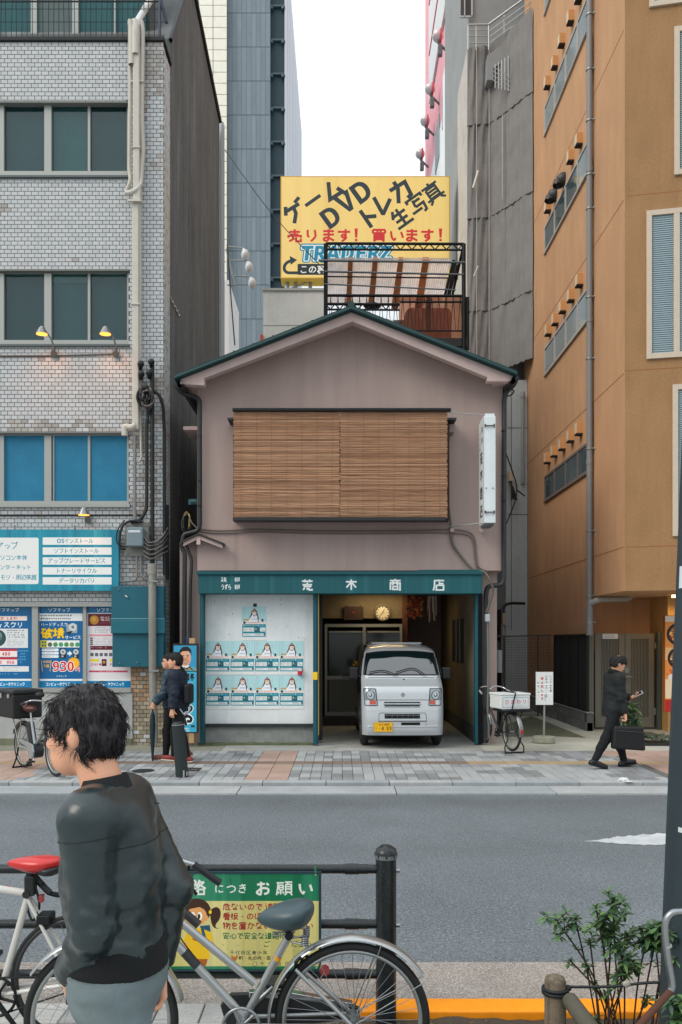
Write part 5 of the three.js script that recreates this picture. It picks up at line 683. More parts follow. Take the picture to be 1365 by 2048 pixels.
{ // restaurant poster column and its light
  const t = thing('menu_sign', 'tall orange menu sign with bowls of food at the right edge', 'sign'); const D = 16.2; part('box', RR(1330, 1231, 1400, 1424, D, 0.12, 0.01), M(0x9c5a24, 0.6), t);
  const tx = canvasTex(360, 1000, (x, w, h) => { fillR(x, '#d98a3c', 0, 0, w, h); fillR(x, '#d8cfc2', 0, 0, w, 60); const bowl = (cx, cy, r) => { dot(x, '#161412', cx, cy, r, r * 0.85); dot(x, '#7a3c1c', cx + 5, cy, r * 0.86, r * 0.68); for (let i = 0; i < 150; i++) { const a = rnd() * 6.28, q = Math.sqrt(rnd()) * r * 0.78; dot(x, ['#d9822f', '#f0b45a', '#a8481e', '#efd39a', '#7c2c14', '#e8c070'][rnd() * 6 | 0], cx + Math.cos(a) * q, cy + Math.sin(a) * q * 0.72, 5 + rnd() * 10, 4 + rnd() * 6); } dot(x, '#e9c27a', cx + r * 0.3, cy - r * 0.4, r * 0.35, r * 0.3); };
    bowl(160, 190, 145); fillR(x, '#e0b27a', 0, 330, w, 130); bowl(170, 440, 145); for (let i = 0; i < 14; i++) dot(x, '#c8402c', 20 + rnd() * 110, 560 + rnd() * 60, 12, 6); fillR(x, '#e2cba8', 0, 660, w, 200); dot(x, '#d8d4cc', 90, 640, 60, 40); dot(x, '#d8d4cc', 180, 690, 80, 54); dot(x, '#5a2014', 182, 690, 62, 36); dot(x, '#b4703a', 130, 775, 52, 34); dot(x, '#2c6a3c', 130, 842, 36, 22); fineprint(x, '#8a3018', 60, 805, 130, 16, 2); fillR(x, '#b01c20', 0, 872, w, 128); write(x, 'お持ち帰り'.slice(0, 2), 60, 900, 62, { gap: 4, lw: 0.15, color: '#f0eae0' }); });
  part('print', printed(1331, 1232, 1399, 1423.5, D - 0.004), printMat(tx, 0.5), t);
  const l = thing('downlight', 'small warm downlight under the overhang by the menu sign', 'lamp', [WX(1350, 16.7), 2.82, -16.7]); part('lamp', rod(V(0, 0, 0), V(0, 0.05, 0), 0.06, 16), std({ color: 0x201a10, emissive: C(0xffd08a), emissiveIntensity: 6 }), l); const sl = new THREE.SpotLight(0xffcf80, 2, 0, 1.2, 0.8); sl.position.set(0, -0.03, 0); sl.target.position.set(0, -2, -0.6); sl.shadow.radius = 3; sl.castShadow = true; l.add(sl, sl.target);
}
// ---------- grey building at the end of the alley, wrapped in scaffold sheeting ----------
{
  const b = thing('grey_building', 'grey concrete building behind the alley wrapped in scaffold sheets', 'building'); const conc = surf(0xa6aeb0, 0.85, { size: 3, amp: 10, grain: 5, streak: 5 });
  part('wall', [box(WX(940, 24.2), 9, 0, 26, -30, -24.3)], surf(0x8b8f90, 0.9, { size: 3, amp: 9, grain: 4, streak: 6 }), b); part('wall', [box(WX(1012, 23.2), 5.24, 0, WY(760, 23.2), -24.2, -23.2)], conc, b, 'pale grey concrete wall at the end of the alley');
  const jt = M(0x5f6668, 0.9); part('joint', [R(1022.5, 770, 1024, 1260, 23.195, 0.01), R(1016, 855, 1060, 856.5, 23.195, 0.01), R(1016, 1028, 1060, 1030, 23.195, 0.01)], jt, b);
  part('conduit', [pipe([U(1046, 785, 23.1), U(1046, 965, 23.1)], 0.04), rod(U(1046, 784, 23.1), U(1046, 795, 23.1), 0.06), rod(U(1046, 948, 23.1), U(1046, 968, 23.1), 0.055)], surf(0x8a8c88, 0.5, { size: 0.6, amp: 6 }), b);
  part('junction_box', RR(1018, 942, 1028, 962, 22.9, 0.2, 0.01), M(0xb3a48c, 0.7), b); part('meter', [RR(1004, 1226, 1012, 1250, 21.5, 0.2, 0.01), RR(1003, 1254, 1010, 1274, 21.5, 0.2, 0.01)], M(0x9c8f74, 0.7), b);
  const cs = []; for (let i = 0; i < 6; i++) cs.push(tube([U(1022 + rr(-2, 2), 962, 22.85), U(1026 + rr(-8, 8), 985, 22.8), U(1030 + rr(-6, 6), 1000, 22.8), U(1026, 972, 22.85)], 0.015)); cs.push(tube([U(1012, 905, 22.5), U(1026, 945, 22.6), U(1034, 975, 22.7), U(1030, 1005, 22.7), U(1012, 1050, 22.6)], 0.018), tube([U(1034, 980, 22.7), U(1050, 992, 22.9)], 0.02), tube([U(1050, 1207, 22.9), U(1020, 1207, 22.8), U(1008, 1215, 22.6), U(1006, 1240, 22.5)], 0.04)); part('cable', cs, MAT.wire, b);
  // steel stair behind the sheets at the top
  const st = surf(0x85898b, 0.6, { size: 1, amp: 5 }), rail = M(0xb9bec0, 0.4, { metalness: 0.4 }); part('stair_rail', [rod(U(936, 50, 23.6), U(978, 49, 23.6), 0.03), rod(U(978, 49, 23.6), U(1062, -12, 22.8), 0.03), ...[60, 72, 86].map((y) => rod(U(938, y, 23.6), U(977, y, 23.6), 0.014)), rod(U(937, 50, 23.6), U(937, 100, 23.6), 0.02), rod(U(953, 50, 23.6), U(953, 100, 23.6), 0.014), rod(U(978, 49, 23.6), U(978, 100, 23.6), 0.02), rod(U(1009, 25, 23.4), U(1009, 78, 23.4), 0.014), ...[14, 26, 38].map((y) => rod(U(978, 49 + y, 23.6), U(1062, -12 + y, 22.8), 0.012))], rail, b);
  part('stair_flight', (() => { const p = [[978, 100], [1062, 42], [1062, 78], [990, 126], [990, 150], [977, 150]].map(([a, c]) => [WX(a, 23.3), WY(c, 23.3)]); const g = extrude(p, 0.4); g.translate(0, 0, -23.9); return metric(g); })(), st, b); const bal = []; for (let i = 0; i < 10; i++) bal.push(rod(U(991 + i * 6.5, 128 - i * 4, 23.2), U(991 + i * 6.5, 176 + i * 1.5, 23.2), 0.012)); for (let i = 0; i < 4; i++) bal.push(rod(U(985, 132 + i * 9, 23.2), U(1056, 178 + i * 9, 23.2), 0.012)); part('baluster', bal, rail, b);
  part('window', [R(922, -20, 946, 32, 24.28, 0.05)], M(0x3a3533, 0.4), b); part('window_frame', [R(943, -20, 946, 33, 24.2, 0.05), R(929, -20, 931, 33, 24.2, 0.05), R(921, 31, 946, 34, 24.2, 0.05)], rail, b);
}
{ // sheeting: sagging mesh fabric, lashed in rows, wrapped round the front and a slanting side
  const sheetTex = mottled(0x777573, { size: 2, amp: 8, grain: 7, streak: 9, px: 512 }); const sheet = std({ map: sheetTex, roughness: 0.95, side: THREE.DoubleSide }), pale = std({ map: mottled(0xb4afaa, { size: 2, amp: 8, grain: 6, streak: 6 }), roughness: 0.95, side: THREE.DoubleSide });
  const t = thing('scaffold_sheet', 'sagging dark grey scaffold sheets lashed over the building beyond the alley', 'scaffold sheet');
  const cols = [[935, 24.0], [953, 23.92], [978, 23.9], [1012, 23.35], [1066, 22.45]]; const yOf = (py) => WY(py, 24);
  const rows = [98, 254, 440, 625, 752];
  function strip(c, r, mat, seedN) { // one cloth between two posts and two lashings
    const [pa, Da] = cols[c], [pb, Db] = cols[c + 1]; const nx = 16, ny = 26, g = new THREE.PlaneGeometry(1, 1, nx, ny), p = g.attributes.position;
    for (let j = 0; j <= ny; j++) for (let i = 0; i <= nx; i++) { const u = i / nx, v = j / ny, k = j * (nx + 1) + i; const D = Da + (Db - Da) * u, px = pa + (pb - pa) * u; const lift = c < 2 ? 0 : 0; let y = yOf(rows[r]) + (yOf(rows[r + 1]) - yOf(rows[r])) * v; y -= 0; const x = WX(px, D); const sag = 0.03 * Math.sin(3.14 * u) + 0.02 * Math.sin(u * 9 + v * 5 + seedN) * (1 - v * 0.5) + 0.03 * fbm(u * 3 + v * 1.6, v * 2.2, seedN, 3) + (v < 0.08 ? -0.006 * Math.cos(u * 25) : 0); p.setXYZ(k, x, y, -D + sag * 1.3); }
    g.computeVertexNormals(); return metric(g); }
  for (let r = r0(); r < rows.length - 1; r++) for (let c = 0; c < cols.length - 1; c++) part('sheet', strip(c, r, sheet, r * 7.3 + c * 2.1), sheet, t);
  function r0() { return 0; }
  { // narrow side seen from the left, its lit tone painted in as paler cloth
    for (let r = 0; r < rows.length - 1; r++) { const nx = 8, ny = 22, g = new THREE.PlaneGeometry(1, 1, nx, ny), p = g.attributes.position; for (let j = 0; j <= ny; j++) for (let i = 0; i <= nx; i++) { const u = i / nx, v = j / ny; p.setXYZ(j * (nx + 1) + i, WX(935, 24) + 0.04 * Math.sin(u * 7 + r) * Math.sin(v * 3) + (u < 1 ? 0 : 0), yOf(rows[r]) + (yOf(rows[r + 1]) - yOf(rows[r])) * v - (1 - u) * 0.0, -26 + u * 2); } g.computeVertexNormals(); part('sheet', metric(g), pale, t, 'narrow side sheet with its lit tone put into a paler colour'); }
  }
  const lash = M(0x4a4d4f, 0.8), rope = M(0xa9a6a0, 0.8);
  for (const py of rows.slice(1)) { const pts = cols.map(([px, D]) => V(WX(px, D), yOf(py), -D + 0.03)); const fine = []; for (let i = 0; i < pts.length - 1; i++) for (let k = 0; k < 12; k++) { const q = pts[i].clone().lerp(pts[i + 1], k / 12); q.y += 0.02 * Math.sin(k * 2.6 + i); q.z += 0.02 * Math.cos(k * 1.9); fine.push(q); } part('lashing', tube(fine, 0.016, 120, 5), lash, t); }
  for (const [px, D] of [[953, 23.86], [978, 23.84]]) part('rope', rod(V(WX(px, D), yOf(98), -D + 0.06), V(WX(px, D), yOf(740), -D + 0.06), 0.012), rope, t);
  part('rope', rod(V(WX(1004, 23.4), yOf(258), -23.3), V(WX(1004, 23.4), yOf(425), -23.3), 0.012), rope, t); part('bar', [rod(U(947, 376, 23.7), U(957, 342, 23.7), 0.035), rod(U(948, 553, 23.7), U(957, 532, 23.7), 0.018)], M(0xc4c3ba, 0.6), t);
}
// ---------- towers behind ----------
{
  const t = thing('cream_tower', 'pale cream tower with a grid of large panels, behind the dark plaster wall', 'building'); const D = 45.6, jm = M(0x8d8c82, 0.9); part('wall', box(WX(300, D), WX(453, D), 0, 40, -46, -D - 0.06), jm, t);
  const pm = [0xe4e3d6, 0xdfdecf, 0xe8e7da].map((c) => surf(c, 0.7, { size: 3, amp: 6 })); const xs = [330, 362, 398, 426.5, 454.5]; for (let r = 0; r < 34; r++) { const y0 = -12 + r * 22.3; for (let i = 0; i < xs.length - 1; i++) part('panel', R(xs[i] + 0.7, y0 + 0.8, xs[i + 1] - 0.7, y0 + 21.6, D, 0.05), pm[(r * 3 + i) % 3], t); }
}
{
  const t = thing('grey_tower', 'tall blue-grey panelled office tower with a dark vertical recess', 'building'); const D = 46; const m = [0x717f88, 0x6d7b84, 0x74828b].map((c) => surf(c, 0.55, { size: 4, amp: 4, grain: 3, streak: 3 })), H = 42, jm = M(0x5f727f, 0.8);
  part('wall', [box(WX(440, D), WX(541, D), 0, H, -66, -D - 0.08)], jm, t); const xs = [455, 464.6, 474.2, 483.8, 493.4, 503, 512.6, 522.2, 531.4, 541]; for (let r = 0; r < 12; r++) { const y0 = -42 + r * 68; for (let i = 0; i < xs.length - 1; i++) part('panel', R(xs[i] + 0.18, y0 + 0.5, xs[i + 1] - 0.18, y0 + 67.4, D, 0.07), m[(r + i * 2) % 3], t); }
  const dk = std({ color: C(0x1d3640), roughness: 0.6 }); part('recess', box(WX(536, D), WX(571, D) - 0.06, 0, H, -66, -D - 0.3), dk, t, 'dark glazed recess'); for (let r = 0; r < 10; r++) { const y = 11 + r * 68; part('balcony', [R(541, y - 2, 570, y + 1.5, D + 0.15, 0.2), rod(U(543, y + 3, D + 0.15), U(543, y + 8, D + 0.15), 0.12), rod(U(567, y + 3, D + 0.15), U(567, y + 8, D + 0.15), 0.12)], M(0x3c5058, 0.5), t); }
  const x = WX(571, D), zb = F * x / (604 - CX); const side = [0xaebbc4, 0xa8b6c0].map((c) => surf(c, 0.4, { size: 4, amp: 3 })); part('wall', box(x - 1, x - 0.05, 0, H, -zb, -D - 0.45), jm, t); const n = 9, L = zb - D; for (let i = 0; i < n; i++) part('panel', box(x - 0.05, x, 0, 42, -(D + L * (i + 1) / n) + 0.12, -(D + L * i / n) - 0.12), side[i % 2], t, 'flank panel with its lit tone put into a paler colour');  // flank panels paler than the front: brighter light put into their colour
}
{
  const X5 = 5.9, t = thing('red_white_tower', 'tall building with a pink upper wall and white lower wall, right of the sky', 'building'); const dd = (px) => X5 * F / (px - CX); const zn = 32, zf = dd(850.5); const red = surf(0xe09ca5, 0.7, { size: 5, amp: 8, streak: 6 }), wht = surf(0xe6e9e9, 0.7, { size: 5, amp: 5, streak: 5 });
  const yS = CY + (HY - 0) / (930 - CX) * X5; part('wall', box(X5, 14, 0, yS, -zf, -zn), wht, t, 'white lower wall'); part('wall', box(X5 + 0.02, 14, yS, 47, -zf, -zn), red, t, 'pink upper wall');
  // white sign field with thin lines, dark slots, round sign lamps
  const yb = (px, py) => CY + (HY - py) * dd(px) / F; const strip = (y0, y1, pa, pb, o = 0.05) => box(X5 - o, X5, y0, y1, -dd(pa), -dd(pb)); const yA = yb(862, 180), yB = yb(862, -10);
  part('sign_field', strip(yb(862, 205), yA + 18, 861.5, 985, 0.12), M(0xd9dcdc, 0.5), t); for (let i = 0; i < 4; i++) part('stripe', strip(yA + 2 + i * 3.3, yA + 2.2 + i * 3.3, 863, 903, 0.16), M(0xb0202e + 0, 0.6), t);
  part('slot', [strip(yb(888, 250), yb(888, 262) + 2.2, 886, 890), strip(yb(876, 330), yb(876, 345) + 3, 872, 880)], M(0x8b9396, 0.6), t); part('edge', box(X5 - 0.1, X5 + 0.9, 0, yb(913, 85) , -dd(913) , -zn - 0.0), surf(0xdfe4e6, 0.7, { size: 3, amp: 4 }), t); 
  [[893, 72], [876, 178], [865, 242], [854, 308]].forEach(([px, py], i) => { const D = dd(px + 3), q = V(X5 - 0.55, yb(px + 3, py), -D); const lab = ['topmost', 'second from the top', 'third from the top', 'lowest'][i]; const l = thing('sign_lamp', `${lab} round floodlight jutting from the pink and white tower`, 'floodlight', [0, 0, 0], 0, 'round floodlights on the pink tower'); part('bowl', [sphere(q, 0.35, 0.9, 0.85, 1, 16)], M(0xd8d0d0, 0.3, { metalness: 0.3 }), l); part('rim', (() => { const g = new THREE.TorusGeometry(0.33, 0.05, 8, 24); g.rotateY(1.57); g.translate(q.x + 0.14, q.y, q.z); return g; })(), M(0xc04850, 0.5), l); part('arm', [rod(V(q.x, q.y - 0.35, q.z), V(X5, q.y - 0.9, q.z), 0.07), rbox(X5 - 0.55, X5 - 0.3, q.y - 1.1, q.y - 0.55, q.z - 0.15, q.z + 0.15, 0.03)], M(0x5a5f60, 0.5), l); });
  const q = U(913, 80, 31), q2 = U(927, 62, 28), fl = thing('spotlights', 'two grey spotlights bolted at the corner above the scaffold sheets', 'floodlight'); part('lamp', [cyl(q, q.clone().add(V(0.25, 0, 0)), 0.24, 0.16, 18, true), rod(q.clone().add(V(0.2, 0, 0)), q.clone().add(V(0.9, 0.05, 0)), 0.06)], M(0x7c898a, 0.4), fl); part('lamp', [cyl(q2, q2.clone().add(V(0.2, 0, 0)), 0.2, 0.1, 16, true), rod(q2.clone().add(V(0.2, 0, 0)), q2.clone().add(V(0.5, -0.1, 0)), 0.06)], MAT.darkMetal, fl);
  const wb = thing('white_block', 'plain white wall rising between the billboard and the scaffold sheets', 'building'); part('wall', box(WX(898, 34), WX(925, 34), 0, WY(88, 34), -36, -34), surf(0xe0e5e7, 0.7, { size: 3, amp: 4 }), wb); for (let i = 0; i < 10; i++) part('joint', R(913, 95 + i * 58, 925, 96 + i * 58, 33.99, 0.03), M(0x9aa4a8, 0.8), wb);
}
{
  const t = thing('white_building', 'low white flat-roofed building under the yellow billboard', 'building'); const D = 25.5; const w = surf(0xc4c6c2, 0.85, { size: 3, amp: 7, streak: 6 }, { bumpMap: bumpA, bumpScale: 0.002 }); part('wall', [R(527, 580, 652, 900, D, 6), R(640, 640, 935, 900, D + 0.5, 5.5), R(905, 560, 935, 700, D + 0.4, 4)], w, t); part('coping', [R(525, 576, 654, 580.5, D - 0.05, 6.1)], surf(0x9fa3a0, 0.8, { size: 1, amp: 6 }), t); part('joint', R(527, 650, 652, 651.5, D - 0.005, 0.02), M(0x8a8d8a, 0.9), t); part('window', [R(788, 640, 835, 665, D + 0.45, 0.06)], M(0x3a4648, 0.3), t);
  const o = thing('red_box', 'small orange-red fire box at the foot of the white building', 'box'); part('box', R(521, 669, 526.5, 682, 25.4, 0.2), M(0xb5482c, 0.6), o);
}
{ // yellow billboard
  const t = thing('billboard', 'big yellow billboard with slanting dark characters above the roofs', 'billboard'); const D = 26.6; part('box', RR(561.5, 352, 900.5, 557, D, 0.6, 0.02), M(0xcfa43c, 0.6), t); part('post', [575, 592, 621, 700, 820].map((p) => rod(U(p, 556, D + 0.3), U(p, 590, D + 0.3), 0.06)), MAT.alu, t); part('brace', rod(U(575, 580, D + 0.3), U(622, 562, D + 0.3), 0.025), MAT.alu, t);
  const tx = canvasTex(1536, 929, (x, w, h) => { const k = 1536 / 339; fillR(x, '#f6d684', 0, 0, w, h); for (let i = 0; i < 50; i++) { x.globalAlpha = 0.03; fillR(x, rnd() < 0.5 ? '#fff3c0' : '#a86a10', rnd() * w, 0, 20 + rnd() * 90, h); } x.globalAlpha = 1;
    const K = (c, px, py, s, a, sx = 1, lw = 0.17) => { x.save(); x.translate((px - 561.5) * k, (py - 352) * k); x.rotate(a); const S = s * k; if (GL[c]) write(x, c, -S * sx / 2, -S / 2, S, { w: S * sx, lw, color: '#24353b' }); else { x.fillStyle = '#24353b'; x.font = `bold ${S * 1.34}px sans-serif`; x.textAlign = 'center'; x.textBaseline = 'alphabetic'; x.scale(1.04, 1); x.fillText(c, 0, S * 0.49); x.lineWidth = 3; x.strokeStyle = '#24353b'; x.strokeText(c, 0, S * 0.49); } x.restore(); };
    const a = -0.62; K('ゲ', 588, 424, 44, -0.55); K('ー', 626, 401, 46, a, 1, 0.15); K('ム', 668, 379, 46, -0.5);
    K('D', 661, 434, 41, a); K('V', 692, 404, 41, a); K('D', 722, 383, 43, a); K('ト', 738, 434, 46, -0.6); K('レ', 768, 407, 46, -0.5); K('カ', 801, 380, 47, -0.55); K('生', 803, 434, 42, a, 1, 0.14); K('写', 836, 409, 42, a, 1, 0.13); K('真', 867, 385, 44, a, 1, 0.11);
    let s = [['売', 574], ['り', 608], ['ま', 642], ['す', 673], ['！', 706], ['買', 743], ['い', 778], ['ま', 809], ['す', 840], ['！', 875]]; for (const [c, px] of s) { const X = (px - 561.5) * k, Y = (457 - 352) * k; if (c === '！') { poly(x, '#cf2b30', X + 16, Y, X + 46, Y, X + 40, Y + 84, X + 22, Y + 84); fillR(x, '#cf2b30', X + 20, Y + 94, 22, 22); } else write(x, c, X, Y, 27 * k, { w: 31 * k, lw: 0.16, color: '#cf2b30' }); }
    x.save(); x.transform(1, 0, -0.12, 1, 0, 0); x.font = `bold ${40 * k}px sans-serif`; x.textBaseline = 'alphabetic'; const tw = (d, c, lw) => { x.lineJoin = 'round'; x.lineWidth = lw; x.strokeStyle = c; x.fillStyle = c; x.save(); x.translate(60 * k, 169 * k); x.scale(1.06, 1); x.strokeText('TRADERZ', 0, 0); x.fillText('TRADERZ', 0, 0); x.restore(); }; tw(0, '#1590b0', 46); tw(0, '#e6eef0', 24); tw(0, '#0c88ab', 4); x.restore();
    x.strokeStyle = '#24353b'; x.lineWidth = 6 * k; x.beginPath(); x.moveTo(36 * k, 194 * k); x.lineTo(18 * k, 194 * k); x.bezierCurveTo(2 * k, 194 * k, 4 * k, 172 * k, 22 * k, 170 * k); x.stroke(); poly(x, '#24353b', 18 * k, 160 * k, 33 * k, 168 * k, 20 * k, 178 * k); rounded(x, '#1d2b30', 34 * k, 176 * k, 92 * k, 22 * k, 8); write(x, 'この裏', 38 * k, 178.5 * k, 16.5 * k, { w: 17 * k, gap: 0, lw: 0.13, color: '#e8ebe6' });
    x.strokeStyle = '#c79a2e'; x.lineWidth = 8; x.strokeRect(4, 4, w - 8, h - 8); });
  part('print', printed(561.8, 352.3, 900.2, 556.7, D - 0.006), printMat(tx, 0.5), t);
  const f = (py, n) => { const l = thing('sign_lamp', `${n} of three pale oval lamps on thin arms beside the billboard`, 'lamp', [0, 0, 0], 0, 'oval lamps aimed at the billboard'); const q = U([491, 499, 505][py], [510, 535, 567][py], 25); part('shade', [sphere(q, 0.15, 0.8, 1.1, 0.9, 16), sphere(q.clone().add(V(-0.04, 0.14, 0)), 0.06)], M(0xd5d8d8, 0.35), l); part('arm', rod(q.clone().add(V(-0.04, 0.2, 0)), U([455, 462, 464][py], [493, 521, 551][py], 25), 0.022), MAT.aluPale, l); }; ['topmost', 'middle one', 'lowest'].forEach((n, i) => f(i, n));
  const p = thing('bracket', 'thin slanting grey bracket in the gap beside the dark plaster wall', 'bracket'); part('bar', [rod(U(453, 498, 24.6), U(472, 572, 24.6), 0.03), rod(U(455, 570, 24.6), U(474, 570, 24.6), 0.02)], MAT.alu, p);
  const w = thing('overhead_wire', 'thin black wire slanting down from the towers to the roof deck', 'wire'); part('wire', [tube([U(450, 300, 24), U(540, 422, 23), U(640, 530, 21.2), U(655, 542, 20.6)], 0.012, 40, 5), tube([U(455, 490, 24.4), U(462, 590, 24), U(470, 690, 23)], 0.02, 30, 5)], MAT.wire, w);
  const gp = thing('standpipe', 'white pipe at the far edge of the dark plaster wall', 'pipe'); part('pipe', [rod(U(443.5, 245, 22.2), U(443.5, 720, 22.2), 0.06), rod(U(447.5, 250, 22.2), U(447.5, 720, 22.2), 0.03)], surf(0xa9adb0, 0.5, { size: 1, amp: 5 }), gp);
  const sl = thing('white_wall', 'sliver of a white building between the dark wall and the grey tower', 'building'); part('wall', R(447, 560, 458, 800, 30, 3), M(0xc9d2d4, 0.7), sl);
}
{ // roof deck: steel frame, sheets of corrugated plastic, wooden battens
  const t = thing('roof_deck', 'black steel laundry deck with a pinkish corrugated plastic roof behind the ridge', 'roof deck'); const D = 20, m = MAT.darkMetal, r = 0.035;
  const pale = std({ map: mottled(0xb9a79f, { size: 1.4, amp: 12, grain: 5, streak: 10 }), roughness: 0.45});
  const post = [rod(U(652, 488, D), U(652, 700, D), 0.05), rod(U(928, 488, D), U(928, 700, D), 0.05), rod(U(928, 489, D), U(905, 592, D + 1.4), 0.035), rod(U(935, 595, D + 0.05), U(935, 700, D + 0.05), 0.05)]; part('post', post, m, t);
  const truss = (y0, y1, x0, x1, n, name) => { const g = [rod(U(x0, y0, D), U(x1, y0 + 1, D), r), rod(U(x0, y1, D), U(x1, y1 + 1, D), 0.026)]; for (let i = 0; i < n; i++) { const a = x0 + (x1 - x0) * i / n, c = x0 + (x1 - x0) * (i + 0.5) / n, e = x0 + (x1 - x0) * (i + 1) / n; g.push(rod(U(a, y0, D), U(c, y1, D), 0.015), rod(U(c, y1, D), U(e, y0, D), 0.015)); } part(name, g, m, t); };
  truss(487, 499, 652, 928, 12, 'truss'); truss(608, 619, 652, 800, 8, 'truss');
  part('rail', [rod(U(638, 521, D - 0.05), U(930, 525, D - 0.05), 0.028), rod(U(640, 543, D - 0.05), U(928, 549, D - 0.05), 0.024), rod(U(648, 568, D - 0.05), U(912, 580, D - 0.05), 0.018)], M(0x6d7274, 0.4, { metalness: 0.6 }), t); part('rail', [rod(U(652, 553, D), U(896, 556, D), 0.018), rod(U(652, 591, D), U(930, 592, D), 0.036)], m, t);
  // sloping corrugated roof: higher at the front edge, lower behind
  const A0 = U(655, 516, D + 0.1), A1 = U(903, 516, D + 0.1), B0 = U(655, 606, D + 2.6), B1 = U(884, 606, D + 2.6); const n = 110; const g = new THREE.PlaneGeometry(1, 1, n * 2, 3), p = g.attributes.position; for (let j = 0; j <= 3; j++) for (let i = 0; i <= n * 2; i++) { const u = i / (n * 2), v = j / 3; const q = A0.clone().lerp(A1, u).lerp(B0.clone().lerp(B1, u), v); q.y += 0.012 * Math.sin(u * n * 3.1416); p.setXYZ(j * (n * 2 + 1) + i, q.x, q.y, q.z); } g.computeVertexNormals(); part('corrugated_sheet', g, new THREE.MeshPhysicalMaterial({ map: mottled(0xf2e8e4, { size: 0.5, amp: 18, grain: 4, streak: 12 }), roughness: 0.9, side: THREE.DoubleSide, transmission: 0.75, thickness: 0 }) , t);
  const wood = surf(0xe09a64, 0.7, { size: 0.8, amp: 14, streak: 8 }); [[701, 706, 696, 703], [750, 756, 740, 748], [801, 807, 787, 797], [850, 858, 834, 845]].forEach(([a, c, e, f]) => { const q = [U(a - 4, 514, D + 0.18), U(c, 514, D + 0.18), U(e - 4, 611, D + 2.72), U(f, 611, D + 2.72)]; const bg = new THREE.BufferGeometry(); const pos = []; const lo = q.map((v) => v.clone().add(V(0, -0.1, 0.02))); const quad = (i, j, k, l) => pos.push(...[i, j, k, i, k, l].flatMap((v) => [v.x, v.y, v.z])); quad(q[0], q[1], q[3], q[2]); quad(lo[0], lo[1], lo[3], lo[2]); quad(q[0], q[2], lo[2], lo[0]); quad(q[1], q[3], lo[3], lo[1]); quad(q[0], q[1], lo[1], lo[0]); quad(q[2], q[3], lo[3], lo[2]); bg.setAttribute('position', new THREE.Float32BufferAttribute(pos, 3)); bg.computeVertexNormals(); part('batten', bg, wood, t); });
  part('upright', [rod(U(908, 520, D + 0.4), U(890, 592, D + 0.6), 0.035), rod(U(912, 522, D + 0.6), U(896, 592, D + 0.8), 0.03), rod(U(915, 530, D + 0.8), U(900, 590, D + 1), 0.025)], m, t);
  // balustrade: bent rods, tinted corrugated panels, floor
  const v = []; for (let i = 0; i < 19; i++) { const x = 662 + i * 14.4; v.push(rod(U(x, 593, D), U(x - 5, 660, D), 0.008, 5), rod(U(x, 593, D), U(x + 5, 660, D), 0.008, 5)); } v.push(rod(U(652, 660, D), U(932, 662, D), 0.02), rod(U(800, 604, D - 0.02), U(932, 604, D - 0.02), 0.026)); part('balustrade', v, m, t);
  const cor = (x0, x1, y0, y1, d) => { const nn = Math.round((x1 - x0) * 0.5), gg = new THREE.PlaneGeometry(1, 1, nn * 4, 1), pp = gg.attributes.position; for (let j = 0; j < 2; j++) for (let i = 0; i <= nn * 4; i++) { const u = i / (nn * 4), q = U(x0 + (x1 - x0) * u, j ? y1 : y0, d); pp.setXYZ(j * (nn * 4 + 1) + i, q.x, q.y, q.z + 0.012 * Math.sin(u * nn * 6.283)); } gg.computeVertexNormals(); return gg; };
  const tint = new THREE.MeshPhysicalMaterial({ color: C(0xc08a70), roughness: 0.25, transmission: 0.8, thickness: 0, side: THREE.DoubleSide }); part('corrugated_panel', cor(798, 934, 594, 680, D + 0.12), tint, t); part('corrugated_panel', cor(934, 935, 594, 680, D + 0.1), tint, t);
  part('batten', [R(853, 593, 862, 662, D + 0.2, 0.05)], M(0x5a3626, 0.7), t); part('floor', [box(WX(655, D), WX(936, D), WY(684, D) - 0.1, WY(672, D) - 0.05, -23, -D)], M(0x2a2827, 0.8), t); part('lamp_shade', sphere(U(745, 612, D + 0.5), 0.14, 1.6, 0.6, 1), M(0x3a3a3a, 0.6), t);
  const cl = thing('covered_bundle', 'pinkish bundle standing behind the tinted panel of the roof deck', 'bundle'); const cg = rbox(WX(812, 21), WX(905, 21), WY(700, 21), WY(612, 21), -22.2, -21, 0.15, 4); part('cloth', cg, surf(0xb07f68, 0.85, { size: 0.8, amp: 16, streak: 8 }), cl);
  const bs = thing('rear_block', 'flat rear part of the shop under the roof deck', 'building'); part('wall', box(-2.2, 2.9, 0, 7.9, -26, -20.45), M(0x8a7a74, 0.9), bs); part('leg', [rod(V(-0.35, 7.9, -20.6), V(-0.35, 9.4, -20.6), 0.05), rod(V(2.85, 7.9, -20.6), V(2.85, 9.4, -20.6), 0.05)], m, bs);
}
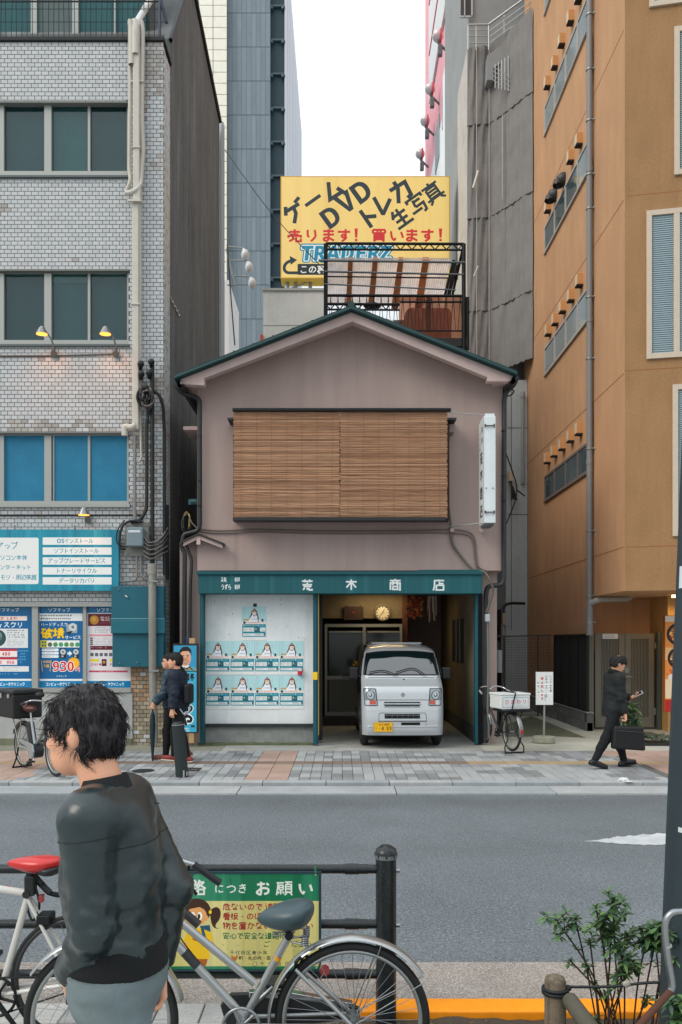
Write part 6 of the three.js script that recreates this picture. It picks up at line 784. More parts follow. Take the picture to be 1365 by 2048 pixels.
// ---------- kei van in the garage ----------
{
  const t = thing('van', 'small silver van parked nose out in the open garage', 'van', [WX(806.5, 14.4), SW, -14.35], 0.012); // local z: 0 at the bumper, minus into the garage
  const silver = new THREE.MeshPhysicalMaterial({ color: C(0xc2c8cc), metalness: 0.35, roughness: 0.36, clearcoat: 0.8, clearcoatRoughness: 0.08 }), silverTrim = new THREE.MeshPhysicalMaterial({ color: C(0xb6bdc2), metalness: 0.35, roughness: 0.4, clearcoat: 0.6, clearcoatRoughness: 0.15 });
  const black = M(0x0e1012, 0.5), gap = M(0x0a0b0c, 0.9);
  // outline seen from the side: [z back from the bumper, y]
  const prof = [[0.03, 0.25], [0.0, 0.34], [0.0, 0.52], [0.015, 0.66], [0.02, 0.70], [0.05, 0.86], [0.075, 1.0], [0.12, 1.09], [0.2, 1.14], [0.29, 1.2], [0.345, 1.25], [0.505, 1.47], [0.66, 1.66], [0.78, 1.745], [1.05, 1.81], [1.6, 1.855], [2.6, 1.865], [3.1, 1.83], [3.3, 1.72], [3.36, 1.2], [3.38, 0.5], [3.34, 0.3]];
  const half = (z, y) => { let w = 0.7375; if (y > 1.0) w -= 0.115 * Math.pow((y - 1.0) / 0.85, 1.35); if (y < 0.6) w -= 0.02 * (0.6 - y); if (y > 1.72) w -= 0.05 * Math.pow((y - 1.72) / 0.12, 2); if (z < 0.4) w -= 0.02 * (1 - z / 0.4); return w; };
  // body as a skin: for every point of the outline a row across the van, rounded at the corners
  const NX = 40, pts = []; const dense = []; const cv = new THREE.CatmullRomCurve3(prof.map(([z, y]) => V(0, y, -z)), false, 'catmullrom', 0.35); for (let i = 0; i <= 150; i++) dense.push(cv.getPoint(i / 150));
  const row = dense.map((p) => { const z = -p.z, y = p.y, w = half(z, y), r = []; for (let i = 0; i <= NX; i++) { const u = -1 + 2 * i / NX, s = Math.sign(u), q = Math.abs(u); const flat = 0.86; let x = q * w, dz = 0, dy = 0; dz = 0.055 * Math.pow(q, 4) ; if (q > flat) { const k = (q - flat) / (1 - flat); dz += 0.10 * k * k; } if (y > 1.6) { dy = -0.05 * Math.pow(q, 3); dz *= 0.6; } r.push(V(s * x, y + dy, -(z < 1.5 ? z + dz : z > 3.2 ? z - dz : z))); } return r; });
  const skin = (i0, i1, j0, j1, lift = 0) => { const pos = [], idx = [], nx = j1 - j0 + 1; for (let i = i0; i <= i1; i++) for (let j = j0; j <= j1; j++) { const p = row[i][j]; pos.push(p.x, p.y, p.z); } for (let i = 0; i < i1 - i0; i++) for (let j = 0; j < nx - 1; j++) { const a = i * nx + j; idx.push(a, a + 1, a + nx, a + 1, a + nx + 1, a + nx); } const g = new THREE.BufferGeometry(); g.setAttribute('position', new THREE.Float32BufferAttribute(pos, 3)); g.setIndex(idx); g.computeVertexNormals(); if (lift) { const p = g.attributes.position, n = g.attributes.normal; for (let k = 0; k < p.count; k++) p.setXYZ(k, p.getX(k) + n.getX(k) * lift, p.getY(k) + n.getY(k) * lift, p.getZ(k) + n.getZ(k) * lift); } return g; };
  const at = (y, z0 = 0, z1 = 1.2) => { let best = 0, bd = 9; dense.forEach((p, i) => { if (-p.z < z1 && -p.z >= z0 - 0.01) { const d = Math.abs(p.y - y); if (d < bd) { bd = d; best = i; } } }); return best; };
  const last = 150; const iWb = at(1.275), iWt = at(1.71), iHood = at(1.115), iMid = at(0.905), iBump = at(0.70);
  const body = part('body', [skin(0, iWb, 0, NX), skin(iWt, last, 0, NX), skin(iWb, iWt, 0, 1), skin(iWb, iWt, NX - 1, NX)], silver, t);
  // flanks
  const flank = (s) => { const sh = []; const j = s > 0 ? NX : 0; for (const r of row) sh.push([-r[j].z, r[j].y]); const g = new THREE.ShapeGeometry(new THREE.Shape(sh.map((p) => new THREE.Vector2(p[0], p[1]))), 4); const p = g.attributes.position; for (let k = 0; k < p.count; k++) { const z = p.getX(k), y = p.getY(k); p.setXYZ(k, s * half(z, y) - s * 0.001, y, -z); } g.computeVertexNormals(); return g; };
  part('side_panel', [flank(1), flank(-1)], new THREE.MeshPhysicalMaterial({ color: C(0xa4acb3), metalness: 0.55, roughness: 0.36, clearcoat: 0.7, side: THREE.DoubleSide }), t);
  // windscreen: an opaque pane, the unlit cabin put into its dark colour
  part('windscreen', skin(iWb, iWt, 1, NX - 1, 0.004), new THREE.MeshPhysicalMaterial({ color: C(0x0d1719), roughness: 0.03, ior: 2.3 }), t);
  const fr = []; for (const [i, j0, j1] of [[iWb, 1, NX - 1], [iWt, 1, NX - 1]]) { const q = []; for (let j = j0; j <= j1; j += 2) q.push(row[i][j].clone().add(V(0, 0.006, 0.006))); fr.push(tube(q, 0.009, 60, 5)); } for (const j of [1, NX - 1]) { const q = []; for (let i = iWb; i <= iWt; i += 2) q.push(row[i][j].clone().add(V(0, 0.006, 0.006))); fr.push(tube(q, 0.009, 40, 5)); } part('windscreen_seal', fr, black, t);
  const W = (u, i) => { const j = (u + 1) / 2 * NX, a = Math.floor(j), b = Math.min(NX, a + 1); return row[i][a].clone().lerp(row[i][b], j - a); };
  const wip = []; wip.push(tube([W(-0.1, iWb - 1).add(V(0, 0.02, 0.03)), W(-0.45, iWb + 2).add(V(0, 0.015, 0.03)), W(-0.82, iWb + 1).add(V(0, 0.02, 0.03))], 0.009), tube([W(0.62, iWb - 1).add(V(0, 0.02, 0.03)), W(0.3, iWb + 3).add(V(0, 0.015, 0.03)), W(-0.15, iWb + 1).add(V(0, 0.02, 0.03))], 0.009)); part('wiper', wip, black, t); part('washer_jet', sphere(W(0.05, at(1.21)).add(V(0, 0.006, 0.006)), 0.014), black, t);
  // panel gaps across the nose
  const seam = (i, u0, u1, r = 0.0045, d = 0.001) => { const q = []; for (let k = 0; k <= 16; k++) q.push(W(u0 + (u1 - u0) * k / 16, i).add(V(0, 0, d))); return tube(q, r, 50, 5); };
  part('panel_gap', [seam(at(0.872), -0.66, 0.66), seam(iWb - 2, -0.93, 0.93)], gap, t);
  // a patch that follows the nose: u across (-1..1), y up
  const nose = (u0, u1, y0, y1, d, nu = 8, nv = 6, skew = 0) => { const g = new THREE.PlaneGeometry(1, 1, nu, nv), p = g.attributes.position; for (let j = 0; j <= nv; j++) for (let i = 0; i <= nu; i++) { const v = 1 - j / nv, y = y0 + (y1 - y0) * v, u = u0 + (u1 - u0) * i / nu + skew * (1 - v); const k = at(y), k2 = Math.min(last, k + 1); const q = W(u, k), y_ = q.y; const q2 = W(u, k2), f = Math.abs(q2.y - q.y) > 1e-4 ? (y - q.y) / (q2.y - q.y) : 0; q.lerp(q2, Math.max(-1, Math.min(1, f))); p.setXYZ(j * (nu + 1) + i, q.x, q.y, q.z + d); } g.computeVertexNormals(); return g; };
  part('grille', [nose(-0.46, 0.42, 0.805, 0.832, 0.004), nose(-0.45, 0.41, 0.748, 0.778, 0.004)], gap, t); part('grille_bar', [seam(at(0.79), -0.47, 0.43, 0.013, 0.004), seam(at(0.738), -0.46, 0.42, 0.008, 0.004)], silverTrim, t);
  part('bumper_grille', [nose(-0.45, 0.41, 0.545, 0.625, 0.004), nose(-0.05, 0.41, 0.43, 0.478, 0.004)], gap, t); const bars = [seam(at(0.588), -0.45, 0.41, 0.006, 0.006)]; for (let i = 0; i < 7; i++) { const u = -0.4 + i * 0.13; bars.push(tube([W(u, at(0.62)).add(V(0, 0, 0.007)), W(u, at(0.55)).add(V(0, 0, 0.007))], 0.003, 4, 4)); } part('grille_bar', bars, M(0x5d6367, 0.5), t);
  part('panel_gap', [tube([W(-0.59, at(0.50)), W(-0.59, at(0.6)), W(-0.56, at(0.634)), W(-0.45, at(0.637)), W(0.42, at(0.637)), W(0.53, at(0.634)), W(0.56, at(0.6)), W(0.56, at(0.50))].map((q) => q.add(V(0, 0, 0.0015))), 0.004, 60, 5, false, 0.2), seam(at(0.50), -0.6, 0.57), tube([W(-0.59, at(0.48)), W(-0.59, at(0.40))].map((q) => q.add(V(0, 0, 0.0015))), 0.003, 6, 4), tube([W(0.56, at(0.48)), W(0.56, at(0.40))].map((q) => q.add(V(0, 0, 0.0015))), 0.003, 6, 4)], gap, t);
  part('bumper_lip', [seam(at(0.395), -0.96, 0.96, 0.014, -0.004), seam(at(0.515), -0.57, 0.55, 0.01, 0.0)], silver, t);
  // headlamps
  const lampT = canvasTex(160, 220, (x, w, h) => { fillR(x, '#8d989c', 0, 0, w, h); dot(x, '#3d474b', 84, 84, 62, 66); dot(x, '#aab4b8', 84, 84, 50, 54); dot(x, '#566166', 84, 84, 26, 30); dot(x, '#dfe6e8', 78, 74, 12, 14); for (let i = 0; i < 14; i++) { x.globalAlpha = 0.5; fillR(x, rnd() < 0.5 ? '#dde4e6' : '#4d585c', 20 + rnd() * 120, 10 + rnd() * 130, 3 + rnd() * 8, 10 + rnd() * 30); } x.globalAlpha = 1; fillR(x, '#3c464a', 0, 148, w, 6); fillR(x, '#c8cfd2', 0, 154, w, 66); });
  for (const s of [-1, 1]) { const h = part('headlight', s < 0 ? nose(-0.945, -0.665, 0.775, 1.055, 0.008, 10, 10, 0.03) : nose(0.665, 0.945, 0.775, 1.055, 0.008, 10, 10, -0.03), new THREE.MeshPhysicalMaterial({ map: lampT, roughness: 0.08, clearcoat: 1, clearcoatRoughness: 0.02, metalness: 0.35 }), t); part('indicator', s < 0 ? nose(-0.81, -0.655, 0.79, 0.858, 0.014) : nose(0.655, 0.79, 0.79, 0.858, 0.014), new THREE.MeshPhysicalMaterial({ color: C(0xb8441c), roughness: 0.2, clearcoat: 1 }), h);
    const o = s < 0 ? [[-0.945, 1.06], [-0.66, 1.06], [-0.625, 0.77], [-0.92, 0.77]] : [[0.665, 1.06], [0.95, 1.06], [0.92, 0.77], [0.63, 0.77]]; const q = []; for (let k = 0; k < 4; k++) for (let m = 0; m < 4; m++) { const a = o[k], b = o[(k + 1) % 4], f = m / 4; q.push(W(a[0] + (b[0] - a[0]) * f, at(a[1] + (b[1] - a[1]) * f)).add(V(0, 0, 0.006))); } part('bezel', tube(q, 0.008, 64, 5, true, 0.1), gap, h); }
  // emblem
  const em = extrude([[-0.04, 0.006], [0, 0.04], [0.04, 0.012], [0.018, 0.003], [0.0, 0.016], [-0.012, 0.007], [0.04, -0.012], [0.0, -0.042], [-0.04, -0.014], [-0.018, -0.005], [0, -0.018], [0.012, -0.009]], 0.006); em.translate(W(0.0, at(0.95)).x, 0.955, W(0.0, at(0.95)).z + 0.001); part('emblem', em, MAT.chrome, t);
  // number plate
  const pt = canvasTex(330, 165, (x) => { fillR(x, '#d9a414', 0, 0, 330, 165); x.strokeStyle = '#8a6a10'; x.lineWidth = 3; x.strokeRect(4, 4, 322, 157); const I = '#26241a'; write(x, '足立', 86, 16, 38, { w: 42, lw: 0.11, color: I }); write(x, '480', 182, 14, 42, { w: 30, color: I }); dot(x, I, 60, 28, 6); dot(x, I, 276, 28, 6); write(x, 'く', 26, 92, 34, { lw: 0.12, color: I }); fillR(x, I, 92, 104, 10, 10); write(x, '4', 132, 68, 74, { w: 48, color: I }); write(x, '33', 218, 68, 74, { w: 48, gap: 2, color: I }); });
  const pl = part('number_plate', [box(-0.52, -0.19, 0.315, 0.48, 0.005, 0.016)].map((g) => { g.translate(0.005, 0, 0); return g; }), M(0xd9a414, 0.5), t); const pp = new THREE.PlaneGeometry(0.325, 0.16); pp.translate(-0.35, 0.3975, 0.018); part('lettering', pp, printMat(pt, 0.4), pl);
  // wheels, arches, mirrors, pillars, side windows, rain visor, tow recess
  for (const [x, z] of [[-0.655, -0.66], [0.655, -0.66], [-0.655, -3.05], [0.655, -3.05]]) { const w = part('wheel', [(() => { const g = new THREE.TorusGeometry(0.21, 0.072, 14, 40); g.rotateY(Math.PI / 2); g.scale(1.05, 1, 1); g.translate(x, 0.28, z); return g; })(), rod(V(x - 0.07, 0.28, z), V(x + 0.07, 0.28, z), 0.235, 30)], MAT.rubber, t); part('rim', rod(V(x - 0.075, 0.28, z), V(x + 0.075, 0.28, z), 0.15, 24), MAT.steel, w); }
  part('underbody', [box(-0.66, 0.66, 0.2, 0.32, -3.3, -0.3), box(-0.7, 0.7, 0.3, 1.15, -3.25, -0.42), box(-0.68, 0.68, 0.3, 1.0, -0.5, -0.16)], black, t);
  for (const s of [-1, 1]) { const m = part('mirror', rbox(Math.min(s * 0.76, s * 0.92), Math.max(s * 0.76, s * 0.92), 1.2, 1.42, -0.72, -0.6, 0.03, 3), black, t); part('arm', rod(V(s * 0.70, 1.24, -0.62), V(s * 0.8, 1.28, -0.66), 0.022), black, m); part('visor', tube([V(s * 0.735, 1.3, -0.5), V(s * 0.7, 1.56, -0.82), V(s * 0.66, 1.7, -1.1), V(s * 0.655, 1.72, -1.6)], 0.014, 20, 6), black, t);
    const sg = [[0.62, 1.24], [1.55, 1.24], [1.55, 1.64], [1.02, 1.64]]; const q = new THREE.ShapeGeometry(new THREE.Shape(sg.map((p) => new THREE.Vector2(...p)))); const P = q.attributes.position; for (let k = 0; k < P.count; k++) { const z = P.getX(k), y = P.getY(k); P.setXYZ(k, s * (half(z, y) + 0.004), y, -z); } q.computeVertexNormals(); part('side_window', q, std({ color: C(0x14191b), roughness: 0.05, side: THREE.DoubleSide }), t); }
  // ribs across the roof
  const ribs = []; for (let i = 0; i < 5; i++) { const z = -1.5 - i * 0.33; ribs.push(rbox(-0.48, 0.48, 1.83, 1.868, z - 0.05, z + 0.05, 0.012)); } part('roof_rib', ribs, silver, t);
}
// ---------- people: one smooth skin meshed from a distance field, clothes over it ----------
function surfaceNet(f, lo, hi, cell) {
  const n = [0, 1, 2].map((k) => Math.ceil((hi[k] - lo[k]) / cell) + 2), [nx, ny, nz] = n, vals = new Float32Array(nx * ny * nz);
  for (let z = 0, q = 0; z < nz; z++) for (let y = 0; y < ny; y++) for (let x = 0; x < nx; x++, q++) vals[q] = f(lo[0] + x * cell, lo[1] + y * cell, lo[2] + z * cell);
  const id = new Int32Array(nx * ny * nz).fill(-1), pos = [], idx = [], sx = 1, sy = nx, sz = nx * ny; const off = [0, sx, sy, sx + sy, sz, sx + sz, sy + sz, sx + sy + sz];
  const E = [[0, 1], [2, 3], [4, 5], [6, 7], [0, 2], [1, 3], [4, 6], [5, 7], [0, 4], [1, 5], [2, 6], [3, 7]], cp = [[0, 0, 0], [1, 0, 0], [0, 1, 0], [1, 1, 0], [0, 0, 1], [1, 0, 1], [0, 1, 1], [1, 1, 1]];
  for (let z = 0; z < nz - 1; z++) for (let y = 0; y < ny - 1; y++) for (let x = 0; x < nx - 1; x++) {
    const q = x + y * sy + z * sz; let m = 0; for (let k = 0; k < 8; k++) if (vals[q + off[k]] < 0) m++; if (!m || m === 8) continue;
    let px = 0, py = 0, pz = 0, c = 0; for (const [a, b] of E) { const va = vals[q + off[a]], vb = vals[q + off[b]]; if ((va < 0) !== (vb < 0)) { const t = va / (va - vb); px += cp[a][0] + t * (cp[b][0] - cp[a][0]); py += cp[a][1] + t * (cp[b][1] - cp[a][1]); pz += cp[a][2] + t * (cp[b][2] - cp[a][2]); c++; } }
    id[q] = pos.length / 3; pos.push(lo[0] + (x + px / c) * cell, lo[1] + (y + py / c) * cell, lo[2] + (z + pz / c) * cell);
  }
  for (let z = 1; z < nz - 1; z++) for (let y = 1; y < ny - 1; y++) for (let x = 1; x < nx - 1; x++) {
    const q = x + y * sy + z * sz, s = vals[q] < 0; const quad = (a, b, c, d, fl) => { if (a < 0 || b < 0 || c < 0 || d < 0) return; if (fl) idx.push(a, b, c, a, c, d); else idx.push(a, c, b, a, d, c); };
    if (s !== (vals[q + sx] < 0)) quad(id[q - sy - sz], id[q - sz], id[q], id[q - sy], s); if (s !== (vals[q + sy] < 0)) quad(id[q - sx - sz], id[q - sx], id[q], id[q - sz], s); if (s !== (vals[q + sz] < 0)) quad(id[q - sx - sy], id[q - sy], id[q], id[q - sx], s);
  }
  const g = new THREE.BufferGeometry(); g.setAttribute('position', new THREE.Float32BufferAttribute(pos, 3)); g.setIndex(idx); g.computeVertexNormals(); return metric(g);
}
const smin = (a, b, k) => { const h = Math.max(k - Math.abs(a - b), 0) / k; return Math.min(a, b) - h * h * k * 0.25; };
function capsule(a, b, ra, rb = ra, sq = 1) { const dx = b.x - a.x, dy = b.y - a.y, dz = b.z - a.z, L2 = dx * dx + dy * dy + dz * dz || 1e-9; return (x, y, z) => { const px = x - a.x, py = y - a.y, pz = z - a.z; let t = (px * dx + py * dy + pz * dz) / L2; t = t < 0 ? 0 : t > 1 ? 1 : t; const ex = px - dx * t, ey = py - dy * t, ez = pz - dz * t; return Math.sqrt(ex * ex + ey * ey + ez * ez) - (ra + (rb - ra) * t); }; }
function ellip(c, r, mat) { const inv = mat ? mat.clone().invert() : null, v = V(0, 0, 0), m = Math.min(r.x, r.y, r.z); return (x, y, z) => { v.set(x - c.x, y - c.y, z - c.z); if (inv) v.applyMatrix4(inv); const k = Math.sqrt((v.x / r.x) ** 2 + (v.y / r.y) ** 2 + (v.z / r.z) ** 2); return (k - 1) * (k > 0.3 ? Math.min(m * 1.3, 1 / Math.max(1e-4, Math.sqrt((v.x / r.x / r.x) ** 2 + (v.y / r.y / r.y) ** 2 + (v.z / r.z / r.z) ** 2)) * k) : m); }; }
const blend = (list, k) => (x, y, z) => { let d = list[0](x, y, z); for (let i = 1; i < list.length; i++) d = smin(d, list[i](x, y, z), k); return d; };
function boundsOf(pts, pad) { const lo = [9, 9, 9], hi = [-9, -9, -9]; for (const p of pts) { const a = [p.x, p.y, p.z]; for (let k = 0; k < 3; k++) { lo[k] = Math.min(lo[k], a[k] - pad); hi[k] = Math.max(hi[k], a[k] + pad); } } return [lo, hi]; }
const dirOf = (swing, out = 0, side = 1) => V(Math.sin(swing) * Math.cos(out), -Math.cos(swing) * Math.cos(out), side * Math.sin(out)).normalize();   // hanging direction: forward swing, outward tilt
// a five-fingered hand from wrist w, pointing along d, palm facing n; curl 0 open to 1 closed
function handField(w, d, n, side, curl, s = 1) {
  d = d.clone().normalize(); const t = new THREE.Vector3().crossVectors(d, n).normalize(); n = new THREE.Vector3().crossVectors(t, d).normalize(); const P = (a, b, c) => w.clone().addScaledVector(d, a * s).addScaledVector(t, b * s).addScaledVector(n, c * s); const f = [];
  for (const b of [-0.028, -0.009, 0.010, 0.028]) f.push(capsule(P(0.0, b * 0.6, 0), P(0.085, b, 0), 0.015 * s, 0.012 * s));
  const palm = blend(f, 0.02); const out = [palm]; const pts = [P(0, 0, 0)];
  const fing = (base, len, c0, dir0, r) => { let p = base, a = c0; let prev = p; const segs = [0.45, 0.3, 0.25]; const chain = []; for (let k = 0; k < 3; k++) { const dd = dir0.clone().multiplyScalar(Math.cos(a)).addScaledVector(n, Math.sin(a)); const q = prev.clone().addScaledVector(dd, len * segs[k] * s); chain.push(capsule(prev, q, (r - k * 0.0008) * s, (r - 0.001 - k * 0.0008) * s)); prev = q; a += curl * 1.15; } pts.push(prev); out.push(blend(chain, 0.006)); };
  [[-0.029, 0.058], [-0.010, 0.075], [0.010, 0.079], [0.029, 0.072]].forEach(([b, l]) => fing(P(0.088, b, 0), l, curl * 0.9, d, 0.0088));
  const td = d.clone().multiplyScalar(0.75).addScaledVector(t, 0.62).normalize(); fing(P(0.03, 0.03, 0.008), 0.075, curl * 0.5, td, 0.0105);
  return { f: blend(out, 0.008), pts };
}
function headField(m) { // m: head frame, x forward, y up; returns the skin of head and face
  const P = (x, y, z) => V(x, y, z).applyMatrix4(m), rot = new THREE.Matrix4().extractRotation(m); const e = (x, y, z, a, b, c) => ellip(P(x, y, z), V(a, b, c), rot);
  const base = blend([e(-0.008, 0.03, 0, 0.098, 0.1, 0.077), e(0.03, -0.045, 0, 0.064, 0.07, 0.058), e(0.052, -0.082, 0, 0.038, 0.03, 0.036), e(-0.035, 0.0, 0, 0.07, 0.08, 0.07)], 0.05);
  const add = [capsule(P(0.086, 0.018, 0), P(0.108, -0.026, 0), 0.008, 0.013), capsule(P(0.098, -0.03, -0.011), P(0.098, -0.03, 0.011), 0.009), capsule(P(0.078, 0.03, -0.045), P(0.088, 0.034, -0.012), 0.01), capsule(P(0.078, 0.03, 0.045), P(0.088, 0.034, 0.012), 0.01), capsule(P(0.084, -0.058, -0.016), P(0.084, -0.058, 0.016), 0.007), capsule(P(0.081, -0.068, -0.013), P(0.081, -0.068, 0.013), 0.008), e(0.055, -0.02, 0.042, 0.028, 0.022, 0.02), e(0.055, -0.02, -0.042, 0.028, 0.022, 0.02)];
  const ears = [1, -1].map((s) => e(-0.012, -0.005, s * 0.079, 0.017, 0.03, 0.01)), skin = blend([base, ...add], 0.018), sock = [1, -1].map((s) => e(0.092, 0.008, s * 0.033, 0.02, 0.013, 0.02));
  return (x, y, z) => { let d = skin(x, y, z); for (const s of sock) d = Math.max(d, -s(x, y, z) + 0.004); for (const q of ears) d = smin(d, q(x, y, z), 0.012); return d; };
}
const SKIN = std({ map: neutral({ size: 0.3, amp: 6, grain: 6 }), color: C(0xd09a7c).multiplyScalar(1 / 0.686), roughness: 0.55 }), HAIR = M(0x0d0b0b, 0.75), EYEW = M(0xd8d4cc, 0.25), EYED = M(0x1a110c, 0.15);
// pose: angles in radians; legs and arms as [swing, knee or elbow bend, outward]
function person(o) {
  const S = o.scale ?? 1, wd = o.wide ?? 1, g = thing('person', o.label, 'person', o.pos, o.turn), cell = o.cell ?? 0.014; const lean = o.lean ?? 0.04;
  const legs = o.legs.map(([a, b, out, foot], i) => { const s = i ? 1 : -1, hip = V(0, 0, s * 0.088 * wd * S), kd = dirOf(a, out ?? 0.02, s), knee = hip.clone().addScaledVector(kd, 0.43 * S), sd = dirOf(a - b, (out ?? 0.02) * 0.5, s), ank = knee.clone().addScaledVector(sd, 0.40 * S); const toeA = foot ?? 0; const toe = ank.clone().add(V(Math.cos(toeA) * 0.17 * S, -0.045 * S + Math.sin(toeA) * 0.17 * S, s * 0.02)), heel = ank.clone().add(V(-0.05 * S * Math.cos(toeA), -0.045 * S - 0.05 * S * Math.sin(toeA), 0)); return { hip, knee, ank, toe, heel, s }; });
  const low = Math.min(...legs.map((l) => Math.min(l.toe.y, l.heel.y))) - 0.032 * S, hy = -low; for (const l of legs) for (const k of ['hip', 'knee', 'ank', 'toe', 'heel']) l[k].y += hy;
  const pel = V(0, hy, 0), up = V(Math.sin(lean), Math.cos(lean), 0), chest = pel.clone().addScaledVector(up, 0.34 * S), neck = pel.clone().addScaledVector(up, 0.545 * S), hl = o.head ?? [0, 0];
  const tw = o.twist ?? 0, sh = [-1, 1].map((s) => pel.clone().addScaledVector(up, 0.475 * S).add(V(-s * 0.0 + s * Math.sin(tw) * 0.17 * S, 0, s * 0.172 * wd * S * Math.cos(tw))));
  const arms = o.arms.map(([a, b, out, tws], i) => { const s = i ? 1 : -1, shd = sh[i], ud = dirOf(a, out ?? 0.12, s), el = shd.clone().addScaledVector(ud, 0.285 * S), fd = dirOf(a + b, (out ?? 0.12) * 0.4 + (tws ?? 0), s), wr = el.clone().addScaledVector(fd, 0.245 * S); return { sh: shd, el, wr, fd, ud, s }; });
  const hc = neck.clone().add(V((0.035 + (o.fwd ?? 0) + Math.sin(-hl[0]) * 0.04) * S, 0.155 * S - 0.02 * Math.abs(hl[0]), 0)), hm = new THREE.Matrix4().compose(hc, new THREE.Quaternion().setFromEuler(new THREE.Euler(0, hl[1], hl[0], 'YXZ')), V(S, S, S)); const HP = (x, y, z) => V(x, y, z).applyMatrix4(hm);
  const rotH = new THREE.Matrix4().extractRotation(hm), rotT = new THREE.Matrix4().makeRotationZ(-lean);
  // torso fields
  const torso = (q) => blend([ellip(pel.clone().addScaledVector(up, 0.02 * S), V(0.115 + q, 0.13 + q, 0.155 * wd + q).multiplyScalar(S), rotT), ellip(pel.clone().addScaledVector(up, 0.2 * S), V(0.105 + q, 0.17, 0.14 * wd + q).multiplyScalar(S), rotT), ellip(chest, V(0.118 + q, 0.17 + q, 0.165 * wd + q).multiplyScalar(S), rotT), capsule(sh[0].clone().lerp(neck, 0.15), sh[1].clone().lerp(neck, 0.15), (0.062 + q) * S, (0.062 + q) * S)], 0.09);
  const armF = (q) => arms.map((a) => blend([capsule(a.sh, a.el, (0.056 + q) * S, (0.043 + q) * S), capsule(a.el, a.wr, (0.043 + q) * S, (0.03 + q) * S)], 0.03));
  const legF = (q) => legs.map((l) => blend([capsule(l.hip, l.knee, (0.082 + q) * S, (0.056 + q) * S), capsule(l.knee, l.ank, (0.055 + q) * S, (0.036 + q) * S), capsule(l.knee.clone().lerp(l.ank, 0.12).add(V(-0.012, 0, 0)), l.knee.clone().lerp(l.ank, 0.45).add(V(-0.018, 0, 0)), (0.05 + q) * S, (0.044 + q) * S)], 0.04));
  const footF = legs.map((l) => blend([capsule(l.ank, l.heel, 0.038 * S, 0.03 * S), capsule(l.heel, l.toe, 0.03 * S, 0.03 * S)], 0.03));
  const jp = [pel, neck, hc, ...legs.flatMap((l) => [l.hip, l.knee, l.ank, l.toe, l.heel]), ...arms.flatMap((a) => [a.sh, a.el, a.wr])];
  // the body itself, a little slimmer than the clothes; head and hands on finer grids
  const all = blend([torso(-0.012), capsule(neck.clone().addScaledVector(up, -0.06 * S), HP(-0.02, -0.05, 0), 0.06 * S, 0.054 * S), ...armF(-0.006), ...legF(-0.012), ...footF], 0.03); const hf = headField(hm), hands = arms.map((a, i) => { const [dir, nrm, curl] = o.hands?.[i] ?? [a.fd, V(0, 0, -a.s), 0.55]; return handField(a.wr, dir, nrm, a.s, curl, S); });
  const bb = boundsOf(jp, 0.13); const geos = [surfaceNet(all, bb[0], bb[1], cell * 1.25)]; const hb = boundsOf([HP(-0.1, -0.12, -0.09), HP(0.11, 0.14, 0.09), HP(0, 0, 0)], 0.06); geos.push(surfaceNet(blend([hf, capsule(neck.clone().addScaledVector(up, -0.02 * S), HP(-0.02, -0.05, 0), 0.058 * S, 0.054 * S)], 0.02), hb[0], hb[1], o.fine ?? 0.006));
  for (const h of hands) { const b = boundsOf(h.pts, 0.06); geos.push(surfaceNet(h.f, b[0], b[1], o.fine ? o.fine * 0.7 : 0.005)); }
  const root = part('body', geos, SKIN, g);
  for (const s of [1, -1]) { const e = part('eye', sphere(HP(0.081, 0.008, s * 0.033), 0.0125 * S), EYEW, g); part('iris', sphere(HP(0.0895, 0.008, s * 0.033), 0.0065 * S), EYED, e); part('brow', tube([HP(0.089, 0.034, s * 0.016), HP(0.089, 0.04, s * 0.034), HP(0.077, 0.034, s * 0.052)], 0.0045 * S, 12, 5), HAIR, g); }
  part('mouth', tube([HP(0.085, -0.063, -0.02), HP(0.0905, -0.062, 0), HP(0.085, -0.063, 0.02)], 0.0028 * S, 12, 5), M(0x7a4438, 0.6), g);
  // hair
  const ht = o.hair ?? {}; const thick = ht.thick ?? 0.02, e1 = ellip(HP(-0.012, 0.034, 0), V(0.1 + thick, 0.098 + thick, 0.078 + thick).multiplyScalar(S), rotH), e2 = ellip(HP(-0.038, -0.015, 0), V(0.062 + thick * 0.8, 0.085, 0.066 + thick * 0.8).multiplyScalar(S), rotH), inv = hm.clone().invert(), hv = V(0, 0, 0); const fr = ht.fringe ?? 0.05, nape = ht.nape ?? -0.085, side = ht.side ?? -0.005;
  const hairF = (x, y, z) => { hv.set(x, y, z).applyMatrix4(inv); const n = noise.noise(hv.x * 60, hv.y * 22, hv.z * 60) * 0.007 + noise.noise(hv.x * 22, hv.y * 12, hv.z * 22) * 0.009; let d = smin(e1(x, y, z), e2(x, y, z), 0.04) + n; const cut = hv.x > 0.0 ? fr + (hv.x < 0.06 ? (side - fr) * Math.min(1, (0.06 - hv.x) / 0.06) : 0) : nape + (side - nape) * Math.min(1, Math.max(0, (hv.x + 0.045) / 0.045)); const c2 = cut + noise.noise(hv.x * 50, 3, hv.z * 50) * 0.014; d = Math.max(d, c2 - hv.y); const ear = Math.hypot(hv.x + 0.012, (hv.y + 0.008) * 0.8) - 0.022; if (!ht.coverEars) d = Math.max(d, -(ear + (Math.abs(hv.z) < 0.06 ? 1 : 0))); return d; };
  const hg = surfaceNet(hairF, boundsOf([HP(-0.15, -0.12, -0.12), HP(0.13, 0.17, 0.12), HP(0.1, 0.1, 0)], 0.03)[0], boundsOf([HP(-0.15, -0.12, -0.12), HP(0.13, 0.17, 0.12)], 0.03)[1], o.fine ?? 0.007); const hairGs = [hg];
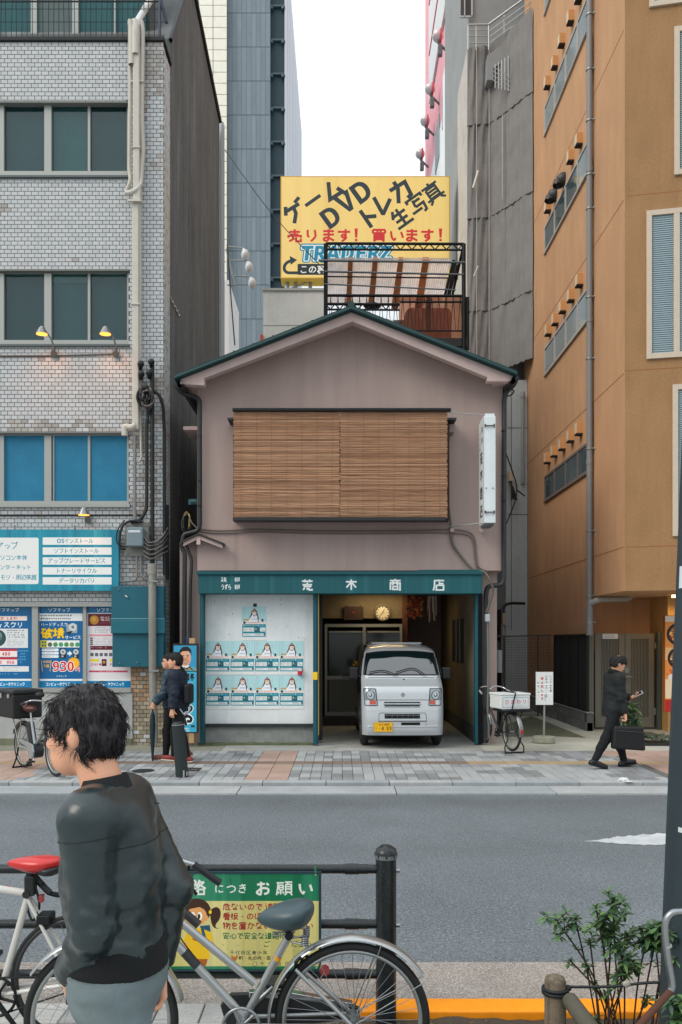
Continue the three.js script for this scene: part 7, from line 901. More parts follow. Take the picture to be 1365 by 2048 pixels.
  if (ht.strands) { const p = hg.attributes.position, nn = hg.attributes.normal, crown = HP(-0.03, 0.15, 0.0); for (let i = 0; i < ht.strands; i++) { const k = (rnd() * p.count) | 0, a = V(p.getX(k), p.getY(k), p.getZ(k)), n = V(nn.getX(k), nn.getY(k), nn.getZ(k)); let t = a.clone().sub(crown); t.addScaledVector(n, -t.dot(n)); if (t.length() < 0.01) t = V(rr(-1, 1), rr(-1, 1), rr(-1, 1)); t.normalize().add(V(rr(-0.12, 0.12), rr(-0.5, -0.1), rr(-0.12, 0.12))); t.addScaledVector(n, -t.dot(n)).normalize(); const L = rr(0.03, 0.06); const q0 = a.clone().addScaledVector(n, -0.004), q1 = a.clone().addScaledVector(t, L * 0.5).addScaledVector(n, 0.001), q2 = a.clone().addScaledVector(t, L).addScaledVector(n, rr(-0.014, -0.002)); const seg = [cyl(q0, q1, 0.0013, 0.0011, 3), cyl(q1, q2, 0.0011, 0.0002, 3)]; hairGs.push(...seg); } }
  part('hair', hairGs, o.hairMat ?? HAIR, g);
  // clothes
  const cl = o.clothes; const fold = (x, y, z, a) => a * (noise.noise(x * 9 + 3, y * 16, z * 9) + 0.5 * noise.noise(x * 22, y * 40, z * 22 + 5));
  if (cl.top) { const t = cl.top, q = t.loose ?? 0.02, T = torso(q), A = armF(q * 0.9), hem = hy + (t.hem ?? -0.02) * S, F2 = t.fold ?? 0.006; const elb = arms.map((a) => a.el);
    const hemSkirt = t.skirt ? capsule(V(0, hy + 0.06, 0), V(0, hem, 0), 0.15 * S, 0.17 * S) : null;
    const topF = (x, y, z) => { let d = T(x, y, z); if (hemSkirt) { const e = Math.max(hemSkirt(x * 1.12, y, z * 0.98), hem - y); d = smin(d, e, 0.05); } d = Math.max(d, hem - y); for (const a of A) d = smin(d, a(x, y, z), t.join ?? 0.045); let w = F2; for (const e of elb) { const r = (x - e.x) ** 2 + (y - e.y) ** 2 + (z - e.z) ** 2; w += 0.012 * Math.exp(-r * 45); } d += fold(x, y, z, w); for (const a of arms) { const k = (x - a.wr.x) * a.fd.x + (y - a.wr.y) * a.fd.y + (z - a.wr.z) * a.fd.z; if (k > -0.012 && Math.hypot(x - a.wr.x, y - a.wr.y, z - a.wr.z) < 0.16) d = Math.max(d, k + 0.012); } const nk = (x - neck.x) * up.x + (y - neck.y) * up.y, rx = x - neck.x - up.x * nk, hole = Math.max(Math.hypot(rx, z) - 0.06 * S, -(nk + 0.05)); d = Math.max(d, -hole, nk - 0.05); return d; };
    const m = part(t.name ?? 'jacket', surfaceNet(topF, bb[0], bb[1], cell), t.mat, g);
    if (t.seams) { const hit = (o0, d) => { let k = 0.02; while (k < 0.4 && topF(o0.x + d.x * k, o0.y + d.y * k, o0.z + d.z * k) < 0) k += 0.003; return o0.clone().addScaledVector(d, k); }; const ring = (o0, u, v, a0, a1) => { const q = []; for (let i = 0; i <= 28; i++) { const a = a0 + (a1 - a0) * i / 28; q.push(hit(o0, u.clone().multiplyScalar(Math.cos(a)).addScaledVector(v, Math.sin(a)))); } return tube(q, 0.0014, 80, 5); }; const sm = M(0x0f1416, 0.6); for (const a of arms) for (const k of [0.045]) { const u = new THREE.Vector3().crossVectors(a.ud, V(0, 0, 1)).normalize(), v = new THREE.Vector3().crossVectors(a.ud, u).normalize(); const c = a.sh.clone().addScaledVector(a.ud, k * S); const side = v.z * a.s > 0 ? [-0.2, 3.34] : [2.94, 6.48]; part('seam', ring(c, u, v, ...side), sm, m); } part('seam', ring(pel.clone().addScaledVector(up, 0.4 * S), V(0, 0, 1), V(-1, 0, 0), 0.5, 2.64), sm, m); }
    if (t.band) { const bm = t.bandMat; const ring = (x, y, z) => Math.max(T(x, y, z) - 0.004 + 0.0015 * Math.sin(Math.atan2(z, x) * 70), Math.abs(y - hem + 0.012) - 0.045); const rb = boundsOf([V(-0.2, hem - 0.06, -0.2), V(0.2, hem + 0.05, 0.2)], 0.03); part('waistband', surfaceNet(ring, rb[0], rb[1], 0.008), bm, m); for (const a of arms) part('cuff', cyl(a.wr.clone().addScaledVector(a.fd, -0.05), a.wr.clone().addScaledVector(a.fd, 0.005), 0.041 * S, 0.037 * S, 18), bm, m); }
    if (t.collar) part('collar', (() => { const gg = new THREE.CylinderGeometry(0.064 * S, 0.082 * S, 0.062 * S, 28, 3, true); gg.rotateZ(-lean - 0.12); gg.translate(neck.x + 0.004, neck.y + 0.0 * S, neck.z); return gg; })(), std({ color: t.bandMat ? t.bandMat.color : t.mat.color, roughness: 0.85, side: THREE.DoubleSide }), m); if (t.scarf) { const sc = new THREE.TorusGeometry(0.075 * S, 0.04 * S, 12, 28); sc.rotateX(Math.PI / 2); sc.rotateZ(-lean - 0.3); sc.translate(neck.x + 0.005, neck.y + 0.015, neck.z); part('scarf', [sc, ellip2(V(neck.x + 0.1, neck.y - 0.08, neck.z), 0.04, 0.11, 0.06)], t.scarf, m); } }
  if (cl.trousers) { const t = cl.trousers, q = t.loose ?? 0.012, Lf = legF(q), pf = blend([ellip(pel.clone().addScaledVector(up, 0.0), V(0.116 + q, 0.13, 0.156 * wd + q).multiplyScalar(S), rotT), ellip(pel.clone().addScaledVector(up, 0.1 * S), V(0.105 + q, 0.1, 0.14 * wd + q).multiplyScalar(S), rotT)], 0.06); const tf = (x, y, z) => { let d = pf(x, y, z); for (const l of Lf) d = smin(d, l(x, y, z), 0.05); let w = t.fold ?? 0.005; for (const l of legs) { const r = (x - l.knee.x) ** 2 + (y - l.knee.y) ** 2 + (z - l.knee.z) ** 2; w += 0.006 * Math.exp(-r * 50); } d += fold(x * 0.8, y * 1.5, z * 0.8, w); for (const l of legs) if (Math.hypot(x - l.ank.x, z - l.ank.z) < 0.15 && y < l.ank.y + 0.2) d = Math.max(d, l.ank.y - 0.0 - y); return Math.max(d, y - (cl.top ? hy + ((cl.top.hem ?? -0.02) + (cl.top.skirt ? 0.12 : -0.045)) * S : hy + 0.14 * S)); }; part('trousers', surfaceNet(tf, bb[0], bb[1], cell), t.mat, g); }
  if (cl.shoes) legs.forEach((l, i) => { const f = blend([capsule(l.ank, l.heel, 0.045 * S, 0.038 * S), capsule(l.heel, l.toe, 0.037 * S, 0.036 * S), capsule(l.heel.clone().lerp(l.toe, 0.5).add(V(0, 0.02, 0)), l.toe, 0.034 * S, 0.03 * S)], 0.03), gy = Math.min(l.heel.y, l.toe.y) - 0.036 * S; const b = boundsOf([l.ank, l.toe, l.heel], 0.06); part('shoe', surfaceNet((x, y, z) => Math.max(f(x, y, z), y - l.ank.y - 0.015), b[0], b[1], 0.008), cl.shoes, g); const s = l.heel.clone(), e = l.toe.clone(); s.y -= 0.028 * S; e.y -= 0.028 * S; part('sole', [rbox(-0.04, s.distanceTo(e) + 0.035, -0.012, 0.008, -0.042, 0.042, 0.008)].map((q) => { q.rotateZ(Math.atan2(e.y - s.y, e.x - s.x)); q.translate(s.x, s.y, s.z); return q; }), cl.sole ?? MAT.rubber, g); });
  return { g, HP, arms, legs, neck, chest, pel, hy, sh, up };
}
function ellip2(c, rx, ry, rz) { return sphere(c, 1, rx, ry, rz, 16); }
const toWorld = (p, q) => { p.g.updateMatrixWorld(true); return q.clone().applyMatrix4(p.g.matrixWorld); };

const leather = new THREE.MeshPhysicalMaterial({ map: neutral({ size: 0.5, amp: 11 }), color: C(0x14282c).multiplyScalar(1 / 0.686), roughness: 0.34, bumpMap: bumpNoise(0.07, 36), bumpScale: 0.0005, clearcoat: 0.5, clearcoatRoughness: 0.3 });
const knit = M(0x0e1113, 0.95);
const cloth = (h, r = 0.92) => surf(h, r, { size: 0.35, amp: 8, grain: 9 }, { bumpMap: bumpNoise(0.12, 40), bumpScale: 0.0009 });
{ // young man in a leather jacket, close to the viewer, walking left past the bicycles
  const p = person({ label: 'young man in a black leather jacket walking past in front of the parked bicycles', pos: [-0.665, SW, -2.47], turn: Math.PI - 0.32, scale: 1.04, wide: 0.8, cell: 0.011, fine: 0.0045, lean: 0.07, twist: 0.12, fwd: 0.045,
    legs: [[-0.34, 0.16, 0.02, -0.25], [0.42, 0.22, 0.02, 0.14]], arms: [[-0.12, 0.8, 0.05, -0.4], [-0.52, 0.7, 0.0, 0.0]], head: [-0.08, 0.1], hands: [[V(0.1, -0.9, 0.5), V(0, 0, 1), 0.8], [V(0.05, -0.95, 0.05), V(0.3, 0, -1), 0.7]],
    hair: { thick: 0.012, fringe: 0.02, nape: -0.1, side: -0.02, strands: 2600 }, hairMat: M(0x19151a, 0.5), clothes: { top: { mat: leather, loose: 0.02, hem: 0.085, fold: 0.0035, join: 0.016, seams: true, band: true, bandMat: knit, collar: true, neck: -0.02 }, trousers: { mat: cloth(0x606d70), loose: 0.014, fold: 0.006 }, shoes: M(0x2a2624, 0.6) } });
}
{ // man in dark clothes on the far pavement, looking at his phone, bag in hand
  const D = 12.35, p = person({ label: 'man in a dark jacket walking right with a bag while looking at a phone', pos: [WX(1226, D), SW, -D], turn: 0.12, scale: 0.985, lean: 0.06, fine: 0.008,
    legs: [[0.30, 0.05, 0.02, 0.18], [-0.32, 0.2, 0.02, -0.3]], arms: [[0.3, 1.15, 0.05, -0.35], [0.05, 0.16, 0.12, 0]], head: [-0.5, -0.1], hands: [[V(0.9, 0.25, -0.2), V(0, 1, 0), 0.5], [V(0.1, -1, 0), V(-1, 0, -0.2), 1]],
    hair: { thick: 0.028, fringe: 0.045, nape: -0.08, side: -0.01 }, clothes: { top: { mat: cloth(0x0e1415, 0.75), loose: 0.028, hem: -0.1, skirt: true, fold: 0.007, collar: true, scarf: cloth(0x0b0d0f), neck: 0.01 }, trousers: { mat: cloth(0x0c1013), loose: 0.016 }, shoes: M(0x0f1112, 0.35) } });
  const hw = toWorld(p, p.arms[1].wr.clone().addScaledVector(p.arms[1].fd, 0.09));
  const b = thing('bag', 'soft black briefcase carried by the man looking at his phone', 'bag', [hw.x + 0.03, hw.y - 0.06, hw.z], 0.12); const bg = rbox(-0.23, 0.21, -0.36, -0.02, -0.06, 0.06, 0.035, 4); { const q = bg.attributes.position; for (let i = 0; i < q.count; i++) { const x = q.getX(i), y = q.getY(i); q.setXYZ(i, x * (1 + 0.16 * (-y / 0.36)) , y - 0.16 * (x + 0.2) * 0.6 * (-y > 0.1 ? 1 : 0.5) + 0.012 * noise.noise(x * 12, y * 12, 1), q.getZ(i) + 0.012 * noise.noise(x * 14, y * 14, 4)); } bg.computeVertexNormals(); }
  part('body', bg, surf(0x0a0d0e, 0.6, { size: 0.3, amp: 6 }), b); part('handle', tube([V(-0.09, -0.03, 0), V(-0.07, 0.05, 0), V(0.05, 0.05, 0), V(0.07, -0.04, 0)], 0.011, 24, 7), M(0x101214, 0.6), b); part('zip', rod(V(-0.2, -0.09, 0.064), V(0.18, -0.12, 0.066), 0.005), M(0x3a4042, 0.4), b);
  const hp = toWorld(p, p.arms[0].wr.clone().add(V(0.11, 0.05, 0))); const ph = thing('phone', 'white mobile phone held in front of the man with the bag', 'phone', [hp.x, hp.y, hp.z], 0.12); const pg = rbox(-0.075, 0.075, -0.005, 0.005, -0.036, 0.036, 0.004); pg.rotateZ(0.55); pg.rotateX(0.5); part('body', pg, M(0xd6d8d8, 0.3), ph); const sg = rbox(-0.066, 0.066, 0.004, 0.0065, -0.031, 0.031, 0.001); sg.rotateZ(0.55); sg.rotateX(0.5); part('screen', sg, M(0x20262a, 0.1), ph);
}
{ // two men walking left by the poster board
  const D = 12.95, navy = cloth(0x0f1b2b, 0.75), quilt = cloth(0x1f3747, 0.55);
  const p = person({ label: 'man in a navy jacket with a black shoulder bag walking left beside the leaning bollard', pos: [WX(357, D), SW, -D], turn: Math.PI - 0.15, scale: 0.985, lean: 0.03, fine: 0.008, legs: [[-0.16, 0.14, 0.02, -0.1], [0.2, 0.14, 0.02, 0.06]], arms: [[-0.12, 0.25, 0.14, 0], [0.2, 0.4, 0.1, 0]], head: [-0.04, 0.05], hair: { thick: 0.02, fringe: 0.045, nape: -0.075, side: -0.015 }, clothes: { top: { mat: navy, loose: 0.035, hem: -0.1, skirt: true, fold: 0.008, collar: true, neck: 0.0 }, trousers: { mat: cloth(0x0b0d10), loose: 0.016 }, shoes: M(0x7a2c28, 0.6), sole: M(0xb8b0a6, 0.7) } });
  const c = toWorld(p, p.pel.clone().add(V(-0.2, 0.2, -0.08))); const b = thing('bag', 'black shoulder bag on the back of the man in navy', 'bag', [c.x, c.y, c.z], Math.PI - 0.15); const g = rbox(-0.055, 0.055, -0.17, 0.15, -0.12, 0.12, 0.05, 4); part('body', g, surf(0x090b0c, 0.7, { size: 0.3, amp: 6 }), b); part('strap', tube([V(0.02, 0.2, 0.05), V(0.1, 0.32, 0.12), V(0.2, 0.42, 0.12), V(0.32, 0.3, 0.0), V(0.36, 0.12, -0.1)], 0.014, 30, 6), M(0x0e1012, 0.7), b); part('strap', tube([V(0.1, -0.24, -0.12), V(0.02, -0.32, -0.14), V(-0.05, -0.27, -0.13), V(-0.06, -0.18, -0.12)], 0.009, 24, 6), M(0x8d979c, 0.5), b);
  const p2 = person({ label: 'man with glasses in a blue quilted jacket half hidden beyond the man in navy', pos: [WX(345, 13.25), SW, -13.25], turn: Math.PI, scale: 0.975, lean: 0.03, fine: 0.008, legs: [[0.15, 0.1, 0.02, 0.05], [-0.2, 0.16, 0.02, -0.14]], arms: [[0.25, 0.55, 0.1, -0.1], [-0.2, 0.3, 0.12, 0]], head: [-0.03, 0.1], hair: { thick: 0.016, fringe: 0.06, nape: -0.07, side: -0.005 }, hands: [[V(0.3, -0.9, 0), V(0, 0, 1), 0.95], [V(0, -1, 0), V(0, 0, -1), 0.6]], clothes: { top: { mat: quilt, loose: 0.036, hem: -0.05, skirt: true, fold: 0.01, collar: true, neck: 0.01 }, trousers: { mat: cloth(0x0b0d10), loose: 0.016 }, shoes: M(0x6e3a30, 0.6), sole: M(0xa8a098, 0.7) } });
  const gl = []; for (const s of [1, -1]) { const t = new THREE.TorusGeometry(0.021, 0.0022, 6, 18); t.rotateY(Math.PI / 2); const q = p2.HP(0.101, 0.008, s * 0.033); t.translate(q.x, q.y, q.z); gl.push(t, rod(p2.HP(0.1, 0.01, s * 0.054), p2.HP(0.0, 0.012, s * 0.082), 0.0022)); } gl.push(rod(p2.HP(0.104, 0.01, -0.012), p2.HP(0.104, 0.01, 0.012), 0.0022)); part('glasses', gl, M(0x3a1c18, 0.3), p2.g);
  const w = toWorld(p2, p2.arms[0].wr.clone().addScaledVector(V(0.3, -0.95, 0), 0.07)); const u = thing('umbrella', 'folded dark teal umbrella hanging from the hand of the man with glasses', 'umbrella', [w.x, w.y, w.z]); const lat = [[0.008, -0.88], [0.012, -0.84], [0.03, -0.6], [0.042, -0.3], [0.034, -0.12], [0.012, -0.06]].map((q) => new THREE.Vector2(...q)); const lg = new THREE.LatheGeometry(lat, 20); { const q = lg.attributes.position; for (let i = 0; i < q.count; i++) { const a = Math.atan2(q.getZ(i), q.getX(i)), k = 1 + 0.14 * Math.sin(a * 8); q.setX(i, q.getX(i) * k); q.setZ(i, q.getZ(i) * k); } lg.computeVertexNormals(); } part('canopy', lg, cloth(0x122a32, 0.7), u); part('handle', [rod(V(0, -0.07, 0), V(0, 0.06, 0), 0.011)], MAT.black, u); part('tip', rod(V(0, -0.93, 0), V(0, -0.86, 0), 0.006), MAT.steel, u);
}
// ---------- bicycles; local frame: x towards the front wheel, y up, rear axle at x = 0 ----------
function wheel(parent, cx, cy, r, { tyre = 0.02, n = 32, rimMat = MAT.alu, hub = 0.03 } = {}) {
  const T = new THREE.TorusGeometry(r - tyre, tyre, 10, 56); T.translate(cx, cy, 0); const w = part('wheel', T, MAT.rubber, parent); const R0 = r - tyre * 2.1; const rim = new THREE.TorusGeometry(R0, 0.011, 8, 56); rim.scale(1, 1, 1.3); rim.translate(cx, cy, 0); part('rim', rim, rimMat, w);
  const sp = []; for (let i = 0; i < n; i++) { const a = i / n * 6.283, b = a + (i % 4 < 2 ? 0.55 : -0.55), s = i % 2 ? 0.028 : -0.028; sp.push(cyl(V(cx + Math.cos(b) * 0.02, cy + Math.sin(b) * 0.02, s), V(cx + Math.cos(a) * R0, cy + Math.sin(a) * R0, 0), 0.0013, 0.0013, 4)); } part('spokes', sp, MAT.steel, w).userData.kind = 'stuff'; part('hub', [rod(V(cx, cy, -0.05), V(cx, cy, 0.05), hub * 0.6, 12), rod(V(cx, cy, -0.034), V(cx, cy, -0.026), hub, 12), rod(V(cx, cy, 0.026), V(cx, cy, 0.034), hub, 12)], MAT.steel, w); return w;
}
function fender(cx, cy, r, a0, a1, w = 0.03, rows = 40) { const g = new THREE.PlaneGeometry(1, 1, rows, 8), p = g.attributes.position; for (let j = 0; j <= 8; j++) for (let i = 0; i <= rows; i++) { const a = a0 + (a1 - a0) * i / rows, b = (j / 8 - 0.5) * Math.PI, rr2 = r + Math.cos(b) * 0.013; p.setXYZ(j * (rows + 1) + i, cx + Math.cos(a) * rr2, cy + Math.sin(a) * rr2, Math.sin(b) * w); } g.computeVertexNormals(); return g; }
function saddle(L, W, H, nose = 0.32) { const n = 24, m = 16, g = new THREE.SphereGeometry(1, n, m), p = g.attributes.position; for (let i = 0; i < p.count; i++) { let x = p.getX(i), y = p.getY(i), z = p.getZ(i); const t = (x + 1) / 2; const wd = W * (0.5 * (1 - t) ** 0.8 * 1.0 + nose * 0.5 * (t > 0.3 ? 1 : t / 0.3)); const hh = y > 0 ? H * 0.45 : H * (0.9 - 0.5 * t); p.setXYZ(i, x * L / 2, y * hh + H * 0.22 * Math.pow(1 - t, 2), z * wd); } g.computeVertexNormals(); return g; }
function crank(parent, x, y, r = 0.085, mat = MAT.steel, ang = 0.4) { const c = part('crank', [(() => { const t = new THREE.TorusGeometry(r, 0.007, 6, 36); t.translate(x, y, -0.05); return t; })(), rod(V(x, y, -0.08), V(x, y, 0.08), 0.022, 12)], mat, parent); for (const s of [1, -1]) { const a = ang + (s > 0 ? 0 : Math.PI), e = V(x + Math.cos(a) * 0.165, y + Math.sin(a) * 0.165, s * 0.075); part('crank_arm', cyl(V(x, y, s * 0.07), e, 0.013, 0.01, 8, true), mat, c); part('pedal', rbox(e.x - 0.045, e.x + 0.045, e.y - 0.012, e.y + 0.012, Math.min(e.z, e.z + s * 0.1), Math.max(e.z, e.z + s * 0.1), 0.008), MAT.plasticBlack, c); } for (let i = 0; i < 5; i++) { const a = i / 5 * 6.283 + ang; c.children; part('chainring_arm', cyl(V(x, y, -0.05), V(x + Math.cos(a) * r, y + Math.sin(a) * r, -0.05), 0.008, 0.006, 6), mat, c); } return c; }
const chainLine = (x0, y0, r0, x1, y1, r1, z) => { const t = []; for (const s of [1, -1]) t.push(cyl(V(x0, y0 + s * r0, z), V(x1, y1 + s * r1, z), 0.0045, 0.0045, 5)); return t; };
{ // silver ladies' bicycle in the front
  const D = 3.45, t = thing('bicycle', 'silver step-through bicycle with a grey saddle parked beside the black barrier post', 'bicycle', [WX(705, D), SW, -D], Math.PI); const A = 0.33, m = new THREE.MeshPhysicalMaterial({ color: C(0xa9adae), metalness: 0.75, roughness: 0.34, clearcoat: 0.4 }); const P = (px, py) => { const q = U(px, py, D); return V(WX(705, D) - q.x, q.y - SW, 0); };
  wheel(t, 0, A, 0.325, { tyre: 0.018, n: 36 }); wheel(t, 1.05, A, 0.325, { tyre: 0.018, n: 36 });
  const bb = P(486, 2042), st = P(578, 1872), hd = P(327, 1790), hb = P(322, 1878);
  part('frame', [cyl(bb, st, 0.0165, 0.0165, 14), cyl(P(510, 1966), P(326, 1815), 0.0165, 0.0165, 14), cyl(P(490, 2036), P(324, 1856), 0.018, 0.018, 14), cyl(hb, hd, 0.021, 0.021, 14, true), rod(V(bb.x, bb.y, -0.04), V(bb.x, bb.y, 0.04), 0.024, 14)], m, t);
  const decal = cyl(P(395, 1933), P(368, 1904), 0.0185, 0.0185, 14); part('decal', decal, M(0x23282a, 0.5), t);
  part('stay', [[1, -1].map((s) => cyl(P(592, 1934).add(V(0, 0, s * 0.025)), V(0, A, s * 0.06), 0.0085, 0.0085, 8)), [1, -1].map((s) => cyl(bb.clone().add(V(0, 0, s * 0.04)), V(0, A, s * 0.06), 0.009, 0.009, 8))].flat(), m, t);
  part('fork', [1, -1].map((s) => tube([hb.clone().add(V(0, 0, s * 0.045)), V(0.92, 0.6, s * 0.055), V(1.0, 0.42, s * 0.058), V(1.05, A, s * 0.058)], 0.011, 16, 8)), m, t);
  part('rear_fender', fender(0, A, 0.343, -0.1, 2.55, 0.034, 60), new THREE.MeshPhysicalMaterial({ color: C(0xb2b5b5), metalness: 0.8, roughness: 0.28, side: THREE.DoubleSide }), t); part('front_fender', fender(1.05, A, 0.343, 0.6, 2.9, 0.032, 50), new THREE.MeshPhysicalMaterial({ color: C(0xb2b5b5), metalness: 0.8, roughness: 0.28, side: THREE.DoubleSide }), t); part('fender_stay', [1, -1].flatMap((s) => [cyl(V(0, A, s * 0.06), V(-0.3, A + 0.17, s * 0.034), 0.0025, 0.0025, 5), cyl(V(0, A, s * 0.06), V(-0.12, A + 0.325, s * 0.034), 0.0025, 0.0025, 5)]), MAT.steel, t);
  part('seat_post', cyl(st.clone(), st.clone().add(V(-0.028, 0.07, 0)), 0.0125), MAT.chrome, t);
  const sd = saddle(0.245, 0.2, 0.105, 0.34); sd.rotateZ(-0.16); sd.translate(P(573, 1830).x, P(573, 1830).y, 0); part('saddle', sd, surf(0x36484d, 0.38, { size: 0.3, amp: 6 }), t);
  const spr = []; for (const s of [1, -1]) { const q = []; for (let i = 0; i < 40; i++) q.push(P(612, 1874).add(V(-0.0 + Math.cos(i * 0.9) * 0.013, -0.02 + i * 0.0011, s * 0.055 + Math.sin(i * 0.9) * 0.013))); spr.push(tube(q, 0.003, 160, 5)); spr.push(cyl(P(583, 1880).add(V(0, 0, s * 0.02)), P(612, 1880).add(V(0, 0, s * 0.055)), 0.004, 0.004, 6), cyl(P(590, 1868).add(V(0, 0, s * 0.02)), P(545, 1868).add(V(0, 0, s * 0.018)), 0.004, 0.004, 6)); } part('saddle_spring', spr, MAT.steel, t); part('saddle_clamp', [rod(P(579, 1868).add(V(0, 0, -0.03)), P(579, 1868).add(V(0, 0, 0.03)), 0.017, 12)], MAT.darkMetal, t);
  const grip = [P(366, 1762), P(421, 1805)]; for (const s of [1, -1]) { part('handlebar', tube([V(hd.x - 0.01, hd.y + 0.09, 0), V(hd.x + 0.03, hd.y + 0.1, s * 0.09), V(hd.x + 0.03, hd.y + 0.105, s * 0.2), grip[0].clone().add(V(0, 0, s * 0.255))], 0.011, 30, 8), MAT.chrome, t); part('grip', cyl(grip[0].clone().add(V(0, 0, s * 0.255)), grip[1].clone().add(V(0, 0, s * 0.275)), 0.0155, 0.017, 12, true), MAT.plasticBlack, t); part('brake_lever', tube([grip[0].clone().add(V(0.02, -0.01, s * 0.25)), grip[0].clone().add(V(0.035, -0.04, s * 0.252)), grip[0].clone().add(V(0.02, -0.09, s * 0.262)), grip[0].clone().add(V(-0.01, -0.14, s * 0.27))], 0.0075, 16, 7), MAT.darkMetal, t); }
  part('stem', [cyl(hd, V(hd.x - 0.01, hd.y + 0.1, 0), 0.0125, 0.0125, 12)], MAT.chrome, t);
  crank(t, bb.x, bb.y, 0.075, MAT.steel, 2.4); const cc = extrude([[bb.x + 0.1, bb.y + 0.03], [bb.x + 0.06, bb.y + 0.075], [bb.x - 0.03, bb.y + 0.078], [0.02, A + 0.03], [-0.03, A + 0.01], [-0.03, A - 0.02], [bb.x - 0.02, bb.y - 0.08], [bb.x + 0.07, bb.y - 0.07]], 0.02, 0.004); cc.translate(0, 0, 0.075); part('chain_case', cc, std({ color: C(0x1f2224), roughness: 0.5 }), t); const ct = extrude([[bb.x - 0.02, bb.y + 0.088], [bb.x - 0.2, bb.y + 0.085 ], [0.0, A + 0.035], [0.0, A + 0.022], [bb.x - 0.2, bb.y + 0.066], [bb.x - 0.02, bb.y + 0.068]], 0.032, 0.002); ct.translate(0, 0, 0.072); part('chain_case_trim', ct, MAT.chrome, t);
  part('lock', tube([P(596, 1912).add(V(0, 0, -0.05)), P(592, 1935).add(V(0, 0, 0.0)), P(600, 1958).add(V(0, 0, 0.05)), P(618, 1940).add(V(0, 0, 0.055)), P(612, 1915).add(V(0, 0, 0.02))], 0.0075, 40, 7, true), MAT.black, t); part('cable', [tube([P(585, 1880).add(V(0, 0, 0.03)), P(606, 1885).add(V(0, 0, 0.05)), P(612, 1910).add(V(0, 0, 0.05)), P(598, 1935).add(V(0, 0, 0.03))], 0.004, 24, 5), tube([P(370, 1775).add(V(0, 0, 0.2)), P(345, 1820).add(V(0, 0, 0.08)), P(360, 1880).add(V(0, 0, 0.022)), P(470, 2010).add(V(0, 0, 0.022))], 0.003, 40, 5)], MAT.black, t); part('sticker', cyl(P(557, 1912), P(553, 1920), 0.0175, 0.0175, 14), M(0xd08a1c, 0.5), t);
  const rf = new THREE.Group(); const rg = new THREE.CylinderGeometry(0.021, 0.021, 0.018, 20); rg.rotateX(Math.PI / 2); rg.translate(P(649, 1952).x, P(649, 1952).y, 0.06); part('reflector', rg, new THREE.MeshPhysicalMaterial({ color: C(0xb01218), roughness: 0.15, clearcoat: 1 }), t); part('reflector_bracket', [cyl(P(649, 1952).add(V(0, 0, 0.055)), P(640, 1970).add(V(0, 0, 0.05)), 0.004, 0.004, 6)], MAT.steel, t); part('kickstand', cyl(V(-0.0, A, 0.07), V(-0.1, 0.02, 0.16), 0.008, 0.007, 8, true), MAT.steel, t);
}
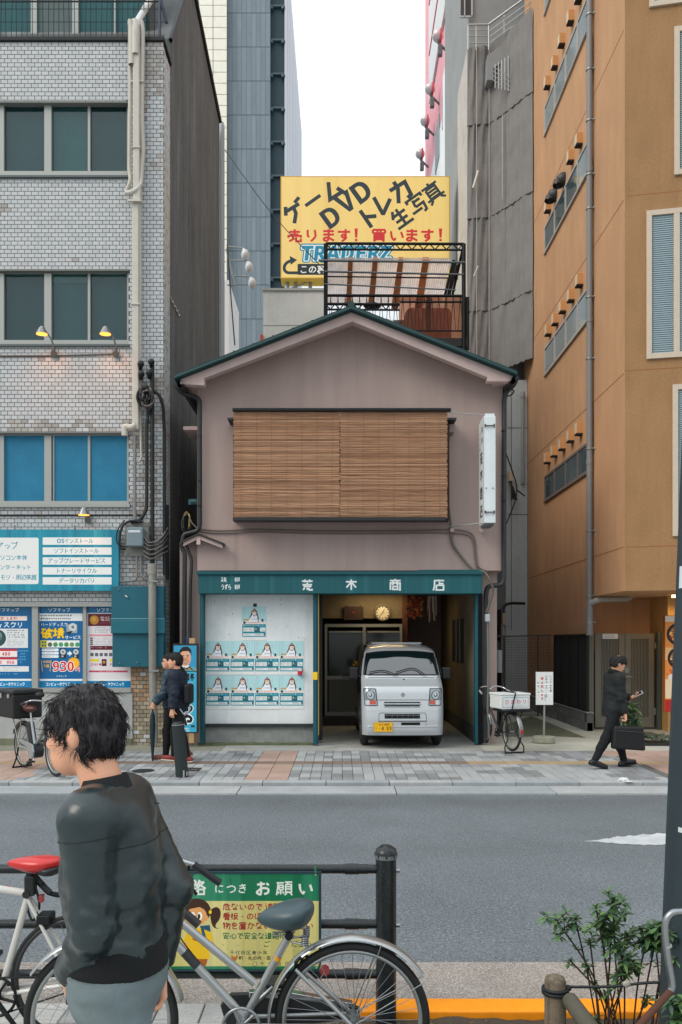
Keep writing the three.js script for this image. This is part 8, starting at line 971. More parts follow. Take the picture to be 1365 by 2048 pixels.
{ // white road bicycle behind the man
  const D = 3.9, t = thing('bicycle', 'white bicycle with a bright red saddle parked at the left against the barrier', 'bicycle', [WX(151, D), SW, -D], Math.PI); const A = 0.315, r = 0.305, m = new THREE.MeshPhysicalMaterial({ color: C(0xc9c8c2), roughness: 0.4, clearcoat: 0.5 }); const P = (px, py) => { const q = U(px, py, D); return V(WX(151, D) - q.x, q.y - SW, 0); };
  wheel(t, 0, A, r, { tyre: 0.012, n: 24, rimMat: M(0x2b2e30, 0.4) }); wheel(t, 0.98, A, r, { tyre: 0.012, n: 24, rimMat: M(0x2b2e30, 0.4) });
  const bb = P(2, 1985), st = P(57, 1790); part('frame', [cyl(bb, st, 0.0165, 0.016, 14), cyl(P(54, 1786), P(-160, 1755), 0.018, 0.0165, 14), cyl(bb, P(-158, 1800), 0.021, 0.02, 14), cyl(P(-164, 1730), P(-150, 1815), 0.02, 0.02, 14), rod(V(bb.x, bb.y, -0.035), V(bb.x, bb.y, 0.035), 0.023, 12)], m, t); part('stay', [1, -1].flatMap((s) => [cyl(P(58, 1796).add(V(0, 0, s * 0.016)), V(0, A, s * 0.06), 0.0085, 0.008, 10), cyl(bb.clone().add(V(0, 0, s * 0.03)), V(0, A, s * 0.06), 0.011, 0.01, 10)]), m, t); part('fork', [1, -1].map((s) => tube([P(-150, 1815).add(V(0, 0, s * 0.03)), V(0.9, 0.5, s * 0.05), V(0.98, A, s * 0.055)], 0.011, 14, 8)), m, t);
  part('seat_post', cyl(st, P(66, 1738), 0.0135, 0.0135, 12), MAT.darkMetal, t); part('seat_clamp', [rod(P(57, 1786).add(V(0, 0, -0.03)), P(57, 1786).add(V(0, 0, 0.03)), 0.018, 10), rbox(P(72, 0).x, P(52, 0).x, P(0, 1790).y, P(0, 1750).y, -0.025, 0.025, 0.008)], MAT.black, t);
  const sd = saddle(0.262, 0.145, 0.07, 0.3); sd.translate(P(70, 1727).x, P(70, 1727).y, 0); part('saddle', sd, new THREE.MeshPhysicalMaterial({ color: C(0xc41f1c), roughness: 0.35, clearcoat: 0.4 }), t); const sd2 = saddle(0.15, 0.15, 0.05, 0.3); sd2.translate(P(94, 1738).x, P(94, 1738).y, 0.0); part('saddle_base', sd2, MAT.plasticBlack, t); part('saddle_rail', [1, -1].map((s) => tube([P(30, 1732).add(V(0, 0, s * 0.015)), P(55, 1741).add(V(0, 0, s * 0.02)), P(85, 1743).add(V(0, 0, s * 0.022)), P(112, 1736).add(V(0, 0, s * 0.03))], 0.0035, 20, 5)), MAT.steel, t);
  part('cable_lock', [tube([P(52, 1750).add(V(0, 0, 0.03)), P(44, 1780).add(V(0, 0, 0.05)), P(48, 1825).add(V(0, 0, 0.05)), P(62, 1845).add(V(0, 0, 0.03)), P(76, 1815).add(V(0, 0, 0.02)), P(70, 1770).add(V(0, 0, 0.0))], 0.006, 50, 7, true)], MAT.black, t); part('tail_light', rbox(P(86, 0).x, P(76, 0).x, P(0, 1806).y, P(0, 1791).y, 0.0, 0.03, 0.005), new THREE.MeshPhysicalMaterial({ color: C(0x9c1418), roughness: 0.2, clearcoat: 1 }), t); part('brake', [rbox(P(106, 0).x, P(78, 0).x, P(0, 1845).y, P(0, 1826).y, -0.04, 0.045, 0.008), tube([P(80, 1770).add(V(0, 0, 0.03)), P(92, 1790).add(V(0, 0, 0.04)), P(116, 1796).add(V(0, 0, 0.04))], 0.012, 20, 7)], MAT.darkMetal, t); part('pump_holder', tube([P(62, 1752).add(V(0, 0, 0.03)), P(80, 1775).add(V(0, 0, 0.035)), P(95, 1790).add(V(0, 0, 0.035))], 0.016, 16, 8), MAT.plasticBlack, t);
  crank(t, bb.x, bb.y, 0.09, MAT.darkMetal, 0.9); part('chain', chainLine(0, A, 0.035, bb.x, bb.y, 0.09, -0.05), MAT.darkMetal, t); part('derailleur', [rbox(-0.03, 0.02, A - 0.09, A - 0.02, -0.08, -0.05, 0.008), rod(V(0, A, -0.06), V(0, A, -0.04), 0.045, 18)], MAT.darkMetal, t); part('chain_stay_guard', cyl(V(0.02, A + 0.02, 0.075), V(-0.0, A - 0.02, 0.075), 0.03, 0.03, 12, true), MAT.black, t);
  part('handlebar', [tube([P(-163, 1728), P(-163, 1700), P(-180, 1690)], 0.012, 12, 8), rod(P(-180, 1690).add(V(0, 0, -0.24)), P(-180, 1690).add(V(0, 0, 0.24)), 0.0125)], MAT.darkMetal, t); for (const s of [1, -1]) part('grip', rod(P(-180, 1690).add(V(0, 0, s * 0.15)), P(-180, 1690).add(V(0, 0, s * 0.26)), 0.017, 12), MAT.plasticBlack, t); part('sticker', sphere(P(14, 1776).add(V(0, 0, 0.018)), 0.007, 1, 1, 0.2), M(0xb01820, 0.5), t);
}
{ // electric delivery bicycle on the far pavement
  const D = 12.37, t = thing('bicycle', 'silver electric bicycle with a brown saddle carrying a big black box', 'bicycle', [WX(48, D), SW, -D], -0.82); const A = 0.34, m = new THREE.MeshPhysicalMaterial({ color: C(0xa9b0b3), metalness: 0.6, roughness: 0.35 });
  wheel(t, 0, A, 0.335, { tyre: 0.022, n: 28 }); wheel(t, 1.12, A, 0.335, { tyre: 0.022, n: 28 }); const bb = V(0.44, 0.29, 0), st = V(0.27, 0.76, 0), hd = V(0.87, 0.88, 0), hb = V(0.92, 0.68, 0);
  part('frame', [cyl(bb, st, 0.022, 0.02, 12), cyl(V(0.42, 0.36, 0), V(0.9, 0.76, 0), 0.028, 0.026, 12), cyl(hb, hd, 0.024, 0.024, 12, true), ...[1, -1].flatMap((s) => [cyl(V(0.29, 0.7, s * 0.02), V(0, A, s * 0.065), 0.009), cyl(bb.clone().add(V(0, 0, s * 0.04)), V(0, A, s * 0.065), 0.012)])], m, t); part('fork', [1, -1].map((s) => tube([hb.clone().add(V(0, 0, s * 0.045)), V(1.02, 0.5, s * 0.06), V(1.12, A, s * 0.062)], 0.013, 12, 8)), m, t); part('battery', rbox(-0.05, 0.045, -0.19, 0.16, -0.05, 0.05, 0.02).rotateZ(0.33).translate(0.285, 0.55, 0), MAT.plasticBlack, t); part('motor', [rod(V(0.46, 0.3, -0.07), V(0.46, 0.3, 0.07), 0.105, 20)], MAT.plasticBlack, t);
  const cg = (s) => { const c = extrude([[0.56, 0.3], [0.52, 0.39], [0.42, 0.41], [0.06, 0.44], [0.05, 0.41], [0.34, 0.35], [0.38, 0.22], [0.46, 0.19], [0.54, 0.22]], 0.012, 0.006); c.translate(0, 0, s); return c; }; part('chain_guard', cg(0.075), m, t); crank(t, 0.46, 0.29, 0.07, MAT.steel, -0.9);
  part('fender', [fender(0, A, 0.352, 0.35, 2.75, 0.036), fender(1.12, A, 0.352, 0.5, 3.0, 0.036)], std({ color: C(0x8d9294), metalness: 0.6, roughness: 0.4, side: THREE.DoubleSide }), t); part('seat_post', cyl(st, V(0.245, 0.86, 0), 0.014), MAT.chrome, t); const sd = saddle(0.27, 0.2, 0.1, 0.34); sd.translate(0.25, 0.9, 0); part('saddle', sd, M(0x4a2620, 0.4), t);
  part('handlebar', [cyl(hd, V(0.85, 1.02, 0), 0.013), ...[1, -1].map((s) => tube([V(0.85, 1.02, 0), V(0.86, 1.05, s * 0.1), V(0.82, 1.06, s * 0.22), V(0.72, 1.03, s * 0.27)], 0.011, 24, 8))], MAT.chrome, t); for (const s of [1, -1]) { part('grip', cyl(V(0.72, 1.03, s * 0.27), V(0.6, 0.995, s * 0.28), 0.017, 0.016, 10, true), M(0x3a201a, 0.6), t); part('brake_lever', tube([V(0.75, 1.03, s * 0.26), V(0.72, 0.99, s * 0.265), V(0.64, 0.97, s * 0.27)], 0.007), MAT.steel, t); }
  part('rack', [...[1, -1].flatMap((s) => [rod(V(-0.28, 0.735, s * 0.08), V(0.24, 0.735, s * 0.08), 0.008), cyl(V(-0.2, 0.735, s * 0.08), V(0, A, s * 0.075), 0.008), cyl(V(0.1, 0.735, s * 0.08), V(0, A, s * 0.075), 0.008)]), rod(V(-0.28, 0.735, -0.08), V(-0.28, 0.735, 0.08), 0.008)], MAT.aluPale, t); part('kickstand', [...[1, -1].map((s) => tube([V(0.0, A - 0.03, s * 0.08), V(-0.03, 0.15, s * 0.1), V(-0.06, 0.01, s * 0.14)], 0.012)), rod(V(-0.06, 0.012, -0.15), V(-0.06, 0.012, 0.15), 0.011)], MAT.darkMetal, t); part('reflector', rbox(-0.36, -0.345, 0.5, 0.55, -0.02, 0.02, 0.004), M(0x2a1014, 0.2), t);
  const b = thing('delivery_box', 'big black delivery box with a lid strapped on the electric bicycle', 'box', [WX(48, D), SW + 0.75, -D], -0.82); const m2 = surf(0x0c0f10, 0.55, { size: 0.5, amp: 6 }); part('box', rbox(-0.44, 0.16, 0, 0.36, -0.22, 0.22, 0.03, 3), m2, b); part('lid', rbox(-0.455, 0.175, 0.355, 0.43, -0.235, 0.235, 0.03, 3), M(0x14181a, 0.5), b); part('clip', [rbox(-0.32, -0.26, 0.29, 0.36, 0.22, 0.24, 0.005), rbox(-0.03, 0.03, 0.3, 0.36, 0.22, 0.24, 0.005)], MAT.aluPale, b); part('label', printed(0, 0, 0, 0, 1).scale(0, 0, 0), MAT.white, b); b.remove(b.children[b.children.length - 1]);
  const hm = thing('rolled_cover', 'dark rolled saddle cover resting on the front corner of the delivery box', 'cover', [WX(80, 12.2), WY(1390, 12.2), -12.2]); part('roll', ellip2(V(0, 0, 0), 0.07, 0.045, 0.06), MAT.black, hm);
}
{ // shop delivery bicycle with a white box, seen from behind
  const D = 14.0, t = thing('bicycle', 'dark shop bicycle seen from behind on a double stand beside the garage', 'bicycle', [WX(1024, D), SW + 0.02, -D], Math.PI / 2 + 0.27); const A = 0.335, m = M(0x2a2426, 0.4);
  wheel(t, 0, A, 0.33, { tyre: 0.02, n: 24 }); wheel(t, 1.1, A, 0.33, { tyre: 0.02, n: 24 }); const bb = V(0.45, 0.28, 0), st = V(0.28, 0.76, 0); part('frame', [cyl(bb, st, 0.017), cyl(V(0.3, 0.68, 0), V(0.88, 0.8, 0), 0.017), cyl(bb, V(0.9, 0.72, 0), 0.019), cyl(V(0.86, 0.88, 0), V(0.91, 0.68, 0), 0.02), ...[1, -1].flatMap((s) => [cyl(V(0.29, 0.72, s * 0.02), V(0, A, s * 0.065), 0.009), cyl(bb.clone().add(V(0, 0, s * 0.04)), V(0, A, s * 0.065), 0.011), cyl(V(0.91, 0.68, s * 0.05), V(1.1, A, s * 0.06), 0.012)])], m, t); part('fender', [fender(0, A, 0.35, 0.6, 3.3, 0.038), fender(1.1, A, 0.35, 0.4, 3.0, 0.036)], std({ color: C(0x8a8c8e), metalness: 0.8, roughness: 0.3, side: THREE.DoubleSide }), t);
  crank(t, 0.45, 0.28, 0.08, MAT.darkMetal, 0.2); const sd = saddle(0.27, 0.2, 0.1, 0.34); sd.translate(0.27, 0.86, 0); part('saddle', sd, MAT.black, t); part('handlebar', [cyl(V(0.86, 0.88, 0), V(0.84, 1.0, 0), 0.013), ...[1, -1].map((s) => tube([V(0.84, 1.0, 0), V(0.83, 1.06, s * 0.08), V(0.78, 1.04, s * 0.22), V(0.66, 0.98, s * 0.28)], 0.012, 24, 8))], MAT.chrome, t); for (const s of [1, -1]) part('grip', cyl(V(0.68, 0.99, s * 0.275), V(0.56, 0.95, s * 0.29), 0.017, 0.016, 10, true), M(0x8d8f8e, 0.5), t);
  part('rack', [...[1, -1].flatMap((s) => [rod(V(-0.24, 0.72, s * 0.15), V(0.22, 0.72, s * 0.15), 0.01), cyl(V(-0.1, 0.72, s * 0.15), V(0, A, s * 0.085), 0.009)]), ...[-0.24, -0.08, 0.08, 0.22].map((x) => rod(V(x, 0.72, -0.2), V(x, 0.72, 0.2), 0.009)), rbox(-0.25, 0.22, 0.69, 0.72, -0.26, 0.26, 0.004)], MAT.darkMetal, t); part('double_stand', [...[1, -1].map((s) => tube([V(0.0, A, s * 0.09), V(-0.05, 0.22, s * 0.1), V(-0.09, 0.1, s * 0.17), V(-0.1, -0.01, s * 0.17)], 0.011, 20, 7)), rod(V(-0.1, -0.005, -0.18), V(-0.1, -0.005, 0.18), 0.012)], MAT.darkMetal, t); const rf = rbox(-0.375, -0.36, A - 0.0, A + 0.07, -0.022, 0.022, 0.004); part('reflector', rf, new THREE.MeshPhysicalMaterial({ color: C(0xb0161c), roughness: 0.2, clearcoat: 1 }), t);
  const b = thing('delivery_box', 'white delivery box with red lettering strapped on the shop bicycle', 'box', [WX(1027, D), SW + 0.745, -D], 0.27); const w = M(0xd2d6d6, 0.55); part('box', rbox(-0.265, 0.285, 0, 0.255, -0.36, 0.06, 0.02, 3), w, b); part('lid', rbox(-0.275, 0.295, 0.23, 0.265, -0.37, 0.07, 0.012, 2), w, b); const tx = canvasTex(512, 240, (x) => { fillR(x, '#d0d5d6', 0, 0, 512, 240); x.lineWidth = 7; x.strokeStyle = '#3d7d84'; x.beginPath(); x.moveTo(30, 212); x.lineTo(30, 36); x.lineTo(486, 36); x.stroke(); x.strokeStyle = '#b8747c'; x.beginPath(); x.moveTo(486, 36); x.lineTo(486, 212); x.lineTo(30, 212); x.stroke(); ['ひ', 'ま', 'わ', 'り'].forEach((c, i) => write(x, c, 62 + i * 106, 70, 86, { w: 78, lw: 0.1, color: '#c23a48' })); fineprint(x, '#4a8288', 270, 176, 140, 16, 1, 1); }); const pg = new THREE.PlaneGeometry(0.53, 0.225); pg.translate(0.01, 0.115, 0.063); part('lettering', pg, printMat(tx), b); part('strap', [tube([V(-0.06, -0.02, 0.068), V(-0.03, 0.12, 0.068), V(0.0, 0.25, 0.075), V(0.02, 0.272, 0.0), V(0.02, 0.272, -0.3)], 0.012, 30, 5)], MAT.black, b);
  const bn = thing('notice_sign', 'white notice board with red and black characters on a pole in a stone disc', 'sign', [WX(1088, 15.3), SW, -15.3]); part('pole', rod(V(0.0, 0.1, 0), V(0.02, 1.2, 0), 0.022), MAT.alu, bn); const lg = new THREE.LatheGeometry([[0.001, 0], [0.2, 0], [0.205, 0.03], [0.2, 0.11], [0.19, 0.125], [0.001, 0.13]].map((q) => new THREE.Vector2(...q)), 30); part('base', metric(lg), surf(0x8a8a7c, 0.95, { size: 0.4, amp: 22, grain: 16 }), bn);
  part('board', rbox(-0.155, 0.165, 0.71, 1.32, 0.02, 0.035, 0.004), MAT.white, bn); const nt = canvasTex(330, 620, (x, w2, h) => { fillR(x, '#d0d4d4', 0, 0, w2, h); const k = '#30383c'; write(x, '私有地につき関係者'.replace('私有地', ''), 262, 60, 44, { down: true, gap: 10, lw: 0.12, color: k }); write(x, '以外の立入・駐輪を'.replace('駐輪', '止'), 180, 60, 44, { down: true, gap: 10, lw: 0.12, color: k }); write(x, '禁止致します', 92, 92, 60, { w: 56, down: true, gap: 16, lw: 0.14, color: '#b02a34' }); write(x, '町内・店', 30, 190, 38, { down: true, gap: 22, lw: 0.11, color: k }); fillR(x, '#e4e8e8', 0, 226, w2, 14); fillR(x, '#e4e8e8', 0, 398, w2, 14); poly(x, '#2a3a34', 168, 430, 180, 424, 178, 500, 188, 560, 172, 520); }); const np = new THREE.PlaneGeometry(0.318, 0.606); np.translate(0.005, 1.015, 0.0372); part('lettering', np, printMat(nt), bn);
}
// ---------- barrier, bollard, pole, plants and small things ----------
{ // guard pipe barrier along the near pavement
  const D = 4.14, t = thing('barrier', 'black tubular street barrier with three rails and a capped post', 'barrier'); const m = std({ map: mottled(0x171d20, { size: 0.5, amp: 6, grain: 4, spots: 0.012, spotCol: [150, 152, 150] }), roughness: 0.3 });
  const px = [772.5, -560]; for (const p of px) { const x = WX(p, D), post = part('post', [cyl(V(x, 0, -D), V(x, WY(1712, D), -D), 0.052, 0.052, 24)], m, t); const lat = [[0.058, 0], [0.058, 0.02], [0.052, 0.026], [0.05, 0.04], [0.026, 0.056], [0.001, 0.058]].map((q) => new THREE.Vector2(...q)); const c = new THREE.LatheGeometry(lat, 8); c.translate(x, WY(1713, D), -D); part('cap', c, m, post); part('cap_ring', cyl(V(x, WY(1716, D), -D), V(x, WY(1708, D), -D), 0.0565, 0.0565, 24), std({ color: C(0x70777a), roughness: 0.4, metalness: 0.3 }), post); for (const y of [1740, 1849]) part('bolt', rod(V(x + 0.05, WY(y, D), -D + 0.01), V(x + 0.068, WY(y, D), -D + 0.01), 0.011), MAT.steel, post); }
  for (const y of [1738, 1848, 1948]) { const Y = WY(y, D); part('rail', rod(V(WX(-560, D), Y, -D), V(WX(753, D), Y, -D), 0.0225, 16), m, t); part('sleeve', [rod(V(WX(690, D), Y, -D), V(WX(718, D), Y, -D), 0.027, 16), rod(V(WX(718, D), Y, -D), V(WX(736, D), Y, -D), 0.0245, 16)], m, t); part('collar', rod(V(WX(738, D), Y, -D), V(WX(752, D), Y, -D), 0.019, 12), m, t); }
}
{ // sign hung on the barrier
  const D = 4.09, t = thing('notice_sign', 'green and yellow notice with a cartoon schoolgirl tied to the black barrier', 'sign'); const x0 = 205, x1 = 643, y0 = 1744, y1 = 1943; part('frame', [R(x0, y0, x1, y0 + 3.5, D, 0.02), R(x0, y1 - 4, x1, y1, D, 0.02), R(x1 - 5, y0 + 3.5, x1, y1 - 4, D, 0.02), R(x0, y0 + 3.5, x0 + 5, y1 - 4, D, 0.02)], M(0x1d3540, 0.4), t); part('board', R(x0 + 4, y0 + 3, x1 - 4, y1 - 3, D + 0.006, 0.008), M(0x2f6a48, 0.5), t);
  const tx = canvasTex(1536, 686, (x, w, h) => { const k = w / (x1 - x0 - 9), X = (p) => (p - x0 - 4.5) * k, Y = (p) => (p - y0 - 3.5) * h / (y1 - y0 - 7.5); fillR(x, '#c5bc72', 0, 0, w, h); fillR(x, '#0d6b46', 0, 0, w, Y(1802)); fillR(x, '#0d6b46', 0, Y(1932.5), w, h); for (let i = 0; i < 30; i++) { x.globalAlpha = 0.05; fillR(x, rnd() < 0.5 ? '#fff' : '#000', rnd() * w, 0, 30 + rnd() * 120, h); } x.globalAlpha = 1;
    const T = (s, px, py, hh, ww, c, lw = 0.13, gap = 0) => write(x, s, X(px), Y(py), hh * k, { w: ww * k, gap: gap * k, lw, color: c });
    T('通学'.replace('通学', '道'), 318, 1759, 31, 32, '#d5d8d2', 0.14); T('路', 378, 1758, 32, 34, '#d5d8d2', 0.12); T('につき', 429, 1767, 20, 21, '#d0d5ce', 0.13, 2); T('お', 510, 1762, 29, 31, '#d5d8d2', 0.15); T('願', 552, 1761, 31, 33, '#d5d8d2', 0.1); T('い', 595, 1762, 29, 32, '#d5d8d2', 0.16);
    const r = '#8e2724', g = '#1d5e3c', bl = '#3a4a3c'; T('危ないので', 446, 1806, 15, 15.4, r, 0.13, 0.8); T('道路に', 530, 1806, 15, 15.4, r, 0.12, 0.8); T('看板・のぼり', 446, 1825, 15, 15.4, r, 0.13, 0.2); T('ま', 610, 1825, 15, 15.4, r, 0.13); T('物を置かない', 446, 1844, 15, 15.4, r, 0.13, 0.8); T('で', 548, 1844, 15, 15.4, r, 0.13); T('さい', 596, 1844, 15, 15.4, r, 0.13); T('安心で安全な道', 446, 1865, 13.5, 13.6, g, 0.13, 0.4); T('路に', 545, 1865, 13.5, 13.6, g, 0.13, 0.4); T('ご', 527, 1882, 12.5, 13, g, 0.13); T('く', 566, 1882, 12.5, 13, g, 0.13); T('ださい', 582, 1882, 12.5, 13, g, 0.14, 1); T('千代田区青少年', 460, 1901, 8.6, 9.6, bl, 0.11, 1.4); T('町・丸の内・田・万世'.replace('万世', '道'), 478, 1911.5, 8.8, 8.8, '#262a22', 0.13, 0.4); T('千代田区', 520, 1923.5, 8.6, 9, bl, 0.11, 8); x.strokeStyle = bl; x.lineWidth = 3; x.beginPath(); x.arc(X(510), Y(1928), 4.5 * k, 0, 7); x.stroke(); poly(x, '#b06a28', X(462), Y(1910), X(470), Y(1914), X(477), Y(1908), X(475), Y(1918), X(470), Y(1923), X(464), Y(1918));
    for (let i = 0; i < 60; i++) { x.globalAlpha = 0.5; fillR(x, '#6a5a30', X(430 + rnd() * 200), Y(1885 + rnd() * 45), 2 + rnd() * 14, 1 + rnd() * 3); } x.globalAlpha = 1; x.strokeStyle = '#1c2a22'; x.lineWidth = 3; for (const p of [[596, 1775, 612, 1802], [460, 1755, 463, 1768]]) { x.beginPath(); x.moveTo(X(p[0]), Y(p[1])); x.lineTo(X(p[2]), Y(p[3])); x.stroke(); }
    // a plain schoolgirl: two ponytails, yellow shirt, blue bag
    const cx = 392, B = '#3a2416', S = '#d69a5e'; const e = (c, px, py, rx, ry) => dot(x, c, X(px), Y(py), rx * k, ry * k); x.fillStyle = B; x.beginPath(); x.moveTo(X(420), Y(1822)); x.bezierCurveTo(X(440), Y(1800), X(450), Y(1830), X(434), Y(1846)); x.bezierCurveTo(X(428), Y(1854), X(434), Y(1858), X(441), Y(1856)); x.bezierCurveTo(X(424), Y(1862), X(422), Y(1844), X(420), Y(1822)); x.fill(); e(B, 362, 1830, 9, 20); e(B, 394, 1822, 28, 25); e(S, 392, 1832, 22, 20); poly(x, B, X(370), Y(1830), X(374), Y(1808), X(410), Y(1808), X(418), Y(1832), X(411), Y(1820), X(400), Y(1814), X(380), Y(1818)); e('#e6c21e', 421, 1824, 3, 4); e('#f0f0ea', 386, 1832, 5, 8); e('#f0f0ea', 400, 1832, 5, 8); e('#241a14', 384.5, 1833, 2.6, 5.4); e('#241a14', 398.5, 1833, 2.6, 5.4); x.fillStyle = '#8a2420'; x.beginPath(); x.arc(X(390), Y(1843), 6 * k, 0, Math.PI); x.fill(); e(S, 413, 1836, 4, 6);
    poly(x, '#1c4f6a', X(400), Y(1852), X(420), Y(1850), X(424), Y(1878), X(408), Y(1876)); poly(x, '#e0b416', X(378), Y(1858), X(402), Y(1856), X(422), Y(1864), X(428), Y(1880), X(418), Y(1884), X(420), Y(1918), X(374), Y(1918), X(376), Y(1884), X(366), Y(1884)); poly(x, '#1c4f6a', X(402), Y(1857), X(408), Y(1857), X(414), Y(1880), X(408), Y(1882)); e('#b06a1c', 394, 1878, 9, 4); poly(x, S, X(368), Y(1884), X(376), Y(1886), X(374), Y(1910), X(369), Y(1910)); poly(x, S, X(420), Y(1884), X(428), Y(1882), X(430), Y(1900), X(424), Y(1910)); poly(x, '#a0561e', X(378), Y(1918), X(416), Y(1918), X(412), Y(1932), X(382), Y(1932)); });
  part('print', printed(x0 + 4.5, y0 + 3.5, x1 - 4.5, y1 - 4, D + 0.004), printMat(tx, 0.38), t); for (const p of [[632, 1750], [330, 1750], [634, 1936]]) part('rivet', sphere(U(p[0], p[1], D + 0.002), 0.005, 1, 1, 0.5), MAT.aluPale, t); part('tie', rod(U(631, 1733, D + 0.0), U(632, 1746, D), 0.006), M(0x2f6b4a, 0.5), t);
}
{ // leaning bollard on the far pavement
  const t = thing('bollard', 'leaning black bollard with scuffed foot on the far pavement', 'bollard'), a = U(365, 1553, 11.55), b = U(356.5, 1449, 11.55); a.y = SW - 0.02; const m = surf(0x1c2527, 0.55, { size: 0.5, amp: 8, grain: 4, streak: 6 }); part('post', cyl(a, b, 0.088, 0.085, 26), m, t); const up = b.clone().sub(a).normalize(); part('cap', [cyl(b, b.clone().addScaledVector(up, 0.035), 0.086, 0.068, 8, true)], m, t); part('cap_ring', cyl(b.clone().addScaledVector(up, -0.008), b.clone().addScaledVector(up, 0.004), 0.09, 0.09, 26), MAT.alu, t); const ch = []; for (let i = 0; i < 5; i++) { const th = 0.3 + i * 0.55; ch.push((() => { const g = new THREE.CylinderGeometry(0.0895, 0.0905, rr(0.04, 0.12), 5, 1, true, th, rr(0.2, 0.34)); g.translate(a.x, a.y + 0.07, a.z); return g; })()); } part('bare_patch', ch, std({ color: C(0x9a9d9c), roughness: 0.7, side: THREE.DoubleSide }), t, 'patches of bare metal at the foot');
}
{ // big pole at the right edge
  const t = thing('utility_pole', 'thick dark grey-blue pole at the right edge of the photo', 'pole'); const m = surf(0x222f35, 0.6, { size: 0.7, amp: 6, grain: 4, streak: 7 }), D = 3.4; part('pole', metric(cyl(V(1.528, 0, -D), V(1.528, 4.7, -D), 0.22, 0.043, 36)), m, t); const wrap = (y0, y1, c, a, w) => { const r0 = 0.222 - 0.0376 * y0, r1 = 0.222 - 0.0376 * y1; const g = new THREE.CylinderGeometry(r1, r0, y1 - y0, 12, 1, true, a, w); g.translate(1.528, (y0 + y1) / 2, -D); return part('sticker', g, std({ color: C(c), roughness: 0.6, side: THREE.DoubleSide }), t); }; wrap(2.18, 2.27, 0xb9c2c6, -1.5, 1.2); wrap(1.192, 1.212, 0xb4babb, -1.2, 1.3);
}
{ // wooden post with a rope, brace, steel hoop
  const D = 3.6, t = thing('wooden_post', 'weathered round wooden post with a dark rope tied round its top', 'post'); const w = surf(0x6a5f50, 0.92, { size: 0.35, amp: 18, grain: 12, streak: 14 }, { bumpMap: bumpB, bumpScale: 0.004 }); const x = WX(1111, D), yt = WY(1953, D); const lat = [[0.048, -0.2], [0.046, yt - 0.02], [0.04, yt - 0.004], [0.022, yt + 0.005], [0.001, yt + 0.006]].map((q) => new THREE.Vector2(...q)); const g = new THREE.LatheGeometry(lat, 24); g.translate(x, 0, -D); part('post', metric(g), w, t); for (let i = 0; i < 3; i++) { const r = new THREE.TorusGeometry(0.052, 0.0075, 8, 30); r.rotateX(Math.PI / 2 + rr(-0.12, 0.12)); r.translate(x, WY(1977 + i * 4, D), -D); part('rope_turn', r, MAT.wire, t); }
  const rp = thing('rope', 'thin dark rope strung from the wooden post across the bushes', 'rope'); part('rope', tube([V(x + 0.05, WY(1974, D), -D), U(1220, 1973, 3.55), U(1290, 1966, 3.5), U(1345, 1964, 3.4), U(1420, 1960, 3.2)], 0.0065, 60, 6), MAT.wire, rp); part('knot', sphere(V(x + 0.054, WY(1974, D), -D + 0.01), 0.014), MAT.wire, rp); part('tag', sphere(U(1254, 1968, 3.52), 0.016, 1.1, 0.9, 0.5), M(0x9a968c, 0.8), rp);
  const br = thing('wooden_brace', 'slanting weathered wooden stake beside the wooden post', 'stake'); part('stake', metric(cyl(U(1140, 2000, 3.55), U(1205, 2090, 3.25), 0.035, 0.038, 14, true)), surf(0x4d4a40, 0.95, { size: 0.3, amp: 18, grain: 12 }), br);
  const h = thing('steel_hoop', 'bent steel guard hoop rising at the lower right corner', 'railing'); const p = (a, b) => U(a, b, 2.9); part('hoop', tube([p(1420, 1826), p(1380, 1824), p(1352, 1824), p(1338, 1832), p(1331, 1850), p(1332, 1880), p(1337, 1920), p(1345, 1970), p(1340, 1985)], 0.0125, 80, 12), MAT.steel, h); part('collar', rod(p(1335.5, 1890), p(1336.5, 1894), 0.0145, 14), MAT.aluPale, h); const r = thing('rusty_pipe', 'rusty brown pipe slanting down from the steel hoop', 'pipe'); part('pipe', metric(rod(p(1342, 1982), U(1225, 2110, 2.75), 0.0125, 12)), surf(0x4a2c20, 0.85, { size: 0.2, amp: 20, grain: 14 }), r);
}
// ---------- plants ----------
const leafMat = (h) => new THREE.MeshPhysicalMaterial({ color: C(h), roughness: 0.55, transmission: 0.25, thickness: 0, side: THREE.DoubleSide });
function leaf(base, dir, L, W, droop = 0.3) { const up = Math.abs(dir.y) > 0.95 ? V(1, 0, 0) : V(0, 1, 0), s = new THREE.Vector3().crossVectors(dir, up).normalize(), n = new THREE.Vector3().crossVectors(s, dir).normalize(); const rows = [[0, 0.08], [0.25, 0.75], [0.5, 1], [0.78, 0.7], [1, 0.02]], pos = [], idx = []; rows.forEach(([t, w], i) => { const c = base.clone().addScaledVector(dir, t * L).addScaledVector(V(0, -1, 0), droop * L * t * t); for (const k of [-1, 0, 1]) { const q = c.clone().addScaledVector(s, k * w * W / 2).addScaledVector(n, Math.abs(k) * w * W * 0.14); pos.push(q.x, q.y, q.z); } if (i) { const a = (i - 1) * 3; idx.push(a, a + 1, a + 4, a, a + 4, a + 3, a + 1, a + 2, a + 5, a + 1, a + 5, a + 4); } }); const g = new THREE.BufferGeometry(); g.setAttribute('position', new THREE.Float32BufferAttribute(pos, 3)); g.setIndex(idx); g.computeVertexNormals(); return plain(g); }
const greens = [0x56804a, 0x44683e, 0x365a3a, 0x6c9152, 0x3e6048].map(leafMat);
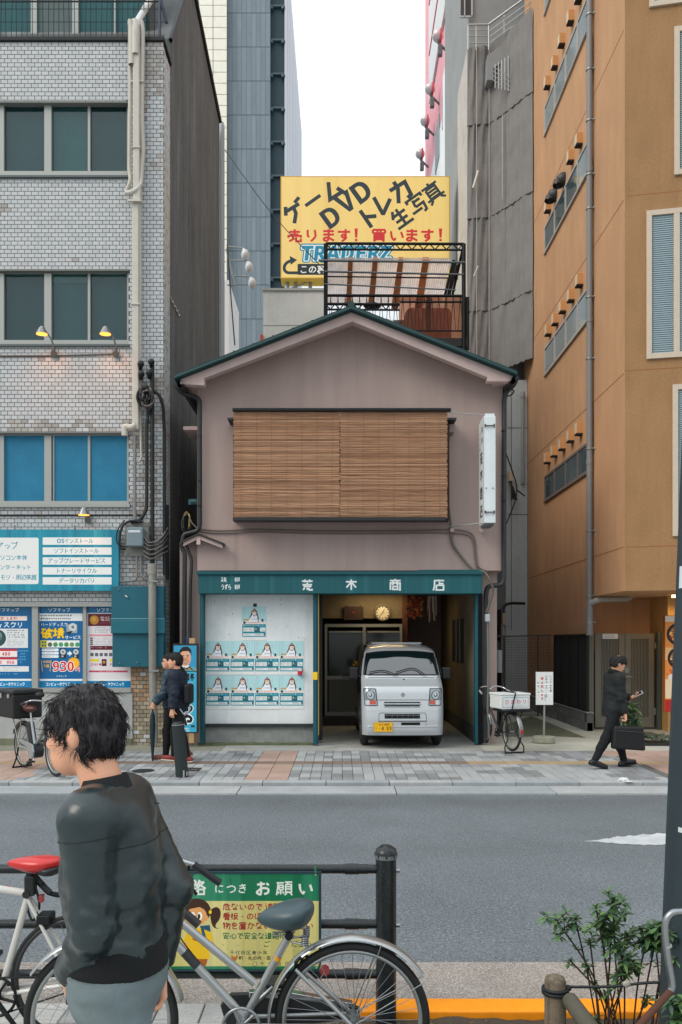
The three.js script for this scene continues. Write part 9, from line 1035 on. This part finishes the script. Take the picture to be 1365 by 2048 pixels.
function rosette(q, list, n, L, up = 0.5, tone = 0) { for (let i = 0; i < n; i++) { const a = i * 2.4 + rr(-0.3, 0.3), e = up + rr(-0.5, 0.6) - (i / n) * 0.7; const d = V(Math.cos(a) * Math.cos(e), Math.sin(e), Math.sin(a) * Math.cos(e)); list[(tone + (rnd() * 2.4 | 0)) % 5].push(leaf(q.clone().add(V(0, -0.004 * i * 0.4, 0)), d, L * rr(0.7, 1.15), L * rr(0.3, 0.42), rr(0.1, 0.4))); } }
function azalea(label, stems, root, D, group) {
  const t = thing('azalea_bush', label, 'bush', [0, 0, 0], 0, group); const wood = [], L = [[], [], [], [], []];
  for (const [px, py, size, tone, dd] of stems) { const tip = U(px, py, D + (dd ?? 0)), r0 = root.clone().add(V(rr(-0.09, 0.09), 0, rr(-0.08, 0.08))); const mid = r0.clone().lerp(tip, 0.55).add(V(rr(-0.02, 0.02), 0.03, rr(-0.02, 0.02))); wood.push(tube([r0, mid, tip], 0.0042, 16, 5)); const k = size > 0.05 ? 3 : 1; rosette(tip, L, 13 + k * 4, size * 1.15, 0.55, tone); if (size > 0.045) for (let i = 0; i < 4; i++) { const q = tip.clone().add(V(rr(-0.06, 0.06), rr(-0.07, 0.03), rr(-0.06, 0.06))); wood.push(cyl(mid.clone().lerp(tip, 0.75), q, 0.0026, 0.002, 5)); rosette(q, L, 11, size, 0.4, tone + (i % 2)); } for (let i = 0; i < 3; i++) { const q = mid.clone().lerp(tip, rr(0.2, 0.9)); rosette(q, L, 3, size * 0.6, 0.4, tone); } }
  part('branches', wood, M(0x3d2c22, 0.9), t); L.forEach((l, i) => l.length && (part('foliage', l, greens[i], t))); return t;
}
{
  const D = 3.86, root = V(WX(1230, D), 0.03, -D);
  azalea('sparse azalea bush with bare stems behind the rope, left of the pole', [[1112, 1838, 0.05, 3], [1150, 1836, 0.048, 3], [1192, 1812, 0.04, 0], [1226, 1800, 0.055, 0], [1205, 1838, 0.055, 0, 0.04], [1222, 1858, 0.055, 1], [1180, 1880, 0.04, 3], [1255, 1874, 0.05, 2], [1240, 1892, 0.05, 2, -0.05], [1172, 1928, 0.035, 3], [1140, 1920, 0.03, 3], [1262, 1926, 0.05, 2], [1245, 1940, 0.05, 2, -0.06], [1188, 1965, 0.03, 1], [1210, 1985, 0.03, 2], [1295, 1996, 0.04, 2], [1150, 2010, 0.025, 1], [1195, 2035, 0.03, 2]], root, D, undefined);
  azalea('denser azalea bush with glossy leaves right beside the pole', [[1298, 1862, 0.06, 0], [1318, 1850, 0.06, 0], [1335, 1866, 0.055, 2], [1310, 1878, 0.06, 1], [1352, 1856, 0.05, 1, -0.5], [1362, 1880, 0.05, 2, -0.5], [1362, 2000, 0.05, 3, -0.6], [1352, 2030, 0.05, 0, -0.6], [1330, 1990, 0.04, 2, -0.4]], V(WX(1300, D), 0.03, -D + 0.05), D);
  const g = [], cols = [[], [], [], [], []]; for (let i = 0; i < 240; i++) { const q = V(rr(0.2, 1.7), 0.03, rr(-4.1, -3.0)); rosette(q.setY(0.045 + rr(0, 0.03)), cols, 4, rr(0.015, 0.03), 0.6, i % 5); } const wd = new THREE.Group(); wd.name = numbered('weeds'); wd.userData = { label: 'low weeds and seedlings on the soil of the planting bed', kind: 'stuff' }; scene.add(wd); cols.forEach((l, i) => l.length && part('leaves', l, greens[i], wd)); const lit = []; for (let i = 0; i < 220; i++) { const q = V(rr(-0.15, 1.7), 0.05, rr(-4.15, -3.0)), a = rr(0, 6.28); lit.push(leaf(q, V(Math.cos(a), rr(-0.1, 0.3), Math.sin(a)).normalize(), rr(0.02, 0.04), rr(0.01, 0.018), 0.1)); } part('leaves', lit, leafMat(0x6b4f30), wd, 'dry brown leaves');
}
{ // plant and low shrubs by the gate
  const t = thing('potted_plant', 'tall leafy green plant beyond the man with the phone', 'plant'); const D = 15.6, L = [[], [], [], [], []], wood = []; for (let i = 0; i < 46; i++) { const py = rr(1405, 1478), px = 1262 + rr(-16, 18) * (1.1 - Math.abs(1440 - py) / 90) + (py - 1440) * 0.1, q = U(px, py, D + rr(-0.2, 0.2)); wood.push(tube([V(WX(1260, D), SW, -D), V(WX(1261, D), (q.y + SW) / 2, -D), q], 0.007, 10, 5)); rosette(q, L, 4, rr(0.12, 0.2), 0.2, i % 3); } part('stems', wood, M(0x3a3a24, 0.9), t); L.forEach((l, i) => l.length && part('foliage', l, greens[i], t));
  const shrub = (label, px0, px1, py, s) => { const q = thing('low_shrub', label, 'shrub'), K = [[], [], [], [], []]; for (let i = 0; i < 130; i++) { const a = rnd(), p = U(px0 + (px1 - px0) * a, py + rr(-8, 9) * Math.sin(a * 3.1), 15.2 + rr(-0.15, 0.15)); rosette(p, K, 4, rr(0.035, 0.06), 0.5, 1 + i % 3); } K.forEach((l, i) => l.length && part('foliage', l, greens[[2, 1, 2, 4, 1][i]], q)); };
  shrub('small dark green shrub in the bed right beside the leafy plant', 1270, 1296, 1473, 1); shrub('wider dark green shrub in the bed in front of the gate post', 1298, 1346, 1475, 2);
  const e = solo('bed_edging', 'low black edging in front of the shrubs by the gate', 'edging', [rbox(WX(1260, 14.9), WX(1420, 14.9), 0, SW + 0.05, -14.95, -14.85, 0.01)], M(0x17191a, 0.6)); struct('planting_bed', 'dark soil bed in front of the gate', box(WX(1262, 15.2), WX(1420, 15.2), 0, SW + 0.02, -15.6, -14.95), surf(0x4a4438, 0.95, { size: 0.5, amp: 20, grain: 16 }));
  const mt = solo('door_mat', 'grey mat lying in front of the metal gate', 'mat', [rbox(WX(1275, 16.6), WX(1318, 16.6), SW, SW + 0.015, -17.0, -16.3, 0.005)], M(0x55564f, 0.95));
}
{ // litter, moss and small clutter
  const g = thing('paper_scrap', 'crumpled scrap of white paper on the kerb at the right', 'litter'); const q = new THREE.IcosahedronGeometry(0.05, 2), p = q.attributes.position; for (let i = 0; i < p.count; i++) { const k = 1 + 0.6 * noise.noise(p.getX(i) * 40, p.getY(i) * 40, p.getZ(i) * 40); p.setXYZ(i, p.getX(i) * k * 1.3, p.getY(i) * k * 0.7, p.getZ(i) * k); } q.computeVertexNormals(); q.translate(WX(1247, 11.1), SW + 0.03, -11.1); const q2 = rbox(0, 0.1, 0, 0.006, -0.03, 0.03, 0.002).translate(WX(1250, 11.05), SW + 0.015, -11.05); part('paper', [q, q2], M(0xd2d4d2, 0.8), g);
  const a = thing('water_heater', 'pale cylindrical tank and pipes in the narrow gap beside the garage', 'tank'); part('tank', [rod(U(998, 1300, 16.4), U(998, 1345, 16.4), 0.07, 16)], M(0x74777a, 0.5), a); part('pipe', [pipe([U(992, 1345, 16.3), U(990, 1400, 16.3), U(985, 1470, 16.2)], 0.03), pipe([U(1004, 1250, 16.6), U(1004, 1300, 16.4)], 0.025)], MAT.pvcDark, a);
  const m = thing('meter_box', 'small pale meter on the pipes at the corner of the shop', 'meter'); part('body', RR(972, 1228, 981, 1244, 14.7, 0.12, 0.02), M(0x9aa2a5, 0.4), m); part('pipe', pipe([U(976, 1244, 14.78), U(977, 1330, 14.8), U(976, 1420, 14.8), U(980, 1480, 14.8)], 0.022), surf(0x62635f, 0.6, { size: 0.4, amp: 8 }), m);
  const ac = thing('air_conditioner', 'dusty outdoor air conditioner unit standing in the gap beside the garage', 'air conditioner'); const D = 15.9; part('case', RR(972, 1402, 986, 1470, D, 0.4, 0.02), M(0x8b8478, 0.7), ac); const bars = []; for (let i = 0; i < 8; i++) bars.push(R(974, 1420 + i * 6, 984, 1424 + i * 6, D - 0.01, 0.01)); part('grille', bars, M(0x22201e, 0.8), ac).userData.kind = 'stuff';
  const cl = thing('clutter', 'dark shelves and covered things piled in the gap beside the shop', 'shelf'); part('shelf', [box(WX(970, 17), WX(1006, 17), 2.02, 2.06, -18, -17), box(WX(970, 17), WX(1006, 17), 1.5, 1.54, -18, -17), box(WX(970, 17), WX(972, 17), 0, 2.6, -18, -17), box(WX(1003, 17), WX(1006, 17), 0, 2.6, -18, -17)], M(0x232628, 0.8), cl); part('cover', [rbox(WX(974, 17.2), WX(1000, 17.2), 0.05, 0.9, -18, -17.1, 0.05), rbox(WX(976, 17.2), WX(1002, 17.2), 1.55, 1.95, -18, -17.1, 0.04)], M(0x3a3d3c, 0.8), cl);
}
scene.traverse((o) => { if (o.isMesh) { o.castShadow = true; o.receiveShadow = true; } });
camera.far = 900; camera.updateProjectionMatrix();
renderer.render(scene, camera);
